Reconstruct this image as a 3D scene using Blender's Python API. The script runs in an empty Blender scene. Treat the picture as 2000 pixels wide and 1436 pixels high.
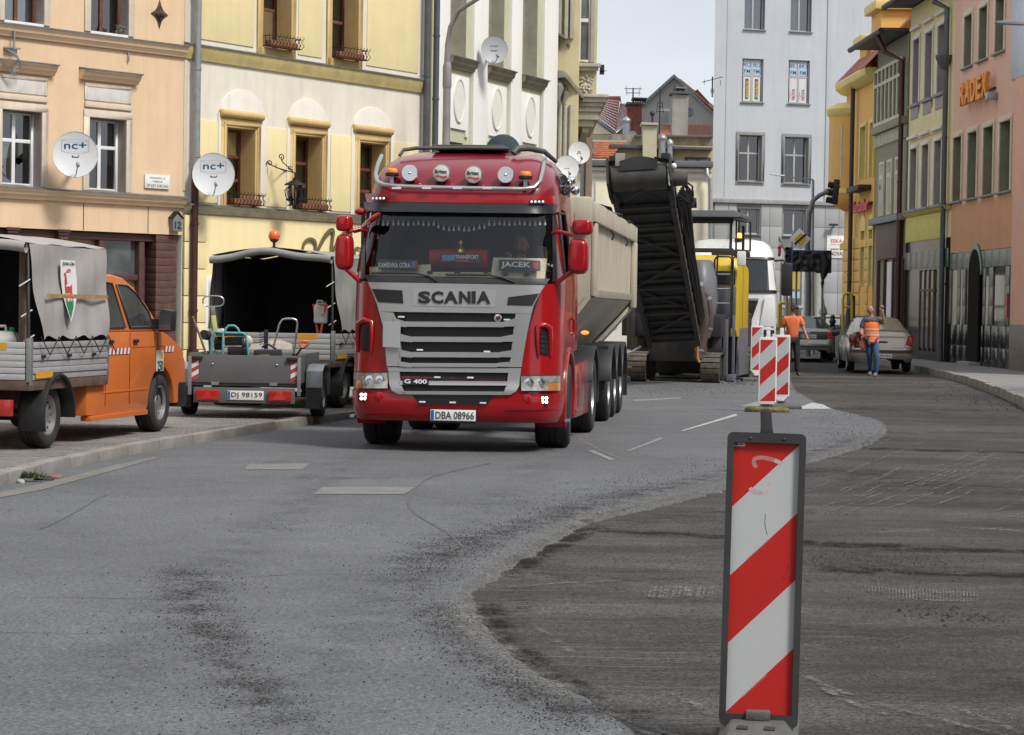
import bpy, bmesh, math, random
from mathutils import Vector, Matrix, noise, geometry
rnd = random.Random(7)
S = bpy.context.scene
COL = S.collection
rad = math.radians
# camera, sky, sun
FPX, CXP, CYP, CAMH = 4583.0, 1000.0, 718.0, 1.6
PITCH, ROLL = math.atan(118 / FPX), rad(0.9)
FWD = Vector((0, math.cos(PITCH), -math.sin(PITCH)))
_r0 = Vector((1, 0, 0)); _u0 = _r0.cross(FWD)
RGT = math.cos(ROLL) * _r0 + math.sin(ROLL) * _u0
UPV = -math.sin(ROLL) * _r0 + math.cos(ROLL) * _u0
CAM = Vector((0, 0, CAMH))
cd = bpy.data.cameras.new('camera'); cam = bpy.data.objects.new('camera', cd); COL.objects.link(cam)
cam.matrix_world = Matrix(((RGT.x, UPV.x, -FWD.x, 0), (RGT.y, UPV.y, -FWD.y, 0), (RGT.z, UPV.z, -FWD.z, CAMH), (0, 0, 0, 1)))
cd.sensor_width = 36; cd.lens = FPX / 2000 * 36; cd.clip_start = 0.1; cd.clip_end = 2000
S.camera = cam
world = bpy.data.worlds.new('World'); S.world = world; world.use_nodes = True
SUN_EL, SUN_AZ = 52, 132
nt = world.node_tree; nt.nodes.clear()
wo = nt.nodes.new('ShaderNodeOutputWorld'); bg = nt.nodes.new('ShaderNodeBackground')
sky = nt.nodes.new('ShaderNodeTexSky'); sky.sky_type = 'NISHITA'; sky.sun_disc = False
sky.sun_elevation = rad(SUN_EL); sky.sun_rotation = rad(SUN_AZ); sky.air_density = 1.0; sky.dust_density = 3.0
tc = nt.nodes.new('ShaderNodeTexCoord'); mp = nt.nodes.new('ShaderNodeMapping'); mp.inputs['Scale'].default_value = (1, 1, 2.2)
nz = nt.nodes.new('ShaderNodeTexNoise'); nz.inputs['Scale'].default_value = 2.4; nz.inputs['Detail'].default_value = 6
nz.inputs['Roughness'].default_value = 0.55
rp = nt.nodes.new('ShaderNodeValToRGB'); rp.color_ramp.elements[0].position = 0.3; rp.color_ramp.elements[1].position = 0.72
rp.color_ramp.elements[0].color = (0.80, 0.80, 0.80, 1); rp.color_ramp.elements[1].color = (0.99, 0.99, 0.99, 1)
cr = nt.nodes.new('ShaderNodeValToRGB'); cr.color_ramp.elements[0].position = 0.35; cr.color_ramp.elements[1].position = 0.65
cr.color_ramp.elements[0].color = (0.655, 0.69, 0.75, 1); cr.color_ramp.elements[1].color = (0.81, 0.84, 0.88, 1)
sc = nt.nodes.new('ShaderNodeVectorMath'); sc.operation = 'SCALE'; sc.inputs['Scale'].default_value = 9.0
mx = nt.nodes.new('ShaderNodeMix'); mx.data_type = 'RGBA'
L = nt.links.new
L(tc.outputs['Generated'], mp.inputs['Vector']); L(mp.outputs['Vector'], nz.inputs['Vector'])
L(nz.outputs['Fac'], rp.inputs['Fac']); L(nz.outputs['Fac'], cr.inputs['Fac']); L(cr.outputs['Color'], sc.inputs[0])
L(rp.outputs['Color'], mx.inputs['Factor']); L(sky.outputs['Color'], mx.inputs[6]); L(sc.outputs['Vector'], mx.inputs[7])
L(mx.outputs[2], bg.inputs['Color']); L(bg.outputs['Background'], wo.inputs['Surface']); bg.inputs['Strength'].default_value = 0.1
sl = bpy.data.lights.new('sun', 'SUN'); sun = bpy.data.objects.new('sun', sl); COL.objects.link(sun)
sl.energy = 2.6; sl.angle = rad(14); sl.color = (1.0, 0.95, 0.88)
_ts = Vector((math.sin(rad(SUN_AZ)) * math.cos(rad(SUN_EL)), math.cos(rad(SUN_AZ)) * math.cos(rad(SUN_EL)), math.sin(rad(SUN_EL))))
sun.rotation_euler = _ts.to_track_quat('Z', 'Y').to_euler()
S.view_settings.view_transform = 'Standard'; S.view_settings.look = 'None'; S.view_settings.exposure = 0.40; S.view_settings.gamma = 1
S.render.engine = 'CYCLES'; S.cycles.max_bounces = 6; S.cycles.transparent_max_bounces = 12
S.cycles.caustics_reflective = False; S.cycles.caustics_refractive = False
# measuring helpers (a photo pixel seen on a known plane of the place)
def ray(px, py): return (FWD * FPX + RGT * (px - CXP) - UPV * (py - CYP)).normalized()
def ground(px, py, z=0.0):
 d = ray(px, py); return CAM + d * ((z - CAMH) / d.z)
def atY(px, py, Y):
 d = ray(px, py); return CAM + d * (Y / d.y)
def on_wall(px, py, o, ang):
 a = rad(ang); d = ray(px, py); n = Vector((math.cos(a), -math.sin(a)))
 t = (n.x * (o[0] - CAM.x) + n.y * (o[1] - CAM.y)) / (n.x * d.x + n.y * d.y)
 p = CAM + d * t
 return ((p.x - o[0]) * math.sin(a) + (p.y - o[1]) * math.cos(a), p.z)
def along(o, ang, u): return (o[0] + u * math.sin(rad(ang)), o[1] + u * math.cos(rad(ang)))
# materials
MATS = {}
def M(name, col, rough=.6, metal=0., var=.10, vs=3., bump=0., bs=60., streak=0., coat=0., emit=0., fine=0., spec=.5, dirt=0., dirtcol=(.09, .08, .07)):
 if name in MATS: return MATS[name]
 m = bpy.data.materials.new(name); m.use_nodes = True; MATS[name] = m
 t = m.node_tree; N = t.nodes; K = t.links.new; b = N['Principled BSDF']
 b.inputs['Roughness'].default_value = rough; b.inputs['Metallic'].default_value = metal
 b.inputs['Specular IOR Level'].default_value = spec; b.inputs['Coat Weight'].default_value = coat; b.inputs['Coat Roughness'].default_value = .06
 co = N.new('ShaderNodeTexCoord')
 def nz_(scale, detail=5, sc=(1, 1, 1), rg=.6):
  mp = N.new('ShaderNodeMapping'); mp.inputs['Scale'].default_value = sc; K(co.outputs['Object'], mp.inputs['Vector'])
  n = N.new('ShaderNodeTexNoise'); n.inputs['Scale'].default_value = scale; n.inputs['Detail'].default_value = detail; n.inputs['Roughness'].default_value = rg
  K(mp.outputs['Vector'], n.inputs['Vector']); return n.outputs['Fac']
 def ramp(f, a, b_, ca, cb):
  r = N.new('ShaderNodeValToRGB'); r.color_ramp.elements[0].position = a; r.color_ramp.elements[1].position = b_
  r.color_ramp.elements[0].color = (*ca, 1); r.color_ramp.elements[1].color = (*cb, 1); K(f, r.inputs['Fac']); return r.outputs['Color']
 def mix(f, a, b_, mode='MIX'):
  x = N.new('ShaderNodeMix'); x.data_type = 'RGBA'; x.blend_type = mode
  if isinstance(f, (int, float)): x.inputs['Factor'].default_value = f
  else: K(f, x.inputs['Factor'])
  for i, v in ((6, a), (7, b_)):
   if isinstance(v, tuple): x.inputs[i].default_value = (*v, 1)
   else: K(v, x.inputs[i])
  return x.outputs[2]
 c = tuple(col)
 out = ramp(nz_(vs), .32, .68, tuple(v * (1 - var) for v in c), tuple(min(1, v * (1 + var)) for v in c)) if var else c
 if fine: out = mix(1.0, out, ramp(nz_(bs * 1.3, 3), .3, .7, (1 - fine,) * 3, (1 + fine * .6,) * 3), 'MULTIPLY')
 if streak:
  s = ramp(nz_(1.6, 6, (2.6, 2.6, .18), .7), .46, .74, (0, 0, 0), (1, 1, 1))
  k = N.new('ShaderNodeMath'); k.operation = 'MULTIPLY'; k.inputs[1].default_value = streak; K(s, k.inputs[0])
  out = mix(k.outputs[0], out, tuple(v * .42 for v in c))
 if dirt:
  s = ramp(nz_(1.3, 8, (1, 1, 1), .7), .48, .70, (0, 0, 0), (1, 1, 1))
  k = N.new('ShaderNodeMath'); k.operation = 'MULTIPLY'; k.inputs[1].default_value = dirt; K(s, k.inputs[0])
  out = mix(k.outputs[0], out, dirtcol)
  r = N.new('ShaderNodeMapRange'); r.inputs[3].default_value = rough; r.inputs[4].default_value = min(1, rough + .4); K(k.outputs[0], r.inputs[0]); K(r.outputs[0], b.inputs['Roughness'])
 if isinstance(out, tuple): b.inputs['Base Color'].default_value = (*out, 1)
 else: K(out, b.inputs['Base Color'])
 if bump:
  bp = N.new('ShaderNodeBump'); bp.inputs['Strength'].default_value = min(1, bump); bp.inputs['Distance'].default_value = .01
  K(nz_(bs, 4), bp.inputs['Height']); K(bp.outputs['Normal'], b.inputs['Normal'])
 if emit: b.inputs['Emission Color'].default_value = (*c, 1); b.inputs['Emission Strength'].default_value = emit
 return m
def glass(name, tint=(.35, .4, .42), refl=.09, rough=.01):
 if name in MATS: return MATS[name]
 m = bpy.data.materials.new(name); m.use_nodes = True; MATS[name] = m
 t = m.node_tree; N = t.nodes; K = t.links.new; N.remove(N['Principled BSDF'])
 tr = N.new('ShaderNodeBsdfTransparent'); tr.inputs['Color'].default_value = (*tint, 1)
 gl = N.new('ShaderNodeBsdfGlossy'); gl.inputs['Roughness'].default_value = rough; gl.inputs['Color'].default_value = (.95, .97, 1, 1)
 lw = N.new('ShaderNodeFresnel'); lw.inputs['IOR'].default_value = 1.5
 ad = N.new('ShaderNodeMath'); ad.operation = 'ADD'; ad.use_clamp = True; ad.inputs[1].default_value = refl; K(lw.outputs['Fac'], ad.inputs[0])
 x = N.new('ShaderNodeMixShader'); K(ad.outputs[0], x.inputs[0]); K(tr.outputs[0], x.inputs[1]); K(gl.outputs[0], x.inputs[2])
 K(x.outputs[0], N['Material Output'].inputs['Surface']); return m
# mesh builder
class MB:
 def __init__(s): s.v = []; s.f = []; s.m = []
 def add(s, vs, fs, m=0):
  o = len(s.v); s.v += [tuple(v) for v in vs]; s.f += [tuple(i + o for i in f) for f in fs]; s.m += [m] * len(fs); return s
 def box(s, x0, x1, y0, y1, z0, z1, m=0):
  return s.add([(x0, y0, z0), (x1, y0, z0), (x1, y1, z0), (x0, y1, z0), (x0, y0, z1), (x1, y0, z1), (x1, y1, z1), (x0, y1, z1)],
     [(0, 3, 2, 1), (4, 5, 6, 7), (0, 1, 5, 4), (1, 2, 6, 5), (2, 3, 7, 6), (3, 0, 4, 7)], m)
 def bar(s, a, b, w, h, up=(0, 0, 1), m=0):
  a = Vector(a); b = Vector(b); d = (b - a).normalized(); u = Vector(up)
  if abs(d.dot(u)) > .98: u = Vector((0, 1, 0))
  x = d.cross(u).normalized() * w / 2; y = x.cross(d).normalized() * h / 2
  vs = [p + i * x + j * y for p in (a, b) for i, j in ((-1, -1), (1, -1), (1, 1), (-1, 1))]
  return s.add(vs, [(0, 1, 2, 3), (7, 6, 5, 4), (0, 4, 5, 1), (1, 5, 6, 2), (2, 6, 7, 3), (3, 7, 4, 0)], m)
 def ring(s, c, ax, r, n, sx=1, sy=1):
  ax = Vector(ax).normalized(); u = Vector((0, 0, 1)) if abs(ax.z) < .9 else Vector((1, 0, 0))
  x = ax.cross(u).normalized(); y = x.cross(ax)
  return [Vector(c) + x * (math.cos(2 * math.pi * i / n) * r * sx) + y * (math.sin(2 * math.pi * i / n) * r * sy) for i in range(n)]
 def loft(s, rings, cap=True, closed=True, m=0):
  n = len(rings[0]); vs = [p for r in rings for p in r]; fs = []
  for k in range(len(rings) - 1):
   for i in range(n if closed else n - 1):
    j = (i + 1) % n; fs.append((k * n + i, k * n + j, (k + 1) * n + j, (k + 1) * n + i))
  if cap: fs += [tuple(range(n - 1, -1, -1)), tuple((len(rings) - 1) * n + i for i in range(n))]
  return s.add(vs, fs, m)
 def cyl(s, a, b, r, r2=None, n=12, m=0, cap=True):
  r2 = r if r2 is None else r2; ax = Vector(b) - Vector(a)
  return s.loft([s.ring(a, ax, r, n), s.ring(b, ax, r2, n)], cap, True, m)
 def lathe(s, o, ax, prof, n=20, m=0, cap=True):
  ax = Vector(ax).normalized(); return s.loft([s.ring(Vector(o) + ax * h, ax, max(r, 1e-4), n) for r, h in prof], cap, True, m)
 def tube(s, pts, r, n=8, m=0, cap=True):
  pts = [Vector(p) for p in pts]; rings = []; x = None
  for i, p in enumerate(pts):
   d = (pts[min(i + 1, len(pts) - 1)] - pts[max(i - 1, 0)]).normalized()
   if x is None:
    u = Vector((0, 0, 1)) if abs(d.z) < .9 else Vector((1, 0, 0)); x = d.cross(u).normalized()
   x = (x - d * x.dot(d)).normalized(); y = x.cross(d); rr = r[i] if isinstance(r, (list, tuple)) else r
   rings.append([p + x * math.cos(2 * math.pi * k / n) * rr + y * math.sin(2 * math.pi * k / n) * rr for k in range(n)])
  return s.loft(rings, cap, True, m)
 def prism(s, poly, vec, m=0):
  poly = [Vector(p) for p in poly]; vec = Vector(vec); n = len(poly)
  tri = geometry.tessellate_polygon([poly]) if n > 4 else [tuple(range(n))]
  vs = poly + [p + vec for p in poly]
  fs = [tuple(t) for t in tri] + [tuple(i + n for i in reversed(t)) for t in tri] + [(i, i + n, (i + 1) % n + n, (i + 1) % n) for i in range(n)]
  return s.add(vs, fs, m)
 def grid(s, nu, nv, fn, m=0):
  vs = [fn(i / nu, j / nv) for j in range(nv + 1) for i in range(nu + 1)]
  return s.add(vs, [(j * (nu + 1) + i, j * (nu + 1) + i + 1, (j + 1) * (nu + 1) + i + 1, (j + 1) * (nu + 1) + i) for j in range(nv) for i in range(nu)], m)
 def ball(s, c, r, nu=14, nv=9, sc=(1, 1, 1), m=0):
  return s.grid(nu, nv, lambda a, b: Vector(c) + Vector((math.cos(a * 2 * math.pi) * math.sin(b * math.pi) * r * sc[0], math.sin(a * 2 * math.pi) * math.sin(b * math.pi) * r * sc[1], math.cos(b * math.pi) * r * sc[2])), m)
 def xf(s, mat): s.v = [tuple(mat @ Vector(v)) for v in s.v]; return s
 def mesh(s, name, bev=0., smooth=35, weld=True, seg=2):
  bm = bmesh.new(); vs = [bm.verts.new(v) for v in s.v]
  for f, mi in zip(s.f, s.m):
   try: fc = bm.faces.new([vs[i] for i in f]); fc.material_index = mi
   except ValueError: pass
  if weld: bmesh.ops.remove_doubles(bm, verts=bm.verts, dist=1e-4)
  bmesh.ops.recalc_face_normals(bm, faces=bm.faces)
  if bev:
   es = [e for e in bm.edges if len(e.link_faces) == 2 and e.calc_face_angle(0) > rad(28)]
   bmesh.ops.bevel(bm, geom=es, offset=bev, segments=seg, affect='EDGES', profile=.6, clamp_overlap=True)
  me = bpy.data.meshes.new(name); bm.to_mesh(me); bm.free()
  if smooth:
   me.polygons.foreach_set('use_smooth', [True] * len(me.polygons)); me.set_sharp_from_angle(angle=rad(smooth))
  return me
def link(name, me, mats=None, parent=None, loc=None, rot=None):
 o = bpy.data.objects.new(name, me); COL.objects.link(o)
 if me is not None and mats is not None and not me.materials:
  for m in (mats if isinstance(mats, (list, tuple)) else [mats]): me.materials.append(m)
 if parent: o.parent = parent
 if loc: o.location = loc
 if rot: o.rotation_euler = rot
 return o
def part(name, mb, mats, parent=None, bev=0., smooth=35, label=None, kind=None, weld=True, seg=2):
 o = link(name, mb.mesh(name, bev, smooth, weld, seg), mats, parent)
 if label: o['label'] = label
 if kind: o['kind'] = kind
 return o
def tag(o, label, cat, group=None):
 o['label'] = label; o['category'] = cat
 if group: o['group'] = group
 return o
def thing(name, label, cat, loc=(0, 0, 0), rotz=0., group=None):
 return tag(link(name, None, None, None, loc, (0, 0, rotz)), label, cat, group)
def struct(o): o['kind'] = 'structure'; return o
def dup(root, loc, rotz=None, label=None, group=None):
 r = root.copy(); COL.objects.link(r); r.location = loc
 if rotz is not None: r.rotation_euler = (0, 0, rotz)
 if label: r['label'] = label
 if group: r['group'] = group
 for ch in list(root.children):
  c = ch.copy(); COL.objects.link(c); c.parent = r
  for g in ch.children:
   d = g.copy(); COL.objects.link(d); d.parent = c
 return r
def text_mesh(s, w=None, h=.1, ext=.002, bold=0., shear=0., space=1.):
 cu = bpy.data.curves.new('t', 'FONT'); cu.body = s; cu.extrude = ext; cu.offset = bold; cu.shear = shear; cu.resolution_u = 3
 cu.space_character = space; cu.size = 1; cu.align_x = 'CENTER'
 ob = bpy.data.objects.new('t', cu); COL.objects.link(ob)
 me = bpy.data.meshes.new_from_object(ob); bpy.data.objects.remove(ob); bpy.data.curves.remove(cu)
 xs = [v.co.x for v in me.vertices]; ys = [v.co.y for v in me.vertices]
 x0, x1, y0, y1 = min(xs), max(xs), min(ys), max(ys); sy = h / (y1 - y0); sx = w / (x1 - x0) if w else sy
 for v in me.vertices:
  v.co = Vector(((v.co.x - (x0 + x1) / 2) * sx, (v.co.y - (y0 + y1) / 2) * sy, v.co.z + ext))
 return me
def letters(s, parent, origin, xdir, ydir, mat, w=None, h=.1, ext=.002, bold=0., shear=0., name='lettering', space=1.):
 me = text_mesh(s, w, h, ext, bold, shear, space); X = Vector(xdir).normalized(); Y = Vector(ydir).normalized(); Z = X.cross(Y)
 o = Vector(origin)
 for v in me.vertices: v.co = o + X * v.co.x + Y * v.co.y + Z * v.co.z
 return link(name, me, mat, parent)
def lerp(a, b, t): return a + (b - a) * t
def interp(x, pts):
 if x <= pts[0][0]: return pts[0][1]
 for (a, b), (c, d) in zip(pts, pts[1:]):
  if x <= c: return b + (d - b) * (x - a) / (c - a)
 return pts[-1][1]
def smooth_poly(pts, step):
 P = [Vector((p[0], p[1])) for p in pts]; out = []
 for i in range(len(P) - 1):
  p0, p1, p2, p3 = P[max(i - 1, 0)], P[i], P[i + 1], P[min(i + 2, len(P) - 1)]
  n = max(1, int((p2 - p1).length / step))
  for k in range(n):
   t = k / n
   out.append(.5 * ((2 * p1) + (p2 - p0) * t + (2 * p0 - 5 * p1 + 4 * p2 - p3) * t * t + (3 * p1 - p0 - 3 * p2 + p3) * t ** 3))
 out.append(P[-1]); return out
DARKGLASS = glass('window_glass', (.30, .33, .34), .10)
M('black_plastic', (.018, .018, .02), .45, var=.2, vs=8); M('rubber', (.022, .022, .023), .75, var=.25, vs=10, bump=.3, bs=40)
M('dark_steel', (.045, .044, .043), .5, .6, var=.25, vs=6, dirt=.3); M('steel', (.45, .46, .47), .35, .9, var=.12, vs=8)
M('zinc', (.36, .38, .40), .45, .7, var=.15, vs=5, streak=.25); M('chrome', (.78, .78, .8), .12, 1., var=.05)
M('white_pvc', (.78, .79, .79), .35, var=.05, dirt=.08); M('brown_wood', (.16, .065, .035), .5, var=.25, vs=6, fine=.15)
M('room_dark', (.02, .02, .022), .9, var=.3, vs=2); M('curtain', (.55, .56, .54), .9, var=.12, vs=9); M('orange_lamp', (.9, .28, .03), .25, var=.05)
M('white_paint', (.75, .76, .76), .4, var=.06); M('plate_white', (.78, .79, .78), .35, var=.03, dirt=.06); M('ink', (.012, .012, .014), .5, var=0)
M('plate_blue', (.03, .09, .38), .4, var=0); M('red_glass', (.42, .02, .02), .15, coat=.6, var=.1); M('grey_sheet', (.16, .17, .18), .55, .2, var=.2, vs=6, streak=.4)
# ground, roads, pavements
def sheet(name, poly, z, mats, parent=None, skirt=0., zf=None):
 P = [Vector((p[0], p[1], 0)) for p in poly]; tri = geometry.tessellate_polygon([P]); n = len(P)
 vs = [(p.x, p.y, z) for p in P]; fs = [tuple(t) for t in tri]
 mb = MB()
 if skirt:
  vs += [(p.x, p.y, z - skirt) for p in P]; fs += [(i, (i + 1) % n, (i + 1) % n + n, i + n) for i in range(n)]
 mb.add(vs, fs); o = part(name, mb, mats, parent, smooth=0); return o
def asphalt(name, base, speck, stripes=False, bandcol=None):
 m = bpy.data.materials.new(name); m.use_nodes = True; t = m.node_tree; N = t.nodes; K = t.links.new; b = N['Principled BSDF']
 co = N.new('ShaderNodeTexCoord'); b.inputs['Roughness'].default_value = .86; b.inputs['Specular IOR Level'].default_value = .35
 def noi(scale, sc=(1, 1, 1), rot=0, det=5, rg=.6):
  mp = N.new('ShaderNodeMapping'); mp.inputs['Scale'].default_value = sc; mp.inputs['Rotation'].default_value = (0, 0, rot); K(co.outputs['Object'], mp.inputs['Vector'])
  n = N.new('ShaderNodeTexNoise'); n.inputs['Scale'].default_value = scale; n.inputs['Detail'].default_value = det; n.inputs['Roughness'].default_value = rg
  K(mp.outputs['Vector'], n.inputs['Vector']); return n.outputs['Fac']
 def ramp(f, a, b_, ca, cb):
  r = N.new('ShaderNodeValToRGB'); r.color_ramp.elements[0].position = a; r.color_ramp.elements[1].position = b_
  r.color_ramp.elements[0].color = (*ca, 1); r.color_ramp.elements[1].color = (*cb, 1); K(f, r.inputs['Fac']); return r.outputs['Color']
 def mul(a, b_, mode='MULTIPLY', f=1.):
  x = N.new('ShaderNodeMix'); x.data_type = 'RGBA'; x.blend_type = mode
  if isinstance(f, float): x.inputs['Factor'].default_value = f
  else: K(f, x.inputs['Factor'])
  for i, v in ((6, a), (7, b_)):
   if isinstance(v, tuple): x.inputs[i].default_value = (*v, 1)
   else: K(v, x.inputs[i])
  return x.outputs[2]
 c = ramp(noi(.22, det=3), .35, .65, tuple(v * .86 for v in base), tuple(v * 1.1 for v in base))
 c = mul(c, ramp(noi(1.7, det=6), .3, .7, (.88,) * 3, (1.08,) * 3))
 c = mul(c, ramp(noi(38, det=6, rg=.75), .3, .7, (1 - speck,) * 3, (1 + speck,) * 3))
 vo = N.new('ShaderNodeTexVoronoi'); vo.inputs['Scale'].default_value = 95; K(co.outputs['Object'], vo.inputs['Vector'])
 c = mul(c, ramp(vo.outputs['Color'], .1, .95, (1 - speck * .9,) * 3, (1 + speck * .9,) * 3))
 vo2 = N.new('ShaderNodeTexVoronoi'); vo2.inputs['Scale'].default_value = 26; K(co.outputs['Object'], vo2.inputs['Vector'])
 chip = ramp(vo2.outputs['Distance'], .10, .16, (1, 1, 1), (0, 0, 0))
 gate = ramp(noi(9), .58, .66, (0, 0, 0), (1, 1, 1)); chip = mul(chip, gate)
 c = mul(c, tuple(v * 1.9 for v in base), 'MIX', chip)
 h = noi(120, det=3)
 if stripes:
  c = mul(c, ramp(noi(.8, (.35, 1.2, 1), rad(6), 7, .72), .34, .66, (.52,) * 3, (1.42,) * 3)); c = mul(c, ramp(noi(.5, (.6, .9, 1), rad(-20), 4, .6), .4, .62, (.82, .80, .78), (1.12, 1.10, 1.08)))
  for rot, sc_, gsc in ((rad(33), (.35, 34, 1), .8), (rad(-24), (.4, 30, 1), .7), (rad(5), (.5, 40, 1), .9)):
   s1 = ramp(noi(1.0, sc_, rot, 3, .5), .60, .72, (0, 0, 0), (1, 1, 1)); g1 = ramp(noi(gsc), .46, .62, (0, 0, 0), (.6, .6, .6))
   c = mul(c, (.21, .205, .20), 'MIX', mul(s1, g1))
  wv = N.new('ShaderNodeTexWave'); wv.wave_type = 'BANDS'; wv.bands_direction = 'Y'; wv.inputs['Scale'].default_value = 4.2; wv.inputs['Distortion'].default_value = 1.2; wv.inputs['Detail'].default_value = 2
  K(co.outputs['Object'], wv.inputs['Vector'])
  g = ramp(noi(.55, det=3), .5, .62, (0, 0, 0), (1, 1, 1))
  mm = N.new('ShaderNodeMath'); mm.operation = 'MULTIPLY'; K(wv.outputs['Fac'], mm.inputs[0]); K(g, mm.inputs[1])
  ma = N.new('ShaderNodeMath'); ma.operation = 'MULTIPLY_ADD'; ma.inputs[1].default_value = .7; K(mm.outputs[0], ma.inputs[0]); K(h, ma.inputs[2]); h = ma.outputs[0]
  bpd = .016
 else:
  cr_ = N.new('ShaderNodeTexVoronoi'); cr_.feature = 'DISTANCE_TO_EDGE'; cr_.inputs['Scale'].default_value = .33
  mpv = N.new('ShaderNodeMapping'); K(co.outputs['Object'], mpv.inputs['Vector'])
  dn = N.new('ShaderNodeTexNoise'); dn.inputs['Scale'].default_value = 1.5; dn.inputs['Detail'].default_value = 6; K(co.outputs['Object'], dn.inputs['Vector'])
  av = N.new('ShaderNodeVectorMath'); av.operation = 'MULTIPLY_ADD'; av.inputs[1].default_value = (.9, .9, 0); K(dn.outputs['Color'], av.inputs[0]); K(mpv.outputs['Vector'], av.inputs[2]); K(av.outputs['Vector'], cr_.inputs['Vector'])
  line = ramp(cr_.outputs['Distance'], .0015, .004, (1, 1, 1), (0, 0, 0)); gate2 = ramp(noi(.5, det=2), .52, .6, (0, 0, 0), (.7, .7, .7))
  c = mul(c, tuple(v * .4 for v in base), 'MIX', mul(line, gate2)); bpd = .008
 K(c, b.inputs['Base Color'])
 bp = N.new('ShaderNodeBump'); bp.inputs['Strength'].default_value = .7; bp.inputs['Distance'].default_value = bpd; K(h, bp.inputs['Height']); K(bp.outputs['Normal'], b.inputs['Normal'])
 return m
ASPH = asphalt('old_asphalt', (.126, .131, .140), .42)
MILL = asphalt('milled_asphalt', (.062, .0595, .057), .65, True)
M('earth', (.10, .095, .09), .95, var=.2, vs=.4, bump=.4, bs=20)
g = struct(part('ground', MB().add([(-700, -300, -.14), (700, -300, -.14), (700, 1200, -.14), (-700, 1200, -.14)], [(0, 1, 2, 3)]), M('earth', 0), None, smooth=0))
def milled_z(x, y):
 n = noise.noise(Vector((x * .9, y * .9, 0))) * .010 + noise.noise(Vector((x * 5, y * 5, 3))) * .004
 rut = -.010 * math.exp(-((y - 14.9 - .02 * (x - 3) + .25 * noise.noise(Vector((x * .5, 1, 0)))) / .25) ** 2) - .016 * math.exp(-((y - 21.6 + .05 * x) / .3) ** 2)
 return -.045 + n + rut
ys = [4.0]
while ys[-1] < 82: ys.append(ys[-1] * 1.0105)
xs = [-2.5 + i * .105 for i in range(165)]
mb = MB(); mb.add([(x, y, milled_z(x, y)) for y in ys for x in xs], [(j * len(xs) + i, j * len(xs) + i + 1, (j + 1) * len(xs) + i + 1, (j + 1) * len(xs) + i) for j in range(len(ys) - 1) for i in range(len(xs) - 1)])
struct(part('milled_road', mb, MILL, None, smooth=180, weld=False))
EDGE_PX = [(1330, 1540), (1255, 1465), (1209, 1420), (1178, 1384), (1134, 1360), (1085, 1336), (1036, 1309), (992, 1278), (948, 1238), (917, 1198), (908, 1167), (914, 1140), (966, 1105),
  (1028, 1070), (1085, 1043), (1147, 1010), (1300, 973), (1411, 946), (1571, 897), (1649, 876), (1690, 862), (1722, 838), (1716, 822), (1680, 812), (1625, 798), (1591, 785), (1565, 771), (1543, 757), (1536, 727), (1532, 706)]
edge = [ground(*p) for p in EDGE_PX]
edge = [(4.2, 3.0)] + [(p.x, p.y) for p in edge] + [(8.6, 78), (12.2, 80)]
edge = smooth_poly(edge, .06)
EDGE = []
for i, p in enumerate(edge):
 k = .012 + .0016 * p.y
 EDGE.append((p.x + noise.noise(Vector((p.x * 6, p.y * 6, 9))) * k + noise.noise(Vector((p.x * 25, p.y * 25, 2))) * .012, p.y + noise.noise(Vector((p.x * 6, p.y * 6, 5))) * k))
road = struct(sheet('road', [(-30, 1.5), (4.2, 1.5)] + EDGE + [(12.2, 140), (-30, 140)], 0., ASPH, None, .07))
mb = MB(); n = len(EDGE)
ringA = [(p[0], p[1], .0015) for p in EDGE]; ringB = []
for i, p in enumerate(EDGE):
 a = Vector(EDGE[max(i - 1, 0)]); c = Vector(EDGE[min(i + 1, n - 1)]); t = (c - a).normalized(); nn = Vector((t.y, -t.x))
 w = .05 + .05 * abs(noise.noise(Vector((p[0] * 3, p[1] * 3, 7)))); ringB.append((p[0] + nn.x * w, p[1] + nn.y * w, -.05))
mb.add(ringA + ringB, [(i, i + 1, n + i + 1, n + i) for i in range(n - 1)])
part('broken_edge', mb, asphalt('edge_asphalt', (.115, .113, .11), .5), road, smooth=180)
def worn_paint(name, col, wear):
 m = bpy.data.materials.new(name); m.use_nodes = True; t = m.node_tree; N = t.nodes; K = t.links.new; b = N['Principled BSDF']; b.inputs['Roughness'].default_value = .8
 co = N.new('ShaderNodeTexCoord'); n = N.new('ShaderNodeTexNoise'); n.inputs['Scale'].default_value = 14; n.inputs['Detail'].default_value = 8; n.inputs['Roughness'].default_value = .75; K(co.outputs['Object'], n.inputs['Vector'])
 r = N.new('ShaderNodeValToRGB'); r.color_ramp.elements[0].position = wear - .08; r.color_ramp.elements[1].position = wear + .08
 r.color_ramp.elements[0].color = (.15, .155, .16, 1); r.color_ramp.elements[1].color = (*col, 1); K(n.outputs['Fac'], r.inputs['Fac']); K(r.outputs['Color'], b.inputs['Base Color']); return m
PAINT = worn_paint('worn_road_paint', (.46, .47, .46), .46); PAINT2 = worn_paint('faded_road_paint', (.29, .30, .30), .52)
def px_sheet(name, pts, mat, z=.004, parent=road): return sheet(name, [(p.x, p.y) for p in (ground(*q) for q in pts)], z, mat, parent)
px_sheet('marking', [(1329, 842), (1336, 842), (1441, 812), (1436, 809)], PAINT)
px_sheet('marking', [(1222, 882), (1230, 882), (1297, 857), (1290, 855)], PAINT2)
px_sheet('marking', [(1150, 882), (1158, 880), (1200, 898), (1193, 900)], PAINT2)
px_sheet('marking', [(1553, 799), (1586, 787), (1606, 790), (1624, 799)], PAINT)
px_sheet('marking', [(1444, 794), (1478, 785), (1540, 784), (1522, 796), (1500, 800)], PAINT2)
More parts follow.
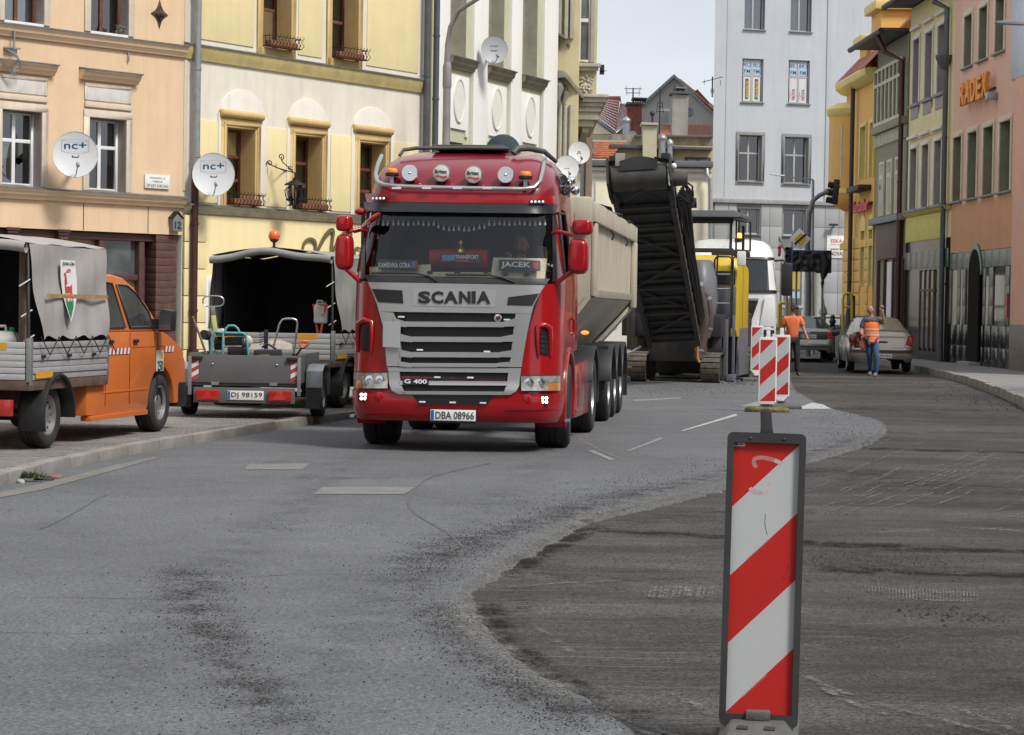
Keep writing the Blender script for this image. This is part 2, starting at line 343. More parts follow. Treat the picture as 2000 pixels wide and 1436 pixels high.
px_sheet('marking', [(1236, 781), (1330, 777), (1330, 779), (1240, 784)], PAINT2)
M('concrete_patch', (.178, .172, .162), .9, var=.12, vs=4, bump=.5, bs=40, fine=.2)
px_sheet('road_patch', [(478, 918), (487, 907), (606, 906), (590, 918)], MATS['concrete_patch'])
px_sheet('road_patch', [(612, 966), (630, 952), (812, 952), (790, 966)], MATS['concrete_patch'])
px_sheet('road_patch', [(0, 962), (70, 948), (230, 908), (300, 893), (306, 896), (235, 916), (80, 958), (0, 973)], M('gutter_concrete', (.158, .152, .142), .9, var=.15, vs=3, bump=.4, bs=30))
M('fresh_tar', (.085, .087, .09), .7, var=.25, vs=4, bump=.5, bs=40)
def seam(pts, w, mat, name='seam'):
 c = smooth_poly([(p.x, p.y) for p in (ground(*q) for q in pts)], .08); n = len(c); A, B = [], []
 for i, p in enumerate(c):
  t = (c[min(i + 1, n - 1)] - c[max(i - 1, 0)]).normalized(); nn = Vector((t.y, -t.x)) * w * (.5 + .5 * abs(noise.noise(Vector((p.x * 4, p.y * 4, 1)))))
  A.append((p.x + nn.x, p.y + nn.y, .003)); B.append((p.x - nn.x, p.y - nn.y, .003))
 part(name, MB().add(A + B, [(i, i + 1, n + i + 1, n + i) for i in range(n - 1)]), mat, road, smooth=0)
seam([(905, 1070), (872, 1040), (820, 1010), (798, 985), (812, 955), (850, 930), (960, 905)], .015, MATS['fresh_tar'])
seam([(85, 1032), (140, 1005), (190, 975), (210, 968)], .012, MATS['fresh_tar']); seam([(20, 1167), (120, 1167), (260, 1170), (420, 1172)], .006, MATS['fresh_tar'])
seam([(470, 1128), (620, 1122), (760, 1126), (850, 1135)], .006, MATS['fresh_tar']); seam([(1224, 778), (1280, 780), (1345, 778)], .05, MATS['fresh_tar'])
px_sheet('tar_patch', [(500, 908), (530, 900), (578, 899), (588, 906)], MATS['fresh_tar'], .003)
seam([(1210, 895), (1170, 878), (1140, 862), (1120, 850)], .02, MATS['concrete_patch'], 'dust_trail')
def crumbs(name, label, areas, mat, zf, seed):
 r = random.Random(seed); mb = MB()
 for pts, width, cnt, smin, smax in areas:
  P = [ground(*q) for q in pts]
  for _ in range(int(cnt * 2.1)):
   k = r.random() * (len(P) - 1); i = min(int(k), len(P) - 2); p = P[i].lerp(P[i + 1], k - i)
   y = max(5, p.y + r.gauss(0, width * 1.5)); x = p.x + r.gauss(0, width)
   s = (smin + (smax - smin) * r.random() ** 5) * .52; z = zf(x, y); a = r.random() * 6.3; h = s * (.5 + .6 * r.random())
   vs = [(x + math.cos(a + q * 1.571) * s * (.6 + .5 * r.random()), y + math.sin(a + q * 1.571) * s * (.6 + .5 * r.random()), z + h * .12) for q in range(4)]
   vt = [(x + (vx - x) * .55, y + (vy - y) * .55, z + h) for vx, vy, _z in vs]
   mb.add(vs + vt, [(0, 1, 5, 4), (1, 2, 6, 5), (2, 3, 7, 6), (3, 0, 4, 7), (4, 5, 6, 7)])
 o = part(name, mb, mat, None, smooth=0, weld=False); o['kind'] = 'stuff'; o['label'] = label; return o
M('crumb', (.040, .039, .038), .9, var=.35, vs=30)
flat = lambda x, y: 0.
crumbs('asphalt_crumbs', 'loose black asphalt crumbs scattered over the old road', [
 ([(360, 1105), (385, 1160), (400, 1215), (430, 1270)], .13, 1500, .003, .011), ([(400, 1220), (450, 1290), (500, 1370), (560, 1430)], .14, 1100, .003, .011),
 ([(330, 1120), (380, 1250), (470, 1420)], .32, 500, .004, .016), ([(540, 1035), (600, 1015), (900, 1040), (960, 1010)], .35, 400, .003, .012),
 ([(860, 1085), (940, 1050), (1040, 1020), (1150, 985), (1300, 945)], .16, 2200, .004, .015), ([(800, 1150), (850, 1100), (900, 1060)], .2, 1300, .004, .014),
 ([(860, 1175), (880, 1220), (960, 1300), (1060, 1360), (1150, 1420)], .12, 2000, .004, .013), ([(800, 1180), (860, 1260), (960, 1350), (1080, 1430)], .22, 800, .003, .012),
 ([(1050, 985), (1300, 930), (1560, 880), (1700, 845)], .3, 1500, .005, .018), ([(1560, 860), (1700, 822), (1600, 800)], .5, 600, .008, .02),
 ([(1230, 760), (1320, 765), (1450, 745)], 1.0, 700, .01, .03), ([(1420, 735), (1440, 752)], .25, 350, .012, .05), ([(100, 960), (240, 1010)], .5, 120, .004, .012)], MATS['crumb'], flat, 3)
crumbs('milled_grit', 'dark milled asphalt grit lying on the stripped road surface', [
 ([(1000, 1120), (1300, 1060), (1700, 1010)], .6, 2200, .004, .012), ([(1500, 1180), (1900, 1130)], .8, 1200, .004, .014), ([(1050, 1250), (1400, 1300), (1700, 1330), (1990, 1300)], .5, 1600, .003, .010),
 ([(1640, 885), (1800, 930), (1990, 900)], 1.2, 800, .006, .02), ([(1600, 1075), (1800, 1085)], .3, 1400, .005, .016), ([(1840, 1180), (1890, 1190)], .12, 60, .01, .03),
 ([(1550, 740), (1700, 760), (1900, 790)], 2.0, 500, .01, .035), ([(1860, 745), (1930, 772), (2000, 800)], .5, 500, .012, .05)], MATS['crumb'], milled_z, 5)
DUST = {}
def dust_shade_mat(name, col, amt):
 m = bpy.data.materials.new(name); m.use_nodes = True; t = m.node_tree; N = t.nodes; K = t.links.new; b = N['Principled BSDF']; b.inputs['Base Color'].default_value = (*col, 1); b.inputs['Roughness'].default_value = .95; b.inputs['Specular IOR Level'].default_value = .1
 at = N.new('ShaderNodeAttribute'); at.attribute_name = 'fade'; co = N.new('ShaderNodeTexCoord'); out = None
 for sc, det in ((3.5, 7), (45, 4)):
  n = N.new('ShaderNodeTexNoise'); n.inputs['Scale'].default_value = sc; n.inputs['Detail'].default_value = det; n.inputs['Roughness'].default_value = .7; K(co.outputs['Object'], n.inputs['Vector'])
  r = N.new('ShaderNodeMapRange'); r.inputs[1].default_value = .42; r.inputs[2].default_value = .64; K(n.outputs['Fac'], r.inputs[0]); x = N.new('ShaderNodeMath'); x.operation = 'MULTIPLY'; K(r.outputs[0], x.inputs[0]); K(out or at.outputs['Fac'], x.inputs[1]); out = x.outputs[0]
 k = N.new('ShaderNodeMath'); k.operation = 'MULTIPLY'; k.inputs[1].default_value = amt; k.use_clamp = True; K(out, k.inputs[0]); K(k.outputs[0], b.inputs['Alpha']); return m
def ribbon(pts, w0, w1, mat, z=.0025, px=True, on=None):
 c = smooth_poly([(p.x, p.y) for p in (ground(*q) for q in pts)] if px else pts, .12); n = len(c); mb = MB(); nv = 6; fade = []; vs = []
 for i, p in enumerate(c):
  t = (c[min(i + 1, n - 1)] - c[max(i - 1, 0)]).normalized(); nn = Vector((t.y, -t.x)); tt = i / (n - 1)
  for j in range(nv + 1): s = j / nv; d = lerp(-w0, w1, s); X, Y_ = p.x + nn.x * d, p.y + nn.y * d; vs.append((X, Y_, milled_z(X, Y_) + .004 + z if on else z)); fade.append(max(0, 1 - abs(2 * s - 1)) ** .8 * min(1, 6 * tt, 6 * (1 - tt)))
 mb.add(vs, [(i * (nv + 1) + j, i * (nv + 1) + j + 1, (i + 1) * (nv + 1) + j + 1, (i + 1) * (nv + 1) + j) for i in range(n - 1) for j in range(nv)])
 o = part('dust_shade_band', mb, mat, on or road, smooth=0, weld=False, kind='stuff'); a = o.data.attributes.new('fade', 'FLOAT', 'POINT'); a.data.foreach_set('value', fade)  # bands carry dust, grime, scratches and some painted shade
DK_ = dust_shade_mat('dark_dust', (.035, .033, .031), 1.25); LT_ = dust_shade_mat('pale_dust', (.22, .205, .19), 1.2); L3_ = dust_shade_mat('rim_dust', (.20, .19, .175), 2.6); GR_ = dust_shade_mat('tyre_grime', (.06, .062, .066), .55)
ribbon([(345, 1100), (385, 1170), (420, 1250), (500, 1360), (590, 1450)], .22, .22, DK_)
ribbon([(790, 1190), (830, 1110), (930, 1055), (1060, 1015), (1200, 975), (1380, 935), (1600, 880), (1700, 845)], .30, .32, DK_, .0027); ribbon([(850, 1170), (880, 1225), (970, 1310), (1090, 1375), (1200, 1440)], .16, .20, DK_, .0029)
ribbon([(895, 1150), (905, 1205), (960, 1265), (1060, 1330), (1180, 1400)], .13, .11, L3_, .0034); ribbon([(920, 1130), (1010, 1080), (1110, 1025), (1300, 965), (1560, 895)], .12, .09, L3_, .0035)
ribbon([(720, 880), (560, 1000), (330, 1200), (60, 1500)], .32, .32, GR_, .0021); ribbon([(1090, 885), (1000, 960), (760, 1150), (500, 1500)], .32, .32, GR_, .0022); ribbon([(480, 925), (700, 935), (860, 925)], .5, .5, GR_, .0023); ribbon([(1130, 850), (1200, 885), (1330, 900)], .35, .35, LT_, .0024)
MR = bpy.data.objects['milled_road']; L2_ = dust_shade_mat('scratch_pale', (.19, .18, .17), 2.4); BSH_ = dust_shade_mat('binder_and_shade', (.022, .021, .021), 4.0); BR_ = dust_shade_mat('brown_fines', (.075, .066, .058), 1.6)  # the near-black film also paints shade inside the cut edge and grooves
for pts, w, m in (([(1100, 1025), (1250, 1028), (1500, 1042), (1700, 1054), (1880, 1058)], .22, BSH_), ([(1560, 1044), (1750, 1060), (2060, 1066)], .20, BSH_), ([(1600, 1098), (1800, 1104), (2060, 1112)], .22, BSH_), ([(1620, 866), (1800, 872), (2050, 876)], .35, BSH_), ([(1700, 1030), (1900, 1022), (2060, 1034)], .18, LT_),
 ([(940, 1150), (965, 1215), (1060, 1292), (1200, 1372)], .13, BSH_), ([(975, 1112), (1080, 1058), (1180, 1012)], .12, BSH_), ([(1000, 1090), (1150, 1120), (1400, 1110)], .3, BR_), ([(1150, 1250), (1400, 1240), (1700, 1230), (2050, 1210)], .35, BR_), ([(1560, 905), (1750, 930), (2050, 960)], 1.0, DK_), ([(1150, 1010), (1300, 1000), (1500, 985), (1700, 1000)], .4, BR_), ([(1560, 1085), (1650, 1100), (1750, 1092)], .3, DK_), ([(1900, 1290), (2050, 1330)], .3, DK_), ([(1600, 790), (1800, 800), (2050, 815)], 2.0, DK_), ([(1560, 750), (1700, 765), (1850, 772)], 2.2, BR_), ([(1750, 840), (1900, 832), (2050, 838)], .9, LT_)): ribbon(pts, w, w, m, random.Random(len(pts) + int(w * 100) + pts[0][0]).uniform(0, .002), on=MR)  # first two bands paint shade along the milled side of the edge
r_ = random.Random(11)
for k in range(26): x, y = r_.uniform(1560, 1960), r_.uniform(895, 1005); d = r_.uniform(60, 180); ribbon([(x, y), (x + d * .5, y - d * .16), (x + d, y - d * .36)], .02, .02, L2_, .003, on=MR)
for a, b, c in (((1130, 1352), (1240, 1390), (1370, 1432)), ((1150, 1372), (1260, 1408), (1330, 1432)), ((1302, 1332), (1350, 1352), (1396, 1382)), ((1566, 1299), (1690, 1351), (2000, 1427)), ((1600, 1322), (1700, 1368), (1900, 1420)), ((1831, 1351), (1910, 1380), (2000, 1417)), ((1050, 1210), (1090, 1240), (1120, 1262)), ((990, 1135), (1100, 1128), (1220, 1122))): ribbon([a, b, c], .035, .035, L2_, .0035, on=MR)
for k in range(34): x = 1690 + k * 6.6; ribbon([(x, 1128 + k * .3), (x + 1.5, 1142 + k * .25), (x + 1, 1157 + k * .25)], .008, .008, L2_, .004, on=MR)
for k in range(16): x = 1275 + k * 8 + r_.uniform(-3, 3); ribbon([(x, 1130), (x - 3, 1144), (x - 8, 1160)], .012, .012, L2_, .004, on=MR)
for k in range(17): y = 1092 + k * 7.2; x = 1010 - k * 1.8; ribbon([(x - 30, y), (x + 20, y + 1), (x + 62, y)], .022, .022, BSH_, .004, on=MR)  # milling grooves as flat dark bars, their shade put into the colour
for k in range(9): y = 1290 + k * 11; x = 1040 + k * 22; ribbon([(x - 20, y), (x + 40, y + 1), (x + 100, y - 1)], .016, .016, BSH_, .004, on=MR)
KL = [(-9.5, 8), (-6.4, 13), (-4.75, 17.5), (-4.36, 20.0), (-4.18, 22.3), (-3.96, 24.3), (-3.56, 26.4), (-3.02, 29.4), (-2.2, 32.9), (-1.2, 36.6), (.1, 40.5), (1.3, 45), (2.3, 50), (3.2, 56), (3.8, 64), (4.3, 72), (4.8, 84)]
kl = smooth_poly(KL, .25)
M('pavement_concrete', (.22, .21, .195), .9, var=.15, vs=2, bump=.3, bs=30)
pavL = struct(sheet('pavement_left', [(p.x - .14, p.y) for p in kl] + [(-40, 84), (-40, 8)], .085, MATS['pavement_concrete'], None, .1))
KST = M('kerb_stone', (.235, .225, .205), .9, var=.2, vs=5, bump=.5, bs=50, dirt=.35, dirtcol=(.10, .095, .085))
def kerb(name, curve, parent_name, height, width, length=.98, jitter=.006):
 root = struct(link(name, None)); dist = 0; pts = [Vector((p.x, p.y)) for p in curve]; seg = []; acc = 0; start = pts[0]
 for a, b in zip(pts, pts[1:]):
  acc += (b - a).length
  if acc >= length: seg.append((start, b)); start = b; acc = 0
 for i, (a, b) in enumerate(seg):
  d = (b - a); l = d.length - .012; me = MB()
  me.box(0, l, 0, width, -.12, height); o = part('kerb_stone', me, KST, root, bev=.022)
  o.location = (a.x, a.y, rnd.uniform(-jitter, jitter)); o.rotation_euler = (0, 0, math.atan2(d.y, d.x))
 return root
kerb('kerb_left', kl, None, .11, .15)
M('paver', (.215, .20, .19), .9, var=.22, vs=1.2, bump=.4, bs=60, fine=.25, dirt=.25)
mb = MB(); ang = rad(12); ca, sa = math.cos(ang), math.sin(ang)
pv = [Vector((p.x, p.y)) for p in kl]
def kerbx(y): return interp(y, [(p.y, p.x) for p in kl])
for i in range(-90, 90):
 for j in range(0, 290):
  lx = i * .20 + (.10 if j % 2 else 0); ly = 15 + j * .10
  x = -6.5 + lx * ca + (ly - 25) * sa * 1.0; y = 25 + (ly - 25) * ca - lx * sa
  if y < 17.5 or y > 37.5 or x > kerbx(y) - .27 or x < kerbx(y) - 5.5: continue
  z = .095 + noise.noise(Vector((x, y, 0))) * .004 + rnd.uniform(-.0025, .0025); w, d = .0965, .0465
  c = [(x + a * w * ca + b * d * sa, y - a * w * sa + b * d * ca) for a, b in ((-1, -1), (1, -1), (1, 1), (-1, 1))]
  mb.add([(p[0], p[1], .083) for p in c] + [(x + (p[0] - x) * .94, y + (p[1] - y) * .9, z) for p in c], [(4, 5, 6, 7), (0, 1, 5, 4), (1, 2, 6, 5), (2, 3, 7, 6), (3, 0, 4, 7)])
o = part('paving', mb, MATS['paver'], pavL, smooth=0, weld=False, kind='stuff'); o['label'] = 'small grey paving blocks laid in rows beside the kerb'
KR = [(7.3, 30), (8.2, 36), (8.99, 41.1), (9.81, 47.3), (10.74, 55.9), (11.3, 63.7), (11.55, 69), (11.6, 78), (11.6, 88)]
kr = smooth_poly(KR, .25)
struct(sheet('pavement_right', [(p.x + .1, p.y) for p in kr] + [(40, 88), (40, 30)], .115, M('right_pavement', (.20, .20, .20), .9, var=.15, vs=2, bump=.3, bs=30, fine=.2), None, .16))
kerb('kerb_right', kr[::-1], None, .14, .16, 1.2, .02)
# buildings
class Facade:
 def __init__(s, name, label, o, ang, cat='building', group=None):
  s.o, s.ang = o, ang; s.t = thing(name, label, cat, (o[0], o[1], 0), rad(90 - ang), group)
 def uv(s, px, py): return on_wall(px, py, s.o, s.ang)
 def u(s, px, py=300): return s.uv(px, py)[0]
 def z(s, px, py): return s.uv(px, py)[1]
 def wall(s, u0, u1, z0, z1, holes, mat, rec=.3, depth=7., name='wall', y0=0., body=True, rmat=None, skew=0.):
  us = sorted({u0, u1, *[h[0] for h in holes], *[h[1] for h in holes]}); zs = sorted({z0, z1, *[h[2] for h in holes], *[h[3] for h in holes]})
  us = [a for a in us if u0 <= a <= u1]; zs = [a for a in zs if z0 <= a <= z1]; mb = MB()
  for a, b in zip(us, us[1:]):
   for c, d in zip(zs, zs[1:]):
    mu, mz = (a + b) / 2, (c + d) / 2
    if any(h[0] < mu < h[1] and h[2] < mz < h[3] for h in holes): continue
    mb.add([(a, y0, c), (b, y0, c), (b, y0, d), (a, y0, d)], [(0, 1, 2, 3)])
  for h in holes:
   a, b, c, d = h[:4]; r = y0 + rec
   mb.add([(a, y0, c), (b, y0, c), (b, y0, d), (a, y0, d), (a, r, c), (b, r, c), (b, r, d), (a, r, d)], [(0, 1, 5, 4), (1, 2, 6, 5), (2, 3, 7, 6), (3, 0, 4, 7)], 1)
  if body:
   D = y0 + depth
   mb.add([(u0, y0, z0), (u1, y0, z0), (u1 + skew, D, z0), (u0 + skew, D, z0), (u0, y0, z1), (u1, y0, z1), (u1 + skew, D, z1), (u0 + skew, D, z1)], [(1, 2, 6, 5), (2, 3, 7, 6), (3, 0, 4, 7), (4, 5, 6, 7)])
  return part(name, mb, [mat, rmat or mat], s.t, smooth=0)
 def box(s, name, u0, u1, z0, z1, y0, y1, mat, bev=.008, parent=None): return part(name, MB().box(u0, u1, y0, y1, z0, z1), mat, parent or s.t, bev=bev)
 def ledge(s, u0, u1, ztop, h, out, mat, cap, name='ledge'):
  prof = [(0, 0), (-out * .35, 0), (-out * .45, h * .25), (-out * .7, h * .45), (-out * .8, h * .8), (-out * .95, h), (0, h)]
  l = part(name, MB().prism([(u0, y, ztop - h + z) for y, z in prof], (u1 - u0, 0, 0)), mat, s.t, bev=.004)
  part('sheet_cap', MB().prism([(u0 - .01, .0, ztop + .002), (u0 - .01, -out * 1.06, ztop - .012), (u0 - .01, -out * 1.06, ztop + .012), (u0 - .01, .0, ztop + .045)], (u1 - u0 + .02, 0, 0)), cap, l, bev=0)
  return l
 def window(s, u0, u1, z0, z1, fm, rec=.28, cols=2, rows=(.6,), fw=.065, curtain=None, gl=None, sill=None, blind=None, mull=.05):
  gl = gl or DARKGLASS; y1 = rec; y0 = rec - .07; mb = MB(); w = u1 - u0; h = z1 - z0
  mb.box(u0, u0 + fw, y0, y1, z0, z1); mb.box(u1 - fw, u1, y0, y1, z0, z1); mb.box(u0 + fw, u1 - fw, y0, y1, z1 - fw, z1); mb.box(u0 + fw, u1 - fw, y0, y1, z0, z0 + fw)
  xs = [u0 + fw + (w - 2 * fw) * i / cols for i in range(cols + 1)]; zs = [z0 + fw] + [z0 + fw + (h - 2 * fw) * r for r in rows] + [z1 - fw]
  for x in xs[1:-1]: mb.box(x - mull * .8, x + mull * .8, y0 + .012, y1 - .01, z0 + fw, z1 - fw)
  for z in zs[1:-1]:
   for a, b in zip(xs, xs[1:]): mb.box(a + (mull * .8 if a > xs[0] else 0), b - (mull * .8 if b < xs[-1] else 0), y0 + .016, y1 - .012, z - mull * .7, z + mull * .7)
  fr = part('window', mb, fm, s.t, bev=.006)
  for a, b in zip(xs, xs[1:]):
   for c, d in zip(zs, zs[1:]): part('pane', MB().add([(a, y1 - .03, c), (b, y1 - .03, c), (b, y1 - .03, d), (a, y1 - .03, d)], [(0, 1, 2, 3)]), gl, fr, smooth=0)
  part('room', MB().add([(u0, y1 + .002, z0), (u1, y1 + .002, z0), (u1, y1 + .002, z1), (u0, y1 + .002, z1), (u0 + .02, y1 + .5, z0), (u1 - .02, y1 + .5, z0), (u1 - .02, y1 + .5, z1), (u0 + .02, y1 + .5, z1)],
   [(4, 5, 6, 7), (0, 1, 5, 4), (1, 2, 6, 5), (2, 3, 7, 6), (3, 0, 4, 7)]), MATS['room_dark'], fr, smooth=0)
  if curtain:
   n = 24; part('curtain', MB().grid(n, 1, lambda a, b: (lerp(u0 + fw, u1 - fw, a), y1 + .08 + .025 * math.sin(a * 40 + math.sin(a * 13)), lerp(z0 + fw, lerp(z0, z1, curtain), b) if curtain > 0 else lerp(z1 - fw, lerp(z1, z0, -curtain), b))), MATS['curtain'], fr, smooth=60)
  if blind: part('blind', MB().add([(u0 + fw, y1 + .03, lerp(z1, z0, blind)), (u1 - fw, y1 + .03, lerp(z1, z0, blind)), (u1 - fw, y1 + .03, z1), (u0 + fw, y1 + .03, z1)], [(0, 1, 2, 3)]), M('roller_blind', (.62, .60, .52), .9, var=.05), fr, smooth=0)
  if sill: part('sill', MB().box(u0 - .06, u1 + .06, -.09, rec - .07, z0 - .045, z0 - .002), sill, fr, bev=.006)
  return fr
 def surround(s, u0, u1, z0, z1, w, out, mat, name='surround', sides='LRT'):
  mb = MB()
  if 'L' in sides: mb.box(u0 - w, u0, -out, .001, z0, z1)
  if 'R' in sides: mb.box(u1, u1 + w, -out, .001, z0, z1)
  if 'T' in sides: mb.box(u0 - w, u1 + w, -out, .001, z1, z1 + w)
  if 'B' in sides: mb.box(u0 - w, u1 + w, -out, .001, z0 - w, z0)
  return part(name, mb, mat, s.t, bev=.012)
def pipe(parent, pts, r, mat, name='drainpipe', clips=()):
 mb = MB().tube(pts, r, 12)
 p = part(name, mb, mat, parent, smooth=50)
 for z in clips: part('clip', MB().cyl((pts[0][0], pts[0][1], z), (pts[0][0], pts[0][1], z + .05), r * 1.18, n=12), mat, p)
 return p
GREYCAP = MATS['grey_sheet']
# peach house, number 12
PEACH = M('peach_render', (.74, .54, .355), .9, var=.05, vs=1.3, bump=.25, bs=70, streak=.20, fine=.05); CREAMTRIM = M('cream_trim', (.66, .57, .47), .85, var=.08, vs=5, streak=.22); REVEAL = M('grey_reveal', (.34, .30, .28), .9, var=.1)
A = (-9.05, 46.0)
F1 = Facade('tenement_house', 'peach rendered house with white and brown windows and a dark brown shopfront', A, 40)
uB = F1.u(356, 400); Bp = along(A, 40, uB)
def op(F, l, t, r, b):
 return (F.u(l, (t + b) / 2), F.u(r, (t + b) / 2), F.z(l, b), F.z(l, t))
w1 = op(F1, 173, 228, 245, 372); wd = w1[1] - w1[0]; uL = F1.u(80, 300); w2 = (uL - wd, uL, w1[2], w1[3])
w3 = (F1.u(176, 30), F1.u(250, 30), 6.93, 9.0); uL = F1.u(85, 20); w4 = (uL - wd, uL, 6.93, 9.0)
w5 = (w2[0] - 2.35, w2[0] - 2.35 + wd, w1[2], w1[3])
shop = (F1.u(128, 500) - 1.0, F1.u(296, 500), .35, 2.86)
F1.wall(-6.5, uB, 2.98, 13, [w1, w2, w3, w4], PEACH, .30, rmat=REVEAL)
for w in (w1, w2):
 F1.window(*w, MATS['white_pvc'], .30, 2, (.62,), blind=.62, sill=None)
 F1.surround(w[0], w[1], w[2], w[3], .15, .035, CREAMTRIM); F1.surround(w[0] - .03, w[1] + .03, w[3] + .12, w[3] + .19, .10, .055, CREAMTRIM, sides='T')
 F1.box('frieze', w[0] - .06, w[1] + .06, w[3] + .33, w[3] + .60, -.022, .001, M('frieze_white', (.62, .60, .57), .9, var=.1, vs=4, streak=.2))
 F1.surround(w[0] - .06, w[1] + .06, w[3] + .33, w[3] + .60, .07, .032, CREAMTRIM, sides='LRT')
 F1.ledge(w[0] - .26, w[1] + .26, w[3] + .92, .20, .22, PEACH, GREYCAP, 'hood')
for w in (w3, w4):
 F1.window(*w, MATS['brown_wood'], .30, 2, (.7,), curtain=.95); F1.surround(*w, .15, .035, CREAMTRIM)
 F1.box('window_board', w[0], w[1], w[2] - .05, w[2] + .02, -.02, .22, MATS['white_paint'])
F1.ledge(-6.5, uB, 3.74, .20, .20, PEACH, GREYCAP); F1.ledge(-6.5, uB, 6.86, .22, .18, PEACH, GREYCAP)
F1.box('fascia_joint', F1.u(163, 420) - .008, F1.u(163, 420) + .008, 3.0, 3.52, -.006, .003, MATS['rubber'], 0); F1.box('fascia_joint', F1.u(289, 430) - .008, F1.u(289, 430) + .008, 3.0, 3.52, -.006, .003, MATS['rubber'], 0)
MAROON = M('maroon_timber', (.085, .035, .030), .55, var=.2, vs=5, fine=.2); PIER = M('maroon_tile', (.105, .048, .040), .6, var=.2, vs=6, fine=.2, bump=.3, bs=30)
mb = MB().box(-6.5, uB, .35, 7, 0, 2.98); part('shop_wall', mb, MAROON, F1.t, smooth=0)
pu0, pu1 = F1.u(306, 520), F1.u(346, 520); 
for k in range(19): F1.box('tile', pu0, pu1, .02 + k * .155, .02 + k * .155 + .148, .02, .352, PIER, .006)
sf = link('shopfront', None, None, F1.t)
posts = [F1.u(p, 500) for p in (40, 122, 207, 285)]
for u in posts: part('post', MB().box(u - .07, u + .07, .12, .36, 0, 2.82), MAROON, sf, bev=.015)
part('lintel', MB().box(-6.5, pu0 - .003, .10, .36, 2.82, 2.975), MAROON, sf, bev=.02)
part('transom', MB().box(posts[1] + .073, posts[3] - .073, .15, .34, 2.02, 2.14), MAROON, sf, bev=.015); part('stall_riser', MB().box(-6.5, posts[3] - .073, .14, .36, 0, .5), MAROON, sf, bev=.02)
OCHREF = M('ochre_film', (.36, .25, .08), .3, var=.08, coat=.4); SHOPG = M('shop_glass', (.10, .11, .115), .06, var=.4, vs=1.2, spec=.8)
for a, b, c, d, m in ((posts[1], posts[2], 2.14, 2.82, OCHREF), (posts[2], posts[3], 2.14, 2.82, SHOPG), (posts[1], posts[2], .5, 2.02, SHOPG), (posts[2], posts[3], .5, 2.02, OCHREF), (posts[0], posts[1], .5, 2.82, SHOPG), (-6.4, posts[0], .5, 2.82, SHOPG)):
 part('pane', MB().box(a + .07, b - .07, .26, .27, c, d), m, sf, smooth=0)
for p in (26, 125):
 u = F1.u(p, 450); mb = MB()
 for i, (w, z, h) in enumerate(((.16, 2.93, .06), (.13, 2.87, .06), (.11, 2.74, .13), (.09, 2.66, .08), (.085, .1, 2.56))): mb.box(u - w, u + w, -.02 + .02 * i, .13, z, z + h - .001)
 for k in (-.06, 0, .06): mb.ball((u + k, -.0, 2.80), .045, 8, 6)
 part('column', mb, MAROON, F1.t, bev=.01)
ru, rz = F1.uv(311, 28); mb = MB(); n = 24; R_ = lambda i: (.27, .15)[i % 2] if i % 6 else .30
pts = []
for i in range(16):
 a = i * math.pi / 8; r = .30 if i % 4 == 0 else (.15 if i % 2 == 0 else .17); pts.append((ru + math.sin(a) * r * .78, rz + math.cos(a) * r))
mb.prism([(p[0], -.02, p[1]) for p in pts], (0, .02, 0)); mb.prism([(ru + (p[0] - ru) * .55, -.07, rz + (p[1] - rz) * .55) for p in pts], (0, .05, 0)); mb.ball((ru, -.08, rz), .06, 10, 7)
part('wall_ornament', mb, M('rust_iron', (.085, .045, .035), .8, var=.4, vs=14, bump=.6, bs=40), F1.t, bev=.008)
u, z = F1.uv(249, 112); F1.box('wall_hook', u - .02, u + .02, z - .09, z + .09, -.05, .01, MATS['steel'])
u, z = F1.uv(10, 95); mb = MB().box(u - .05, u + .28, -.12, .0, z, z + .03).box(u + .1, u + .13, -.14, -.10, z - .02, z + .35)
for k in range(5): mb.tube([(u - .1 + .05 * k, -.14, z - .02), (u + .15 + .03 * k, -.22, z - .15 - .06 * k), (u + .05, -.2, z - .4 - .03 * k), (u - .2, -.16, z - .3)], .008, 5)
part('cable_bracket', mb, MATS['steel'], F1.t)
mb = MB(); u, z = F1.uv(234, 60)
for k in range(26): mb.tube([(u + rnd.uniform(-.12, .12), -.0, z - .06), (u + rnd.uniform(-.14, .14), -.02, z + rnd.uniform(0, .1)), (u + rnd.uniform(-.16, .16), -.05, z + rnd.uniform(-.06, .12))], .007, 4)
tag(link('dried_plant', mb.mesh('dried_plant'), M('dry_twig', (.20, .18, .14), .9), None, F1.t.location[:], F1.t.rotation_euler[:]), 'tangled dry grey plant on the sill of an upper brown window', 'plant')
def wall_sign(F, name, label, cat, px0, py0, px1, py1, rows, col, ink, out=.03, edge=None, bold=0.):
 u0, za = F.uv(px0, py0); u1, zb = F.uv(px1, py1); z1 = max(za, F.z(px1, py0)) ; z0 = za - (F.z(px0, py0) - F.z(px0, py1)); z1 = za
 t = thing(name, label, cat, (F.o[0], F.o[1], 0), rad(90 - F.ang))
 part('plate', MB().box(u0, u1, -out - .012, -out + .012, z0, z1), col, t, bev=.004)
 part('fixing', MB().box(lerp(u0, u1, .3), lerp(u0, u1, .7), -out + .0125, .0, lerp(z0, z1, .3), lerp(z0, z1, .7)), MATS['dark_steel'], t)
 for s, cx, cz, w, h, m in rows:
  letters(s, t, (lerp(u0, u1, cx), -out - .0125, lerp(z0, z1, cz)), (1, 0, 0), (0, 0, 1), m or ink, w * (u1 - u0), h * (z1 - z0), .001, bold)
 return t
wall_sign(F1, 'wall_sign', 'white enamel address plate with three lines of text on the peach wall', 'sign', 281, 340, 329, 367, [('WOLNOŚCI 12', .5, .78, .62, .2, None), ('WEJŚCIE', .5, .5, .4, .2, None), ('OD ULICY KORCZAKA', .5, .2, .88, .2, None)], MATS['plate_white'], MATS['ink'])
u0, z0 = F1.uv(330, 452); u1, z1 = F1.uv(348, 428)
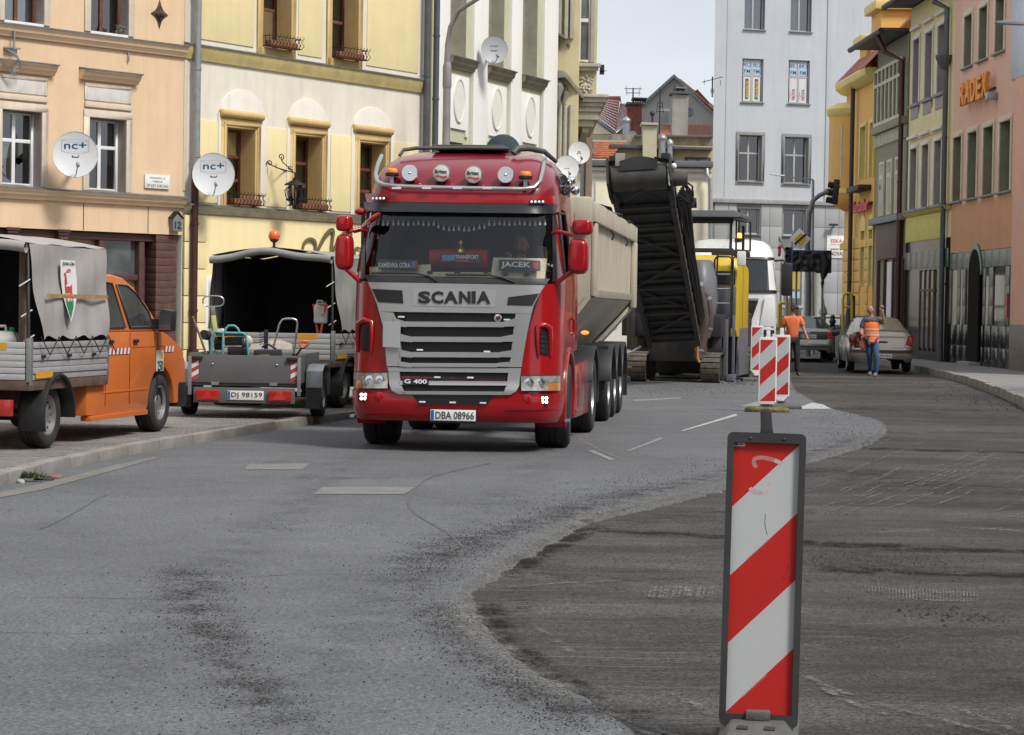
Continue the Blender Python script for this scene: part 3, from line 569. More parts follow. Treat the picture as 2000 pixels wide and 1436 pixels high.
t = thing('house_number', 'dark grey house number 12 lamp box with a small gabled top', 'sign', (A[0], A[1], 0), rad(50))
part('box', MB().prism([(u0, -.13, z0), (u1, -.13, z0), (u1, -.13, z1), ((u0 + u1) / 2, -.13, z1 + .10), (u0, -.13, z1)], (0, .12, 0)), M('enamel_grey', (.16, .165, .17), .5, var=.15), t, bev=.006)
part('roof', MB().prism([(u0 - .03, -.15, z1), ((u0 + u1) / 2, -.15, z1 + .13), (u1 + .03, -.15, z1), (u1 + .03, -.15, z1 + .02), ((u0 + u1) / 2, -.15, z1 + .155), (u0 - .03, -.15, z1 + .02)], (0, .17, 0)), MATS['dark_steel'], t)
letters('12', t, ((u0 + u1) / 2, -.1315, lerp(z0, z1, .5)), (1, 0, 0), (0, 0, 1), MATS['ink'], .16, .15, .002, .02)
# yellow house
YEL = M('yellow_render', (.80, .68, .38), .9, var=.05, vs=1.3, bump=.2, bs=70, streak=.14); YWHITE = M('offwhite_render', (.74, .70, .60), .9, var=.06, vs=1, bump=.2, bs=70, streak=.22)
OCHRE = M('ochre_trim', (.56, .40, .17), .85, var=.08, vs=4, streak=.1); OCHREB = M('ochre_band', (.56, .46, .20), .9, var=.14, vs=3, streak=.35)
F2 = Facade('tenement_house', 'pale yellow house with arched white reliefs over ochre framed windows', Bp, 33)
uC = F2.u(826, 300); Cp = along(Bp, 33, uC)
wins = [op(F2, 440, 248, 495, 403), op(F2, 574, 264, 626, 413), op(F2, 700, 277, 750, 424)]
wins = [(w[0], w[1], 3.66, wins[0][3] + .0) for w in wins]; up = [(F2.u(511, 50), F2.u(566, 50), 7.12, 9.3), (F2.u(646, 60), F2.u(697, 60), 7.12, 9.3)]
F2.wall(0, uC, 0, 13, wins + up, YWHITE, .42, rmat=OCHRE)
F2.box('render_field', F2.u(376, 450), uC - .15, .0, 3.42, -.03, .001, YEL, .01)
for i, (w, rl) in enumerate(zip(wins, ((426, 510, 428, 516, 176, 225), (559, 638, 562, 640, 194, 240), (686, 762, 688, 766, 210, 254)))):
 F2.window(*w, MATS['brown_wood'], .42, 2, (.33, .66), curtain=.97); F2.surround(w[0], w[1], w[2] - .04, w[3], .19, .05, OCHRE); F2.surround(w[0] - .05, w[1] + .05, w[2] - .03, w[3] + .05, .06, .07, OCHRE, 'architrave')
 ua, ub, zc = F2.u(rl[0], rl[5]), F2.u(rl[1], rl[5]), F2.z((rl[0] + rl[1]) / 2, rl[5])
 part('roll_hood', MB().lathe((ua, -.06, zc), (1, 0, 0), [(.05, 0), (.085, .03), (.085, ub - ua - .03), (.05, ub - ua)], 14), OCHRE, F2.t, smooth=40)
 a0, a1 = F2.u(rl[2], 230), F2.u(rl[3], 230); cu = (a0 + a1) / 2; r = (a1 - a0) / 2; zt = F2.z((rl[2] + rl[3]) / 2, rl[4]); zb = zc
 arc = [(cu + r * math.cos(q * math.pi / 24), zb + (zt - zb) * math.sin(q * math.pi / 24)) for q in range(25)]
 part('arch_relief', MB().prism([(p[0], -.03, p[1]) for p in arc], (0, .031, 0)), M('arch_white', (.75, .72, .65), .9, var=.04, streak=.15), F2.t, bev=.006)
 part('strip', MB().box(a0 - .06, w[0] - .192, -.045, .001, 3.62, zb), YWHITE, F2.t, bev=.004); part('strip', MB().box(w[1] + .192, a1 + .06, -.045, .001, 3.62, zb), YWHITE, F2.t, bev=.004)
for a, b, t_, b_ in ((379, 424, 232, 394), (516, 558, 248, 403), (645, 684, 263, 412), (770, 814, 277, 424)):
 F2.box('render_panel', F2.u(a, 300), F2.u(b, 300), F2.z(a, b_), F2.z(a, t_), -.022, .001, YEL, .008)
for a, b in ((383, 495), (582, 628), (716, 816)): F2.box('render_panel', F2.u(a, 60), F2.u(b, 60), 7.08, 11, -.022, .001, YEL, .008)
for w in up:
 F2.window(*w, MATS['brown_wood'], .42, 2, (.4, .8), curtain=.98); F2.surround(w[0], w[1], w[2] - .18, w[3], .17, .05, OCHRE, sides='LRT'); F2.box('apron', w[0] - .17, w[1] + .17, w[2] - .2, w[2] - .002, -.05, .001, OCHRE)
def flower_rail(F, w, depth=.26):
 mb = MB(); z0 = w[2] + .0; L_ = w[1] - w[0]
 for z in (z0 + .03, z0 + .24): mb.tube([(w[0] + .03, -.02, z), (w[0] + .03, -depth, z), (w[1] + .10, -depth, z), (w[1] + .10, -.02, z)], .009, 5)
 k = 0; x = w[0] + .03
 while x <= w[1] + .1:
  mb.tube([(x, -depth, z0 + .03), (x + .03, -depth - .05, z0 + .10), (x - .03, -depth - .02, z0 + .18), (x + .02, -depth - .05, z0 + .26), (x + .05, -depth - .02, z0 + .29)], .008, 5); x += .115
 for x in (w[0] + .03, w[1] + .10):
  for y in (-.2, -.1): mb.tube([(x, y, z0 + .03), (x + .02, y, z0 + .12), (x - .02, y, z0 + .2), (x, y, z0 + .28)], .008, 5)
 o = part('flower_rail', mb, M('wrought_iron', (.02, .02, .021), .6, .5, var=.3, vs=20), F.t, smooth=60)
 part('planter', MB().box(w[0] + .06, w[1] + .02, -.22, -.04, z0 + .02, z0 + .15), M('terracotta', (.22, .09, .045), .8, var=.2), o, bev=.01)
for w in wins + up: flower_rail(F2, w)
F2.ledge(0, uC, 3.62, .17, .20, M('ledge_greyyellow', (.50, .45, .33), .9, var=.15, vs=4, streak=.5), GREYCAP); F2.ledge(0, uC, 6.93, .30, .14, OCHREB, GREYCAP)
F2.box('pilaster', 0.0, F2.u(365, 200), 3.9, 12, -.02, .001, M('pilaster_cream', (.66, .62, .50), .9, var=.05, streak=.2))
for ua, ub in ((0.01, F2.u(366, 550)), (F2.u(376, 550), F2.u(398, 550))):
 for k in range(6): F2.box('course', ua, ub, 3.40 - (k + 1) * .56 + .02, 3.40 - k * .56, -.075, -.028, YEL, .012)
u0, u1 = F2.u(397, 600), F2.u(432, 600); F2.box('notice_frame', u0, u1, .5, 2.15, -.08, -.031, MATS['white_pvc'], .01); F2.box('notice_panel', u0 + .06, u1 - .06, .58, 2.07, -.084, -.0805, M('poster_pale', (.6, .58, .5), .5, var=.3, vs=6), 0)
LETT = M('olive_lettering', (.16, .15, .07), .45, .3, var=.2)
def stroke(F, pts, w0, w1, name='letter'):
 c = smooth_poly([F.uv(*p) for p in pts], .02); n = len(c); A_, B_ = [], []
 for i, p in enumerate(c):
  tt = i / (n - 1); t = (c[min(i + 1, n - 1)] - c[max(i - 1, 0)]).normalized(); w = lerp(w0, w1, math.sin(tt * math.pi)) / 2; A_.append((p.x - t.y * w, -.09, p.y + t.x * w)); B_.append((p.x + t.y * w, -.09, p.y - t.x * w))
 mb = MB(); vs = A_ + B_ + [(a[0], -.05, a[2]) for a in A_] + [(a[0], -.05, a[2]) for a in B_]
 mb.add(vs, [(i, i + 1, n + i + 1, n + i) for i in range(n - 1)] + [(i, i + 1, 2 * n + i + 1, 2 * n + i) for i in range(n - 1)] + [(n + i, n + i + 1, 3 * n + i + 1, 3 * n + i) for i in range(n - 1)]); return mb
sg = thing('shop_sign', 'olive metal script lettering on the yellow wall behind the red truck', 'sign', (Bp[0], Bp[1], 0), rad(57))
for pts, a, b in (([(586, 490), (590, 474), (600, 467), (610, 472), (611, 486), (606, 500)], .02, .07), ([(611, 505), (618, 485), (630, 462), (641, 450), (646, 453), (643, 480), (641, 505)], .02, .09),
    ([(641, 505), (650, 482), (662, 462), (674, 452), (680, 458), (676, 480), (675, 500), (684, 504)], .02, .09), ([(700, 486), (692, 484), (687, 494), (691, 503), (700, 497), (703, 486), (703, 503)], .02, .06), ([(712, 486), (710, 503)], .05, .05), ([(712, 490), (722, 484), (726, 492), (724, 503)], .02, .05)):
 part('letter', stroke(F2, pts, a, b), LETT, sg, smooth=0)
# drainpipes
ZN = MATS['zinc']; BRP = M('brown_pipe', (.075, .030, .026), .5, .3, var=.2, streak=.3)
px_ = F2.u(372, 300); pipe(F2.t, [(px_, -.16, 4.35), (px_, -.16, 13)], .075, ZN, clips=(4.6, 6.4, 8)); pipe(F2.t, [(px_ - .03, -.16, 0.5), (px_ - .03, -.16, 4.36)], .078, BRP, clips=(1.4, 3.2)); pipe(F2.t, [(px_ - .03, -.16, 0.05), (px_ - .03, -.16, .62)], .12, BRP, 'pipe_boot')
# white house with the corner oriel
WHT = M('white_render', (.80, .80, .76), .85, var=.03, vs=1, bump=.12, bs=60, streak=.13); OLV = M('pale_olive', (.53, .52, .36), .9, var=.07, vs=2, streak=.12); OLVD = M('olive_ledge', (.23, .22, .15), .85, var=.15, streak=.3)
F3 = Facade('tenement_house', 'white and pale olive house with oval plaster panels and an ornate corner oriel', Cp, 21.4)
uD = F3.u(1088, 200); Dp = along(Cp, 21.4, uD)
bays = [(874, 910, 113), (949, 984, 135), (1016, 1049, 153)]
ops = [(F3.u(a, 100), F3.u(b, 100), 7.68, 10.4) for a, b, s_ in bays]; lo = [(o[0] + .05, o[1] - .1, 3.4, 5.62) for o in ops]
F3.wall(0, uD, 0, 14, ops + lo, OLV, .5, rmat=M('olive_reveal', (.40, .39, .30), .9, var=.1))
prev = F3.u(845, 200); edges = [prev] + [x for o in ops for x in (o[0] - .10, o[1] + .30)] + [uD - .25]
for i in range(0, len(edges), 2): F3.box('pilaster', edges[i], edges[i + 1], 0.2, 13, -.10, .001, WHT, .006)
for o, l in zip(ops, lo):
 F3.window(*o, MATS['white_pvc'], .50, 2, (.62,)); F3.window(*l, MATS['white_pvc'], .45, 2, (.62,))
 F3.ledge(o[0] - .10, o[1] + .34, 7.66, .26, .26, OLVD, GREYCAP, 'sill_ledge')
 a, b = o[0] - .02, o[1] + .12; zt, zb = 7.25, 5.78; poly = [(a, zb), (a + .16, zb), (a + .16, zb + .16), (b - .16, zb + .16), (b - .16, zb), (b, zb), (b, zt), (a, zt)]
 part('apron_panel', MB().prism([(p[0], -.05, p[1]) for p in poly], (0, .051, 0)), WHT, F3.t, bev=.006)
 cu, cz = (a + b) / 2, 6.64; n = 28; ring = lambda r1, r2, y: [(cu + math.cos(2 * math.pi * i / n) * r1, y, cz + math.sin(2 * math.pi * i / n) * r2) for i in range(n)]
 part('oval_relief', MB().loft([ring(.36, .55, -.049), ring(.35, .54, -.09), ring(.31, .50, -.092), ring(.30, .49, -.075)], True), M('oval_cream', (.72, .71, .64), .9, var=.04), F3.t, smooth=50)
ppx = F3.u(829, 150); pipe(F2.t, [(uC - .12, -.16, .05), (uC - .12, -.16, 13)], .075, M('dark_pipe', (.10, .11, .12), .5, .4, var=.15, streak=.2), clips=(5, 7)); pipe(F3.t, [(F3.u(838, 150), -.18, .05), (F3.u(838, 150), -.18, 13)], .075, MATS['dark_pipe'], clips=(4.5, 6.5, 8))
F4o = Dp; cornerY = Dp[1]
CREAMC = M('corner_cream', (.60, .53, .31), .9, var=.07, vs=2, streak=.2); STONE = M('weathered_stone', (.23, .21, .17), .9, var=.25, vs=5, streak=.5, bump=.4, bs=25); STONEL = M('pale_stone', (.46, .43, .36), .9, var=.12, vs=4, streak=.3)
def wpt(px, py, Y): return atY(px, py, Y)
def world_part(name, mb, mat, F, **k):
 inv = (Matrix.Translation(F.t.location) @ Matrix.Rotation(F.t.rotation_euler.z, 4, 'Z')).inverted(); return part(name, mb.xf(inv), mat, F.t, **k)
def pxbox(px0, py0, px1, py1, Y, depth):
 a = atY(px0, py1, Y); b = atY(px1, py0, Y); return MB().box(a.x, b.x, Y, Y + depth, a.z, b.z)
world_part('corner_wall', MB().box(Dp[0] - .02, atY(1127, 200, 66).x, 64.3, 72, 0, 14), CREAMC, F3)
world_part('corner_shaft', pxbox(1135, 245, 1158, 900, 70, 6), M('brown_roughcast', (.30, .235, .20), .95, var=.12, vs=2, bump=.5, bs=30, streak=.2), F3)
world_part('oriel', pxbox(1122, -200, 1171, 188, 65.2, 4.5), CREAMC, F3, bev=.01)
orx0, orx1 = atY(1122, 100, 65.2).x, atY(1171, 100, 65.2).x; zc = atY(1150, 190, 65.2).z
mb = MB()
for k, (dz0, dz1, ex) in enumerate(((-.02, .07, .26), (-.14, -.02, .20), (-.26, -.14, .12), (-.40, -.26, .06), (-.62, -.40, .0), (-.80, -.62, -.10), (-.95, -.80, -.25))):
 mb.box(orx0 - ex, orx1 + ex, 65.2 - ex, 69.5, zc + dz0, zc + dz1 - .002)
world_part('oriel_corbel', mb, STONEL, F3, bev=.015)
z0o, z1o = atY(1140, 122, 65.2).z, atY(1140, 0, 65.2).z + .4; x0o, x1o = atY(1130, 100, 65.2).x, atY(1152, 100, 65.2).x
mb = MB(); 
for a, b, c, d in ((x0o, x0o + .05, z0o, z1o), (x1o - .05, x1o, z0o, z1o), (x0o + .05, x1o - .05, z0o, z0o + .06), (x0o + .05, x1o - .05, z0o + 1.1, z0o + 1.2), (x0o + .05, x1o - .05, z1o - .05, z1o)): mb.box(a, b, 65.12, 65.198, c, d)
world_part('window', mb, MATS['white_pvc'], F3, bev=.006); world_part('pane', MB().box(x0o + .05, x1o - .05, 65.17, 65.19, z0o + .05, z1o - .05), SHOPG, F3, smooth=0)
world_part('window_surround', MB().box(x1o + .01, x1o + .13, 65.08, 65.198, z0o, z1o + .3).box(x0o - .10, x0o - .01, 65.08, 65.198, z0o, z1o + .3), STONEL, F3, bev=.01); world_part('oriel_sill', MB().box(x0o - .12, x1o + .30, 64.95, 65.198, z0o - .14, z0o - .04).box(x0o - .08, x1o + .24, 65.03, 65.198, z0o - .24, z0o - .142), STONEL, F3, bev=.012)
rx0, rx1 = atY(1130, 165, 65.2).x, atY(1156, 165, 65.2).x; rz0, rz1 = atY(1140, 181, 65.2).z, atY(1140, 150, 65.2).z
mb = MB().box(rx0, rx1, 65.14, 65.199, rz0, rz1); cx_, cz_ = (rx0 + rx1) / 2, (rz0 + rz1) / 2
for k in range(22):
 a = k / 22 * 6.283; r = .11 + .05 * (k % 3); mb.ball((cx_ + math.cos(a) * r, 65.12, cz_ + math.sin(a) * r * 1.15), .035 + .01 * (k % 2), 6, 5)
mb.lathe((cx_, 65.14, cz_ - .03), (0, -1, 0), [(.09, 0), (.085, .03), (.05, .045), (.001, .05)], 12); world_part('relief_panel', mb, M('relief_plaster', (.50, .46, .38), .9, var=.25, vs=12), F3, smooth=40)
def hood(px0, px1, py, drop, Y, mat, w=.55):
 a, b = atY(px0, py, Y), atY(px1, py + 8, Y); mb = MB(); h = drop / 70
 mb.prism([(a.x, Y, a.z), (b.x, Y - .1, b.z), (b.x, Y - .1, b.z - .08), (a.x, Y, a.z - .08)], (0, .8, 0)); mb.prism([(a.x, Y + .1, a.z - .08), (lerp(a.x, b.x, .85), Y, b.z - .08), (lerp(a.x, b.x, .5), Y + .02, b.z - h * .6), (lerp(a.x, b.x, .35), Y + .1, b.z - h)], (0, .5, 0)); return mb
for k, (p0, p1, py) in enumerate(((1089, 1102, 62), (1098, 1113, 81), (1110, 1128, 102))): world_part('window_hood', hood(p0, p1, py, 24, 64.0 + k * .35, STONE), STONE, F3, bev=.01)
a = atY(1088, 137, 64.0); b = atY(1138, 188, 65.0); mb = MB()
mb.prism([(a.x - .02, 63.95, a.z), (atY(1104, 138, 64).x, 63.95, a.z - .02), (b.x, 64.4, b.z), (b.x, 64.4, b.z - .14), (atY(1104, 138, 64).x, 63.95, a.z - .2), (a.x - .02, 63.95, a.z - .22)], (0, 1.0, 0)); world_part('pediment', mb, STONE, F3, bev=.015)
for k, px in enumerate((1091, 1102, 1112, 1121)):
 p = atY(px, 160 + k * 9, 64.15 + k * .2); mb = MB().tube([(p.x, p.y, p.z), (p.x + .05, p.y - .10, p.z - .2), (p.x - .02, p.y - .02, p.z - .45), (p.x + .04, p.y - .06, p.z - .62), (p.x, p.y, p.z - .8)], [.09, .10, .07, .06, .03], 8); mb.ball((p.x, p.y - .05, p.z - .1), .10, 8, 6); world_part('console', mb, STONE, F3, smooth=60)
for px in (1094, 1104, 1115):
 p = atY(px, 230, 64.25); mb = MB().cyl((p.x, p.y, 0), (p.x, p.y, p.z + .35), .055, n=10); world_part('shaft', mb, STONEL, F3)
for px in (1093, 1106, 1117):
 p = atY(px, 40, 64.2); world_part('mullion', MB().box(p.x - .05, p.x + .05, 64.1, 64.29, p.z - .5, p.z + 2.5), STONEL, F3, bev=.01)
world_part('gutter_bracket', MB().box(*(lambda p: (p.x, p.x + .12, 65.3, 65.6, p.z - .2, p.z + .05))(atY(1172, 130, 65.3))).add([atY(1172, 138, 65.3), atY(1187, 138, 65.3), atY(1172, 142, 65.3)], [(0, 1, 2)]), MATS['dark_steel'], F3)
# satellite dishes
DISHW = M('dish_grey', (.60, .62, .65), .45, var=.04, dirt=.06); NCB = M('dish_print_blue', (.05, .16, .30), .5, var=0); GRL = M('print_grey', (.42, .45, .48), .5, var=0)
def dish(label, px, py, Y, rpx, mat, rows=(), back=.55, tilt=8, yaw=0, group='satellite dishes on the house fronts', box=None, aim=(0, 0)):
 c = atY(px, py, Y); r = rpx * Y / FPX; t = thing('satellite_dish', label, 'satellite dish', c[:], 0, group)
 d = (CAM - c); yw = math.atan2(d.x, -d.y) + rad(yaw); t.rotation_euler = (rad(-tilt), 0, yw)
 n = 32; prof = [(r * q, -.16 * r * q * q) for q in (0.02, .25, .5, .7, .85, .95, 1.0)]; mb = MB()
 rings = [[Vector((math.cos(2 * math.pi * i / n) * a, h, math.sin(2 * math.pi * i / n) * a * 1.04)) for i in range(n)] for a, h in prof]
 bk = [[p + Vector((0, .012, 0)) for p in rg] for rg in reversed(rings)]
 rim = [[Vector((p.x * 1.012, p.y - .006, p.z * 1.012)) for p in rings[-1]], [Vector((p.x * 1.02, p.y + .012, p.z * 1.02)) for p in rings[-1]]]
 mb.loft(rings + rim + bk, True); part('reflector', mb, mat, t, smooth=40)
 f = (r * .12, -.75 * r, -.62 * r)
 part('feed_arm', MB().tube([(.0, .02, -r * .95), (r * .04, -.3 * r, -r * .95), f], .012 * max(1, r / .4), 6), MATS['steel'], t)
 part('feed', MB().lathe(f, (-.1, .8, .55), [(.02, -.03), (.035, -.02), (.035, .05), (.025, .07), (.02, .12)], 10), M('lnb_grey', (.25, .26, .28), .5), t)
 part('mount', MB().bar((0, .03, -.1 * r), (0, back, -.1 * r), .06, .06).bar((0, .03, -.2 * r), (0, .2, .2 * r), .12, .12), MATS['dark_steel'], t)
 for s, z, w, h, m in rows:
  o = letters(s, t, (0, 0, z * r), (1, 0, .03), (0, 0, 1), m, w * r, h * r, .001, .012 if 'nc' in s else .0)
  for v in o.data.vertices: v.co.y = -.16 * (v.co.x ** 2 + v.co.z ** 2) / r - .005
 if box:
  w, h, zc = box; mb = MB()
  for a in (-1, 1): mb.box(-w * r, w * r, -.02, -.0145, (zc + a * h) * r - .004, (zc + a * h) * r + .004); mb.box(a * w * r - .004, a * w * r + .004, -.022, -.0165, (zc - h) * r, (zc + h) * r)
  mb.v = [(x, y * .2 - .16 * (x * x + z * z) / r - .004, z) for x, y, z in mb.v]; part('printed_box', mb, GRL, t)
 part('bolt', MB().ball((-.12 * r, -.012, -.05 * r), .012, 8, 5).ball((.15 * r, -.012, -.05 * r), .012, 8, 5), MATS['dark_steel'], t)
 return t
dish('white satellite dish with blue print by the white window of the peach house', 147, 303, 45.6, 43, DISHW, [('nc+', .42, 1.0, .30, NCB)], .9, box=(.60, .26, .42))
dish('white satellite dish with blue print beside the drainpipe of the yellow house', 417, 342, 48.6, 40.5, DISHW, [('nc+', .42, 1.0, .30, NCB)], .9, box=(.60, .26, .42))
dish('plain grey satellite dish with small dark print high on the white house', 965, 98, 58.6, 26, M('dish_darkgrey', (.40, .41, .44), .5, var=.04), [('WIZJA', .28, .65, .13, MATS['ink']), ('PHILIPS', -.05, .65, .13, GRL)], .8, 6, 12)
dish('white satellite dish just above the chrome horns of the red truck', 1107, 328, 62.5, 23, M('dish_white', (.70, .71, .70), .5, var=.04), (), .5, 6, 10)
dish('white satellite dish on the corner, rightmost of the two above the truck horns', 1131, 299, 63, 21, MATS['dish_white'], [('+', .1, .25, .25, MATS['ink'])], .5, 6, 10)
# wrought iron wall lantern
L0 = atY(576, 372, 50.8); t = thing('wall_lantern', 'black wrought iron lantern on a scrolled bracket fixed to the yellow wall', 'lantern', L0[:])
IRON = MATS['wrought_iron']; s_ = 50.8 / FPX
def lp(px, py, y=0.): return ((px - 576) * s_, y, (372 - py) * s_)
def spiral(cx, cy, r, a0, turns, n=22): return [lp(cx + r * (1 - k / n * .8) * math.cos(a0 + turns * k / n * 6.283), cy + r * (1 - k / n * .8) * math.sin(a0 + turns * k / n * 6.283)) for k in range(n + 1)]
mb = MB(); mb.tube([lp(576, 338), lp(560, 334), lp(545, 330), lp(530, 324), lp(522, 318)], .014, 6); mb.tube(spiral(526, 320, 6, 2.6, 1.3), .012, 6); mb.tube([lp(572, 336), lp(560, 325), lp(552, 318), lp(548, 311)], .013, 6); mb.tube(spiral(548, 307, 6.5, 1.6, -1.3), .012, 6); mb.tube(spiral(566, 328, 5, .5, 1.2), .01, 6); mb.tube([lp(540, 330), lp(537, 324), lp(541, 322)], .008, 5)
mb.tube([lp(545, 330, 0), lp(550, 331, .5), lp(556, 332, .75)], .014, 6); part('bracket', mb, IRON, t, smooth=60)
part('lantern_roof', MB().lathe(lp(576, 362), (0, 0, 1), [(.24, 0), (.23, .02), (.10, .09), (.05, .12), (.055, .15), (.02, .17), (.02, .27)], 12), IRON, t, smooth=50)
mb = MB()
for k in range(8):
 a = k * math.pi / 4; c, s2 = math.cos(a), math.sin(a); mb.tube([(c * .12, s2 * .12, .10), (c * .22, s2 * .22, .0), (c * .20, s2 * .20, -.12), (c * .10, s2 * .10, -.28), (c * .16, s2 * .16, -.34)], .011, 5); mb.tube([(c * .13, s2 * .13, .1), (c * .12, s2 * .12, -.05), (c * .05, s2 * .05, -.33)], .012, 5); mb.ball((c * .16, s2 * .16, -.2), .03, 6, 5)
mb.lathe((0, 0, -.42), (0, 0, 1), [(.01, 0), (.05, .03), (.04, .07), (.09, .1), (.06, .12)], 10); part('cage', mb, IRON, t, smooth=50)
part('lantern_glass', MB().lathe((0, 0, -.28), (0, 0, 1), [(.05, 0), (.10, .2), (.11, .36)], 12), glass('lantern_glass', (.75, .75, .7), .05), t, smooth=50)
part('lamp_bulb', MB().lathe((0, 0, -.16), (0, 0, 1), [(.01, 0), (.03, .03), (.035, .1), (.02, .15)], 8), MATS['white_paint'], t)
# street lamp pole in front of the white house
q = ground(871, 735); Yq = 54.0; b0 = atY(871, 300, Yq); t = thing('street_lamp', 'tall tapered grey steel street lamp pole curving over in front of the white house', 'street lamp', (b0.x, Yq, .1))
part('pole', MB().tube([(0, 0, 0), (0, 0, 3), (0, 0, 6.9), (.0, 0, 7.5), (.06, -.05, 7.9), (.25, -.2, 8.25), (.9, -.7, 8.6), (1.5, -1.2, 8.7)], [.11, .10, .085, .06, .055, .05, .05, .05], 12), M('lamp_pole', (.33, .32, .31), .55, .4, var=.15, streak=.3), t, smooth=60)
part('collar', MB().lathe((0, 0, 6.5), (0, 0, 1), [(.095, 0), (.105, .05), (.10, .5), (.07, .62)], 12), MATS['lamp_pole'], t); part('clamp', MB().lathe((0, 0, 4.6), (0, 0, 1), [(.11, 0), (.11, .06)], 12).bar((.1, 0, 4.63), (.32, -.05, 4.75), .14, .05), MATS['black_plastic'], t); part('lamp_head', MB().box(1.4, 2.1, -1.6, -1.3, 8.62, 8.75), MATS['lamp_pole'], t, bev=.03)
# grey office block closing the street
GREY = M('grey_render', (.50, .53, .57), .9, var=.05, vs=.5, bump=.4, bs=25, streak=.16, fine=.05); GTRIM = M('grey_trim', (.27, .275, .28), .9, var=.1, streak=.2); ALU = M('grey_alu', (.42, .43, .44), .5, var=.05)
Gp = atY(1392, 300, 105)
F5 = Facade('office_block', 'tall pale grey office block with radio station stickers in its windows', (Gp.x, Gp.y), 75)
gw = lambda a, b, t, bt: (F5.u(a, t), F5.u(b, t), F5.z(a, bt), F5.z(a, t))
g1 = [gw(1455, 1495, -25, 57), gw(1545, 1586, -20, 61)]; g2 = [gw(1450, 1491.5, 114, 199), gw(1540.5, 1582, 117, 202)]; g3 = [gw(1444, 1488, 263, 354), gw(1533, 1579, 267, 358)]; g4 = [gw(1441, 1484, 407, 457), gw(1530, 1574, 409, 460)]
uE = F5.u(1735, 200); zb = F5.z(1450, 395)
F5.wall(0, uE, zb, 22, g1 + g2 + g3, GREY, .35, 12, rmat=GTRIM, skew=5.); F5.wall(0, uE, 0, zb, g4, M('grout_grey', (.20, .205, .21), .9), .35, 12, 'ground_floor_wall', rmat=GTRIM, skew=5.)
BLUEG = glass('blue_window_glass', (.22, .28, .36), .16)
fr1 = [F5.window(*w, ALU, .32, 2, (), gl=BLUEG, sill=GTRIM, curtain=.96) for w in g1]; fr2 = [F5.window(*w, ALU, .16, 2, (.62,), fw=.05, sill=GTRIM) for w in g2]
fr3 = [F5.window(*w, ALU, .32, 2, (.62,), sill=GTRIM, blind=(None, .40)[i]) for i, w in enumerate(g3)]; fr4 = [F5.window(*w, ALU, .2, 2, (), sill=GTRIM) for w in g4]
for w in g3: F5.surround(*w, .14, .04, GTRIM, sides='LRTB')
STB = M('sticker_blue', (.42, .55, .66), .5, var=.04); STW = M('sticker_white', (.62, .62, .64), .5, var=.04); STI = M('sticker_ink', (.05, .09, .15), .5, var=0); STY = M('sticker_yellow', (.50, .36, .06), .5, var=0); STR = M('sticker_red', (.55, .05, .06), .5, var=0)
for k, (w, fr) in enumerate(zip(g2, fr2)):
 for j in range(2):
  a = lerp(w[0] + .05, w[1] - .05, j * .5) + .05; b = lerp(w[0] + .05, w[1] - .05, j * .5 + .5) - .05; zt = w[2] + .05 + (w[3] - w[2] - .1) * .62; c = (a + b) / 2
  part('sticker', MB().box(a, b, .118, .122, zt + .05, w[3] - .06), STB, fr, smooth=0); part('sticker', MB().box(a, b, .118, .122, w[2] + .06, zt - .05), STW, fr, smooth=0)
  letters(('90,2', '89,1')[k], fr, (c, .116, w[3] - .28), (1, 0, 0), (0, 0, 1), STI, .38, .19, .001, .01); letters('FM', fr, (c, .116, zt + .2), (1, 0, 0), (0, 0, 1), STI, .28, .18, .001, .01)
  if k == 0:
   part('sticker_badge', MB().box(a + .10, b - .10, .115, .1175, w[2] + .14, zt - .14), STI, fr, bev=.0); letters('eska', fr, (c, .112, (w[2] + zt) / 2), (0, 0, 1), (-1, 0, 0), STY, .78, .20, .001, .03)
  else: letters('super', fr, (c - .13, .116, w[2] + .38), (0, 0, 1), (-1, 0, 0), STR, .36, .07, .001); letters('NOVA', fr, (c + .02, .116, w[2] + .42), (0, 0, 1), (-1, 0, 0), STI, .5, .17, .001, .02); letters('O', fr, (c + .02, .1155, w[2] + .36), (0, 0, 1), (-1, 0, 0), STR, .14, .17, .001, .02)
F5.box('string_course', -.05, uE, zb - .05, zb + .14, -.14, .002, M('grey_ledge', (.33, .34, .35), .9, var=.15, streak=.4), .02); F5.box('corner_pilaster', F5.u(1613, 200), F5.u(1630, 200), zb + .15, 22, -.05, .001, GREY); F5.box('render_joint', F5.u(1417, 200), F5.u(1418, 200), zb + .15, 22, -.006, .003, GTRIM, 0)
SLAB = M('stone_slab', (.36, .375, .39), .75, var=.06, vs=.8, fine=.06, streak=.15)
zr = [.5 + k * (zb - .56) / 6 for k in range(7)]; us = [F5.u(p, 480) for p in range(1394, 1735, 27)]
for a, b in zip(zr, zr[1:]):
 for k, (c, d) in enumerate(zip(us, us[1:])):
  if any(w[0] - .05 < d and w[1] + .05 > c and w[2] < b and w[3] > a for w in g4):
   for w in g4:
    if w[0] - .05 < d and w[1] + .05 > c:
     for e, f in ((c, w[0] - .06), (w[1] + .06, d)):
      if f - e > .1: F5.box('stone_slab', e + .008, f - .008, a + .008, b - .008, -.03, .01, SLAB, .004)
   continue
  F5.box('stone_slab', c + .008, d - .008, a + .008, b - .008, -.03 - rnd.uniform(0, .004), .01, SLAB, .004)
F5.box('plinth', 0, uE, 0, .49, -.08, .01, GTRIM); part('round_pillar', MB().cyl((F5.u(1593, 520), -.35, 0), (F5.u(1593, 520), -.35, 4.3), .24, n=20), M('pale_concrete', (.44, .44, .43), .8, var=.06, streak=.2), F5.t)
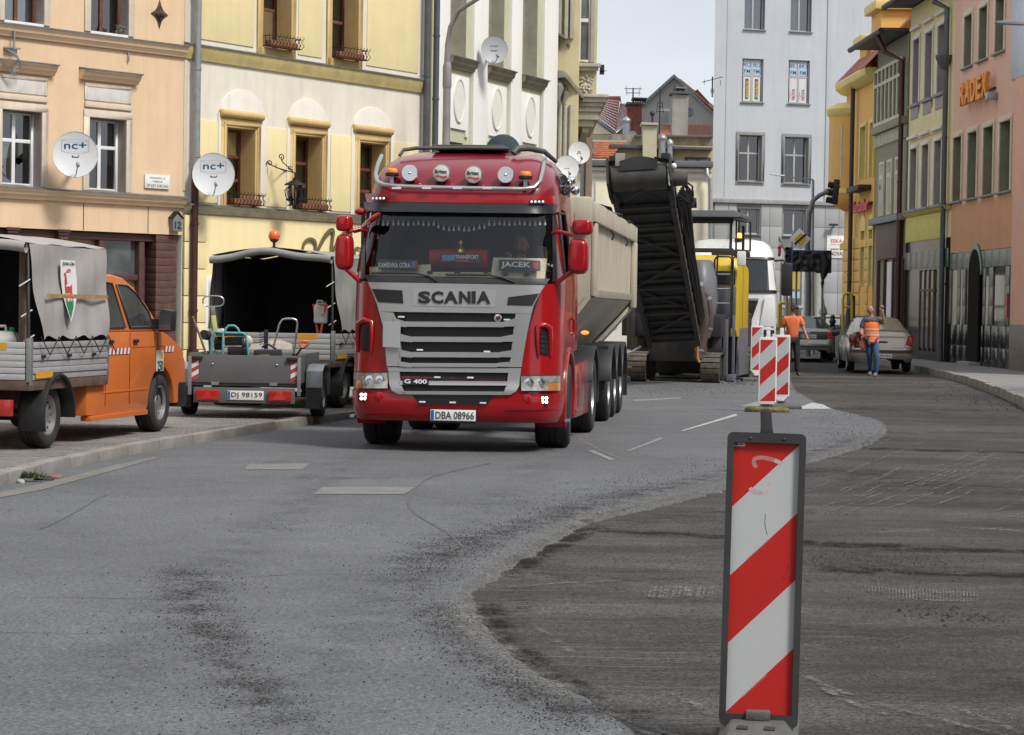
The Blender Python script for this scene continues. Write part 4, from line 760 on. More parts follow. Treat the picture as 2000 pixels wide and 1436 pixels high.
dr = (F5.u(1525, 560), F5.u(1568, 560)); F5.box('entrance_frame', dr[0], dr[1], 0.1, 3.9, -.12, -.035, ALU); F5.box('entrance_glass', dr[0] + .1, dr[1] - .1, .2, 3.8, -.13, -.121, SHOPG, 0); F5.box('entrance_rail', dr[0], dr[1], 1.75, 1.87, -.16, -.131, ALU); F5.box('entrance_notice', dr[0] + .25, dr[1] - .2, 2.6, 3.4, -.14, -.131, STY, 0); F5.box('entrance_notice', dr[0] + .25, dr[1] - .2, 2.2, 2.5, -.14, -.131, STB, 0)
t = wall_sign(F5, 'radio_sign', 'white square radio sign with red and black lettering on the grey stone wall', 'sign', 1614, 460, 1651, 504, [('ESKA', .5, .76, .6, .17, STR), ('JELENIA GÓRA', .5, .6, .6, .05, MATS['ink']), ('super', .42, .38, .45, .1, MATS['ink']), ('NOVA', .5, .2, .62, .18, MATS['ink'])], MATS['plate_white'], MATS['ink'], .06, bold=.02)
mb = MB(); u, z = F5.uv(1630, 440); part('wall_lamp', MB().bar((u - .2, -.3, z), (u, 0, z), .06, .06).box(u - .35, u, -.4, -.2, z - .04, z + .05), MATS['dark_steel'], F5.t)
q0 = atY(1690, 60, 116); part('stair_tower', MB().box(q0.x, q0.x + 8, 116, 122, 0, 30), M('tower_grey', (.24, .26, .29), .8, var=.1, vs=1), F5.t).matrix_parent_inverse = (Matrix.Translation(F5.t.location) @ Matrix.Rotation(F5.t.rotation_euler.z, 4, 'Z')).inverted()
# roofs and low houses beyond the milling machine
def TB(name, label, Y, cat='building', px=1270): c = atY(px, 600, Y); return thing(name, label, cat, (c.x, Y, 0))
def wp(name, mb, mat, root, **k): return part(name, mb.xf(Matrix.Translation(root.location).inverted()), mat, root, **k)
def poly_px(pts, Y, depth): return MB().prism([atY(px, py, Y) for px, py in pts], (0, depth, 0))
TILE = M('red_roof_tile', (.32, .095, .05), .75, var=.25, vs=4, fine=.15, dirt=.2); TILEO = M('orange_roof_tile', (.48, .17, .075), .75, var=.25, vs=5, fine=.15)
def tiles(c00, c10, c01, c11, nx, ny, mat, root, name='roof_tiles'):
 c00, c10, c01, c11 = map(Vector, (c00, c10, c01, c11)); nrm = (c10 - c00).cross(c01 - c00).normalized()
 if nrm.z < 0: nrm = -nrm
 mb = MB()
 for j in range(ny):
  for i in range(nx):
   def pt(a, b): return c00.lerp(c10, a).lerp(c01.lerp(c11, a), b)
   a0, a1, b0, b1 = i / nx, (i + 1) / nx, j / ny, (j + 1.12) / ny; w = (pt(a1, b0) - pt(a0, b0)).length
   vs = []
   for b, lift in ((b0, .05), (b1, .015)):
    for a, h in ((0, 0), (.25, .035), (.55, .05), (.8, .02), (.97, 0)): vs.append(pt(lerp(a0, a1, a), min(b, 1)) + nrm * (h + lift))
   vs += [pt(lerp(a0, a1, a), b0) for a in (0, .97)]
   mb.add(vs, [(k, k + 1, k + 6, k + 5) for k in range(4)] + [(0, 4, 11, 10)])
 return wp(name, mb, mat, root, smooth=0, weld=False, kind='stuff')
CRM = M('cream_render', (.80, .74, .55), .9, var=.04, vs=1, streak=.04); CRW = M('cream_white', (.76, .74, .67), .9, var=.04, vs=1, streak=.06); BEI = M('beige_render', (.55, .46, .28), .9, var=.08, streak=.15); GPL = M('grey_plaster', (.52, .49, .45), .95, var=.10, vs=1, streak=.3, bump=.3, bs=15); LEADD = M('roof_lead', (.085, .09, .095), .6, var=.2)
h = TB('low_house', 'low cream building with a grey parapet behind the conveyor', 98); wp('wall', poly_px([(1120, 322), (1390, 322), (1390, 760), (1120, 760)], 98, 6), CRW, h, smooth=0)
wp('parapet', poly_px([(1110, 311), (1393, 315), (1393, 327), (1110, 323)], 97.6, 7), M('slate_sheet', (.14, .15, .16), .5, .2, var=.15, streak=.2), h, bev=.02); wp('cornice', poly_px([(1115, 326), (1391, 330), (1391, 336), (1115, 332)], 97.8, .3), CRW, h, bev=.02)
for a, b in ((1163, 1206), (1322, 1379)): wp('panel', poly_px([(a, 356), (b, 357), (b, 640), (a, 640)], 97.93, .08), CRM, h, bev=.01)
for k in range(46): wp('dentil', poly_px([(1160 + k * 5, 343 + k * .06), (1162.5 + k * 5, 343 + k * .06), (1162.5 + k * 5, 347 + k * .06), (1160 + k * 5, 347 + k * .06)], 97.9, .12), CRW, h, bev=0)
p0 = atY(1386, 345, 97.7); wp('drainpipe', MB().tube([atY(1381, 330, 97.7), atY(1381, 340, 97.6), atY(1387, 350, 97.6), atY(1388, 700, 97.6)], .085, 10), ZN, h, smooth=60)
h = TB('rear_house', 'beige upper storey with dark flat roof edges above the cream building', 101); wp('wall', poly_px([(1190, 282), (1392, 286), (1392, 420), (1190, 420)], 101, 3), BEI, h, smooth=0); wp('roof_edge', poly_px([(1192, 281), (1392, 288), (1392, 293), (1192, 289)], 100.5, 4), LEADD, h, bev=.02)
w0 = atY(1338, 307, 100.9); w1_ = atY(1388, 318, 100.9); wp('window', MB().box(w0.x, w1_.x, 100.9, 100.99, w1_.z - .3, w0.z), MATS['dark_steel'], h, bev=.01); wp('pane', MB().box(w0.x + .1, (w0.x + w1_.x) / 2 - .05, 100.87, 100.895, w1_.z - .2, w0.z - .1), SHOPG, h, smooth=0); wp('pane', MB().box((w0.x + w1_.x) / 2 + .05, w1_.x - .1, 100.87, 100.895, w1_.z - .2, w0.z - .1), SHOPG, h, smooth=0)
wp('upper_wall', poly_px([(1195, 262), (1392, 266), (1392, 290), (1195, 286)], 102.5, 2), M('shabby_plaster', (.25, .23, .19), .95, var=.25, vs=3, streak=.5), h, smooth=0); wp('upper_edge', poly_px([(1240, 263), (1392, 265), (1392, 268.5), (1240, 267)], 102.2, 3), LEADD, h, bev=.01)
tiles(atY(1160, 311, 99.5), atY(1192, 311, 99.5), atY(1160, 278, 101.5), atY(1219, 278, 101.5), 16, 8, TILEO, h); wp('roof_flashing', poly_px([(1158, 273), (1224, 274), (1224, 278), (1158, 277)], 101.5, .4), M('flashing', (.42, .44, .46), .5, .3), h)
h = TB('gable_house', 'grey plastered gable end with a steep red roof behind chimneys', 116, px=1315); wp('gable_wall', poly_px([(1252, 300), (1252, 206), (1315.5, 150), (1398, 228), (1398, 300)], 116, 12), GPL, h, smooth=0)
wp('verge', poly_px([(1250, 205), (1315, 146), (1318, 146), (1400, 226), (1400, 230), (1316, 151), (1253, 209)], 115.7, .6), M('verge_grey', (.30, .31, .32), .7), h)
wp('window', poly_px([(1288, 213), (1309, 213), (1309, 243), (1288, 243)], 115.9, .12), MATS['white_pvc'], h, bev=.01); mb = MB(); a = atY(1290.5, 216, 115.85); b = atY(1306.5, 240, 115.85)
for k in range(9): mb.box(a.x, b.x, 115.84, 115.885, lerp(b.z, a.z, k / 9), lerp(b.z, a.z, (k + .75) / 9))
wp('shutter', mb, M('shutter_grey', (.42, .45, .44), .6), h)
tiles(atY(1326, 160, 117), atY(1396, 222, 117), atY(1334, 164, 124), atY(1400, 226, 124), 14, 12, TILE, h); wp('roof_slope', MB().add([atY(1318, 150, 116.2), atY(1398, 226, 116.2), atY(1404, 214, 128), atY(1330, 155, 128)], [(0, 1, 2, 3)]), TILE, h, smooth=0)
wp('dormer', poly_px([(1352, 182), (1362, 174), (1384, 198), (1384, 206), (1370, 206)], 122, 3), TILE, h, bev=.02); tiles(atY(1284, 266, 106), atY(1392, 267, 106), atY(1298, 245, 108.5), atY(1392, 246, 108.5), 30, 5, TILEO, h, 'lower_roof_tiles'); wp('lower_wall', poly_px([(1284, 266), (1392, 268), (1392, 300), (1284, 300)], 106.2, 6), GPL, h, smooth=0)
h = TB('red_roof_house', 'house with a large red tiled roof beside the corner oriel', 112, px=1185); wp('wall', poly_px([(1150, 240), (1168, 232), (1200, 262), (1240, 262), (1240, 300), (1150, 300)], 113, 4), CRM, h, smooth=0)
tiles(atY(1202, 258, 112), atY(1236, 236, 112), atY(1212, 204, 117), atY(1226, 204, 117), 8, 14, TILE, h); tiles(atY(1160, 226, 112), atY(1202, 258, 112), atY(1168, 190, 117), atY(1211, 190, 117), 16, 12, TILE, h)
wp('verge', poly_px([(1158, 226), (1202, 257), (1206, 262), (1200, 262), (1158, 232)], 111.8, .4), M('verge_blue', (.26, .29, .33), .7), h); wp('white_gable', poly_px([(1160, 236), (1196, 262), (1188, 262), (1160, 262)], 111.9, .3), CRM, h); wp('ridge', poly_px([(1164, 188), (1212, 188), (1214, 204), (1211, 193), (1164, 191)], 117, .4), TILE, h); wp('eave', poly_px([(1158, 263), (1198, 263), (1198, 273), (1158, 273)], 111.5, 2), BEI, h, smooth=0); wp('side_wall', poly_px([(1204, 260), (1226, 240), (1234, 262), (1234, 274), (1204, 274)], 112.4, 1), M('render_white', (.52, .53, .53), .9, var=.1, streak=.3), h, smooth=0)
def chimney(label, pts, Y, mat, capmat, pots=0, depth=1.0, extra=None):
 xs_ = [p[0] for p in pts]; t = TB('chimney', label, Y, 'chimney', sum(xs_) / len(xs_)); wp('stack', poly_px(pts, Y, depth), mat, t, smooth=0); x0, x1, yt = min(xs_), max(xs_), min(p[1] for p in pts)
 wp('cap', poly_px([(x0 - 2.5, yt - 1), (x1 + 2.5, yt), (x1 + 2.5, yt - 5), (x0 - 2.5, yt - 6)], Y - .12, depth + .24), capmat, t, bev=.02)
 for k in range(pots): wp('pot', MB().cyl(atY(lerp(x0, x1, (k + .5) / pots), yt - 5, Y + .3), atY(lerp(x0, x1, (k + .5) / pots), yt - 17, Y + .3), .16, .13, 8), LEADD, t); 
 return t
SOOT = M('sooty_render', (.33, .31, .28), .95, var=.15, vs=1.5, streak=.55); BRICK = M('dark_brick', (.22, .075, .05), .9, var=.35, vs=5, bump=.4, bs=12, fine=.2)
t = chimney('tall grey soot streaked chimney with two pots', [(1314, 184), (1345, 186), (1342, 291), (1312, 290)], 104, SOOT, LEADD, 2, 1.1); wp('crown', poly_px([(1321, 170), (1340, 171), (1340, 173), (1321, 172)], 104, 1), GTRIM, t)
t = chimney('plain cream chimney rising straight behind the conveyor head', [(1256, 245), (1283, 246), (1282, 345), (1255, 345)], 100.3, M('chimney_cream', (.52, .48, .34), .9, var=.06, streak=.2), M('cap_cream', (.45, .42, .32), .9), 0, .9); wp('finial', MB().cyl(atY(1274, 241, 100.6), atY(1274, 224, 100.6), .05, n=6).ball(atY(1274, 222, 100.6), .12, 8, 6), MATS['dark_steel'], t)
t = chimney('dark red brick chimney with a row of openings on top', [(1226, 205), (1254, 206), (1253, 262), (1229, 262)], 110, BRICK, LEADD, 0, 1.4)
for k in range(6): wp('vent_post', poly_px([(1237 + k * 4.6, 199), (1239 + k * 4.6, 199), (1239 + k * 4.6, 193), (1237 + k * 4.6, 193)], 110.2, .8), LEADD, t)
wp('vent_slab', poly_px([(1235, 193), (1264, 194), (1264, 191), (1235, 190)], 110, 1.2), LEADD, t)
for lab, px, y0, y1, Y, r in (('shiny steel flue pipe left of the grey chimney', 1292, 345, 274, 100.6, .17), ('short steel flue pipe close to the grey chimney', 1307, 345, 284, 100.6, .14), ('steel flue pipe below the red roof beside a dish', 1223, 275, 240, 105, .17)):
 c = atY(px, y0, Y); t = thing('flue_pipe', lab, 'flue', c[:], 0, 'steel flues on the roofs'); H_ = atY(px, y1, Y).z - c.z; part('pipe', MB().cyl((0, 0, -.6), (0, 0, H_), r, n=14), MATS['zinc'], t); part('cowl', MB().lathe((0, 0, H_), (0, 0, 1), [(r * 1.15, 0), (r * 1.25, .1), (r * .9, .2), (.02, .28)], 14), MATS['zinc'], t)
def aerial(lab, px, y0, y1, Y, bars):
 c = atY(px, y0, Y); s = Y / FPX; t = thing('aerial', lab, 'aerial', c[:], 0, 'roof aerials'); H_ = (y0 - y1) * s; part('mast', MB().cyl((0, 0, 0), (0, 0, H_), .035, n=6), MATS['dark_steel'], t)
 for z, w, tl in bars: part('element', MB().bar((-w / 2, 0, H_ * z), (w / 2, 0, H_ * z + tl), .03, .03).bar((-w * .4, 0, H_ * z - .12), (-w * .4, 0, H_ * z + .12), .02, .02).bar((w * .4, 0, H_ * z - .12), (w * .4, 0, H_ * z + .12), .02, .02), MATS['dark_steel'], t)
aerial('thin roof aerial above the red brick chimney', 1236, 205, 172, 109, [(.95, .8, 0), (.7, .7, 0)]); aerial('tall thin aerial mast in front of the gable window', 1288, 262, 174, 103, [(.6, .3, 0), (.5, .35, 0), (.68, .25, 0)]); aerial('small yagi aerial against the edge of the office block', 1391, 190, 150, 104, [(.72, .9, .25), (.3, .15, 0)])
dish('small dark grey dish between the flue and the flat roof', 1236, 264, 103.5, 8.5, M('dish_slate', (.16, .19, .22), .5), (), .3); dish('dark dish half hidden behind the tall grey chimney', 1346, 220, 110, 9, MATS['dish_slate'], (), .5)
# right hand row
E0 = (13.6, 64.0); RA = -1.5
def right(name, label, pxfar): 
 u = on_wall(pxfar, 400, E0, RA)[0]; return Facade(name, label, along(E0, RA, u), 178.5)
def rop(F, a, b, t, bt): return (F.u(a, (t + bt) / 2), F.u(b, (t + bt) / 2), F.z((a + b) / 2, bt), F.z((a + b) / 2, t))
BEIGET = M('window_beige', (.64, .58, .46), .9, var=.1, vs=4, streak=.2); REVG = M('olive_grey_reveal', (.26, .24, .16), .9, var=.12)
PINK = M('pink_render', (.70, .44, .36), .9, var=.05, vs=1.2, bump=.3, bs=50, streak=.10); ORG = M('terracotta_render', (.62, .32, .18), .9, var=.06, vs=1.2, bump=.3, bs=50, streak=.08)
F6 = right('tenement_house', 'pink and terracotta house with orange shop lettering and a polished black ground floor', 1858)
uN = F6.u(1986, 400); up_ = [rop(F6, 1884, 1899, 30, 130), rop(F6, 1913, 1929, 12, 113), rop(F6, 1945, 1962, -5, 98)]; lw = [rop(F6, 1862, 1878, 267, 394), rop(F6, 1890.5, 1908, 258, 387), rop(F6, 1921, 1940, 246, 380), rop(F6, 1953, 1974, 236, 375)]
zu0, zu1 = up_[0][2], up_[0][3]; zl0, zl1 = lw[1][2], lw[1][3]; up_ = [(w[0], w[1], zu0, zu1) for w in up_]; lw = [(w[0], w[1], zl0, zl1) for w in lw]
zs_ = F6.z(1900, 392) - .05; F6.wall(0, uN, zs_, 14, up_ + lw, PINK, .35, rmat=REVG); F6.wall(0, uN, 3.46, zs_, [], ORG, name='lower_wall')
for w in up_ + lw: F6.window(*w, MATS['brown_wood'], .35, 2, (.6,)); F6.surround(w[0], w[1], w[2], w[3], .16, .035, BEIGET, sides='LRT'); F6.box('window_sill', w[0] - .18, w[1] + .18, w[2] - .06, w[2], -.10, .02, GTRIM)
BLK = M('polished_black', (.016, .015, .015), .14, var=.3, vs=2, spec=.2); GTILE = M('polished_grey_tile', (.15, .145, .14), .3, var=.2, vs=3, spec=.25); GRN = M('green_tile', (.045, .10, .06), .3, var=.2)
part('plinth_wall', MB().box(0, uN, .02, 7, 0, 3.46), BLK, F6.t, smooth=0)
for k in range(9):
 for j in range(2):
  a = uN * k / 9; b = uN * (k + 1) / 9; F6.box('stone_panel', a + .008, b - .008, .05 + j * .62, .66 + j * .62, -.015, .025, BLK, .004)
 F6.box('stone_panel', uN * k / 9 + .008, uN * (k + 1) / 9 - .008, 2.96, 3.43, -.015, .025, (GTILE, GRN)[k in (1, 5, 6)], .004)
for p, q in ((1850, 1858), (1870, 1876), (1880, 1886), (1890, 1895), (1920, 1925), (1932, 1940), (1964, 1972), (1974, 1983)):
 a, b = F6.u(p, 580), F6.u(q, 580)
 for j in range(3): F6.box('stone_panel', max(a, 0) + .005, b - .005, 1.30 + j * .55, 1.84 + j * .55, -.02, .025, GTILE, .004)
for p, q in ((1858, 1870), (1876.5, 1880), (1925, 1931), (1943, 1963)): F6.box('shop_pane', F6.u(p, 580) + .02, F6.u(q, 580) - .02, 1.25, 2.93, -.004, .022, SHOPG, 0)
da, db = F6.u(1896, 560), F6.u(1917, 560); dc = (da + db) / 2; arc = [(dc + (db - da) / 2 * math.cos(q * math.pi / 14), 2.75 + .75 * math.sin(q * math.pi / 14)) for q in range(15)]
part('door_arch', MB().prism([(p[0] + (p[0] - dc) * .25, -.06, p[1] + (p[1] - 2.75) * .22) for p in arc], (0, .08, 0)), GRN, F6.t, bev=.01); part('door', MB().prism([(p[0], -.08, p[1]) for p in arc] + [(da, -.08, .1), (db, -.08, .1)], (0, .05, 0)), M('door_black', (.014, .011, .010), .8, spec=.05), F6.t); F6.box('door_step', da - .1, db + .1, 0, .22, -.35, 0, GTRIM)
u, z = F6.uv(1970, 600); F6.box('notice', u - .05, u + .05, 1.5, 2.2, -.06, -.022, STR, 0)
F6.wall(uN, uN + 6, 1.35, 14, [], M('salmon_render', (.72, .42, .33), .9, var=.05, bump=.3, bs=50, streak=.1), name='salmon_pier', y0=-.12); F6.box('granite_base', uN, uN + 6, 0, 1.35, -.14, 3, M('speckled_granite', (.20, .15, .13), .5, var=.2, vs=30, fine=.6, bs=20), .01)
u, z = F6.uv(1992, 100); part('roof_glazing', MB().box(F6.u(1984, 80), uN + 6, -.13, 3, F6.z(1990, 155), 14), M('blue_sheet', (.40, .46, .54), .3, .3, var=.1), F6.t, bev=.02)
t = thing('shop_sign', 'orange raised capital letters on the pink upper wall', 'sign', (F6.o[0], F6.o[1], 0), rad(90 - 178.5)); ua, ub = F6.u(1891, 175), F6.u(1946, 175); za, zb_ = F6.z(1918, 198), F6.z(1918, 152); LORG = M('orange_letter', (.75, .27, .015), .5, var=.08)
for k, ch in enumerate('RADEX'): letters(ch, t, (lerp(ua, ub, (k + .5) / 5), -.16, (za + zb_) / 2), (1, 0, 0), (0, 0, 1), LORG, (ub - ua) / 5 * .84, zb_ - za, .06, .03, name='letter')
part('fixing_rail', MB().box(ua, ub, -.04, .0, za + .2, za + .26), MATS['dark_steel'], t); u, z = F6.uv(1947, 187); F6.box('camera_box', u - .12, u + .12, z - .12, z + .08, -.3, -.02, MATS['zinc'])
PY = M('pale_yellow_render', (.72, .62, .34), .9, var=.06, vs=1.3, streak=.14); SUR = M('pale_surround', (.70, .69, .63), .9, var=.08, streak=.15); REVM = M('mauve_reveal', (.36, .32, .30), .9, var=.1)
F7 = right('tenement_house', 'narrow pale yellow house with tall white framed windows next to the pink house', 1772)
uY = F7.u(1858, 400); a3 = [rop(F7, 1784, 1796, 81, 202), rop(F7, 1807.5, 1821.5, 63, 192), rop(F7, 1832, 1846, 47, 181)]; b3 = [rop(F7, 1778, 1791, 290, 410), rop(F7, 1801, 1814, 283, 405), rop(F7, 1825, 1839, 277, 400)]
a3 = [(w[0], w[1], a3[1][2], a3[1][3]) for w in a3]; b3 = [(w[0], w[1], b3[1][2], b3[1][3]) for w in b3]
F7.wall(0, uY, 0, F7.z(1800, 5), a3 + b3, PY, .38, rmat=REVM)
for w in a3 + b3: F7.window(*w, MATS['white_pvc'], .38, 2, (.65,)); F7.surround(*w, .14, .04, SUR, sides='LRT'); F7.box('window_sill', w[0] - .2, w[1] + .2, w[2] - .1, w[2], -.12, .02, GTRIM); F7.box('window_hood', w[0] - .2, w[1] + .2, w[3] + .32, w[3] + .42, -.12, .001, SUR)
for w in a3: F7.box('sill_bracket', w[0] - .08, w[1] + .08, w[2] - .5, w[2] - .11, -.05, .001, REVM)
zc = F7.z(1800, 412); F7.ledge(0, uY, zc, .14, .2, M('mustard_band', (.62, .54, .16), .9, var=.08, streak=.2), GREYCAP); F7.box('mustard_field', 0.02, F7.u(1843, 440), F7.z(1805, 470), zc - .16, -.05, .001, MATS['mustard_band']); F7.box('relief_field', F7.u(1782, 230), F7.u(1848, 230), F7.z(1815, 265), F7.z(1815, 214), -.03, .001, PY)
part('shop_recess', MB().box(0, uY, -.04, 0.001, 0, F7.z(1805, 470) - .01), MATS['polished_black'], F7.t)
for k in range(7): F7.box('stone_panel', uY * k / 7 + .006, uY * (k + 1) / 7 - .006, 3.05, 3.62, -.065, -.041, (GTILE, GRN)[k > 4], .004)
for p in (1801, 1810, 1819, 1828): u = F7.u(p, 560); F7.box('shop_post', u - .06, u + .06, .4, 3.0, -.09, -.041, MAROON)
F7.box('shop_glass', F7.u(1801, 560), F7.u(1830, 560), .5, 2.95, -.055, -.0405, SHOPG, 0); F7.box('shop_rail', F7.u(1801, 560), F7.u(1830, 560), 2.3, 2.38, -.085, -.056, MAROON)
eave = [(0 - .2, -.75), (uY + .1, -.75)]; ze = F7.z(1790, 8); part('eave', MB().box(-.3, uY + .1, -.8, .6, ze, ze + .12), LEADD, F7.t, bev=.02); part('gutter', MB().cyl((-.3, -.86, ze + .02), (uY + .1, -.86, ze + .02), .10, n=10), MATS['dark_steel'], F7.t); part('roof', MB().add([(-.3, -.7, ze + .12), (uY + .1, -.7, ze + .12), (uY + .1, 5, ze + 4), (-.3, 5, ze + 4)], [(0, 1, 2, 3)]), TILE, F7.t, smooth=0)
up2 = F7.u(1853, 300); pipe(F7.t, [(up2, -.14, 0.1), (up2, -.14, F7.z(1853, 135)), (up2, -.14, F7.z(1853, 20)), (up2 - .3, -.5, F7.z(1853, 5))], .085, MATS['dark_pipe'], clips=(2.5, 5, 7)); part('pipe_hopper', MB().lathe((up2, -.2, F7.z(1853, 137)), (0, 0, 1), [(.12, 0), (.16, .12), (.26, .3), (.28, .42)], 8), MATS['dark_pipe'], F7.t)
OL = M('olive_timber', (.26, .25, .16), .8, var=.1, vs=3, streak=.2); OLP = M('pale_green_frame', (.58, .57, .42), .7, var=.08)
F8 = right('tenement_house', 'narrow olive green house with a glazed timber gallery', 1709); uG = F8.u(1771, 300); F8.wall(0, uG, 0, F8.z(1740, 85), [], OL, .3)
z0_, z1_ = F8.z(1740, 235), F8.z(1740, 128); ua, ub = F8.u(1713, 180), F8.u(1766, 180); gal = link('gallery', None, None, F8.t); part('gallery_frame', MB().box(ua, ub, -.06, .0, z0_, z1_), M('gallery_glass', (.10, .105, .075), .12, var=.2), gal, smooth=0)
for k in range(8): u = lerp(ua, ub, k / 7); part('mullion', MB().box(u - .06, u + .06, -.13, -.061, z0_, z1_), OLP, gal, bev=.01)
for f in (0, .72, 1): z = lerp(z0_, z1_, f); part('rail', MB().box(ua - .05, ub + .05, -.12, -.0625, z - .06, z + .06), OLP, gal, bev=.01)
zb2 = F8.z(1740, 262); F8.box('gallery_sill', 0, uG, z0_ - .35, z0_ - .1, -.2, .001, OL)
for k in range(22): u = uG * (k + .3) / 22; F8.box('dentil', u, u + .12, z0_ - .8, z0_ - .36, -.09, .001, OLP, .01)
z2a, z2b = F8.z(1738, 420), F8.z(1738, 312); 
for k in range(3):
 u = lerp(F8.u(1717, 360), F8.u(1764, 360), (k + .5) / 3); w = (u - .45, u + .45, z2a, z2b); F8.box('shutter_window', w[0], w[1], w[2], w[3], -.08, .001, OLP, .02); F8.box('pane', w[0] + .15, w[1] - .15, w[2] + .1, lerp(w[2], w[3], .68), -.085, -.0805, MATS['gallery_glass'], 0); F8.box('pane', w[0] + .15, w[1] - .15, lerp(w[2], w[3], .76), w[3] - .1, -.085, -.0805, MATS['gallery_glass'], 0)
F8.box('shop_cornice', 0, uG, z2a - .28, z2a - .05, -.25, .001, GTRIM, .03); F8.box('shop_board', F8.u(1716, 500), F8.u(1764, 500), F8.z(1740, 505), z2a - .3, -.1, .001, MAROON); F8.box('shop_window', F8.u(1733, 560), F8.u(1764, 560), .6, F8.z(1740, 512), -.06, .001, SHOPG, 0)
for p in (1718, 1731, 1748, 1765): u = F8.u(p, 560); F8.box('shop_post', u - .08, u + .08, .1, F8.z(1740, 507), -.12, .001, MAROON)
zg = F8.z(1730, 88); part('eave', MB().box(-.3, uG, -.9, .5, zg, zg + .1), LEADD, F8.t, bev=.02); part('gutter', MB().cyl((-.4, -.95, zg), (uG, -.95, zg), .10, n=10), MATS['dark_steel'], F8.t); part('roof', MB().add([(-.3, -.85, zg + .1), (uG, -.85, zg + .1), (uG, 5, zg + 4), (-.3, 5, zg + 4)], [(0, 1, 2, 3)]), LEADD, F8.t, smooth=0)
u = F8.u(1770, 300); pipe(F8.t, [(u, -.2, .1), (u, -.2, F8.z(1770, 120)), (u - .5, -.7, F8.z(1765, 105)), (u - .8, -.95, zg)], .085, BRP, clips=(3, 6))
ORH = M('orange_render', (.78, .45, .13), .9, var=.05, vs=1.3, streak=.1); LEM = M('lemon_trim', (.78, .62, .22), .85, var=.06)
F9 = right('tenement_house', 'bright orange bank house with lemon trim and a rounded oriel at the street end', 1652); uO = F9.u(1709, 300); ws = [rop(F9, 1681, 1692, 248, 351), rop(F9, 1700, 1707, 240, 346)]; ws = [(w[0], min(w[1], uO - .1), ws[0][2], ws[0][3]) for w in ws]
al = [rop(F9, 1682, 1690, 452, 560), rop(F9, 1698, 1705, 452, 556)]; al = [(w[0], w[1], al[0][2], al[0][3]) for w in al]; F9.wall(-.3, uO, 0, F9.z(1690, 150), ws + al, ORH, .3, rmat=LEM)
for w in ws: F9.window(*w, MATS['white_pvc'], .25, 1, (.6,), curtain=.98); F9.surround(*w, .14, .05, LEM)
for w in al:
 F9.window(*w, MATS['white_pvc'], .25, 1, (.7,)); c = (w[0] + w[1]) / 2; r = (w[1] - w[0]) / 2; F9.surround(*w, .12, .05, LEM, sides='LR'); part('arch', MB().prism([(c + (r + .12) * math.cos(q * math.pi / 12), -.06, w[3] + (r + .2) * math.sin(q * math.pi / 12)) for q in range(13)], (0, .06, 0)), LEM, F9.t, bev=.01)
for k in range(9): F9.box('course', -1, uO, 1.55 + k * .31, 1.82 + k * .31, -.045, .0 if 0 else -.001, ORH, .01) if k in (8,) else None
for k in range(7):
 for a, b in ((-.28, al[0][0] - .14), (al[0][1] + .14, al[1][0] - .14), (al[1][1] + .14, uO)):
  if b > a: F9.box('course', a, b, 1.5 + k * .42, 1.88 + k * .42, -.05, .001, ORH, .015)
F9.box('rough_base', -.3, uO, 0, 1.45, -.10, .001, M('rough_stone', (.17, .135, .10), .95, var=.4, vs=4, bump=.8, bs=8), .02); F9.box('base_cap', -.3, uO, 1.452, 1.498, -.12, .001, GTRIM)
ze = F9.z(1685, 160); part('eave', MB().prism([(-.4, y, ze + z) for y, z in ((0, -.22), (-.2, -.18), (-.42, .0), (-.45, .16), (-.45, .24), (0, .26))], (uO + .5, 0, 0)), LEM, F9.t, bev=.02); part('roof', MB().add([(-.4, -.45, ze + .25), (uO + .1, -.45, ze + .25), (uO + .1, 4, ze + 5), (-.4, 4, ze + 5)], [(0, 1, 2, 3)]), TILE, F9.t, smooth=0)
tl = []
for a, b, zt, zq in ((.2, 1.6, 60, 110), (2.6, 4.6, 10, 90)):
 z1q, z0q = F9.z(1712, zt) , F9.z(1712, zq) - 1; part('dormer', MB().box(a, b, .4, 4, z0q, z1q), ORH, F9.t, bev=.02); part('dormer_cornice', MB().box(a - .2, b + .2, .15, 4.1, z1q, z1q + .35), LEM, F9.t, bev=.05)
oc = along(F9.o, 178.5, -0.9); n = 16; z0q, z1q = F9.z(1655, 375), F9.z(1655, 232); half = [(.95 * math.cos(math.pi * k / n), -.75 * math.sin(math.pi * k / n)) for k in range(n + 1)]; ou = .35
ringf = lambda s, z: [(ou + x * s, y * s, z) for x, y in half]
part('oriel', MB().loft([ringf(.2, z0q - .75), ringf(.75, z0q - .5), ringf(.98, z0q - .2), ringf(1, z0q), ringf(1, z1q)], True, True), ORH, F9.t, smooth=50); part('oriel_cornice', MB().loft([ringf(1.0, z1q), ringf(1.12, z1q + .1), ringf(1.15, z1q + .3), ringf(1.0, z1q + .4), ringf(.6, z1q + .55)], True, True), LEM, F9.t, smooth=40); part('oriel_base', MB().loft([ringf(1.03, z0q - .1), ringf(1.05, z0q), ringf(1.03, z0q + .08)], True, True), LEM, F9.t)
ang = [(ou + 1.02 * .95 * math.cos(q), -.765 * math.sin(q)) for q in (.55, 1.25)]; mb = MB(); mb.prism([(ang[0][0], ang[0][1], z0q + .5), (ang[1][0], ang[1][1], z0q + .5), (ang[1][0], ang[1][1], z1q - .35), (ang[0][0], ang[0][1], z1q - .35)], (0, .05, 0)); part('oriel_window', mb, M('reflecting_pane', (.45, .46, .47), .15), F9.t)
u = F9.u(1674, 300); pipe(F9.t, [(u, -.2, .1), (u, -.2, ze + .1)], .085, M('black_pipe', (.03, .028, .028), .5), clips=(3,))
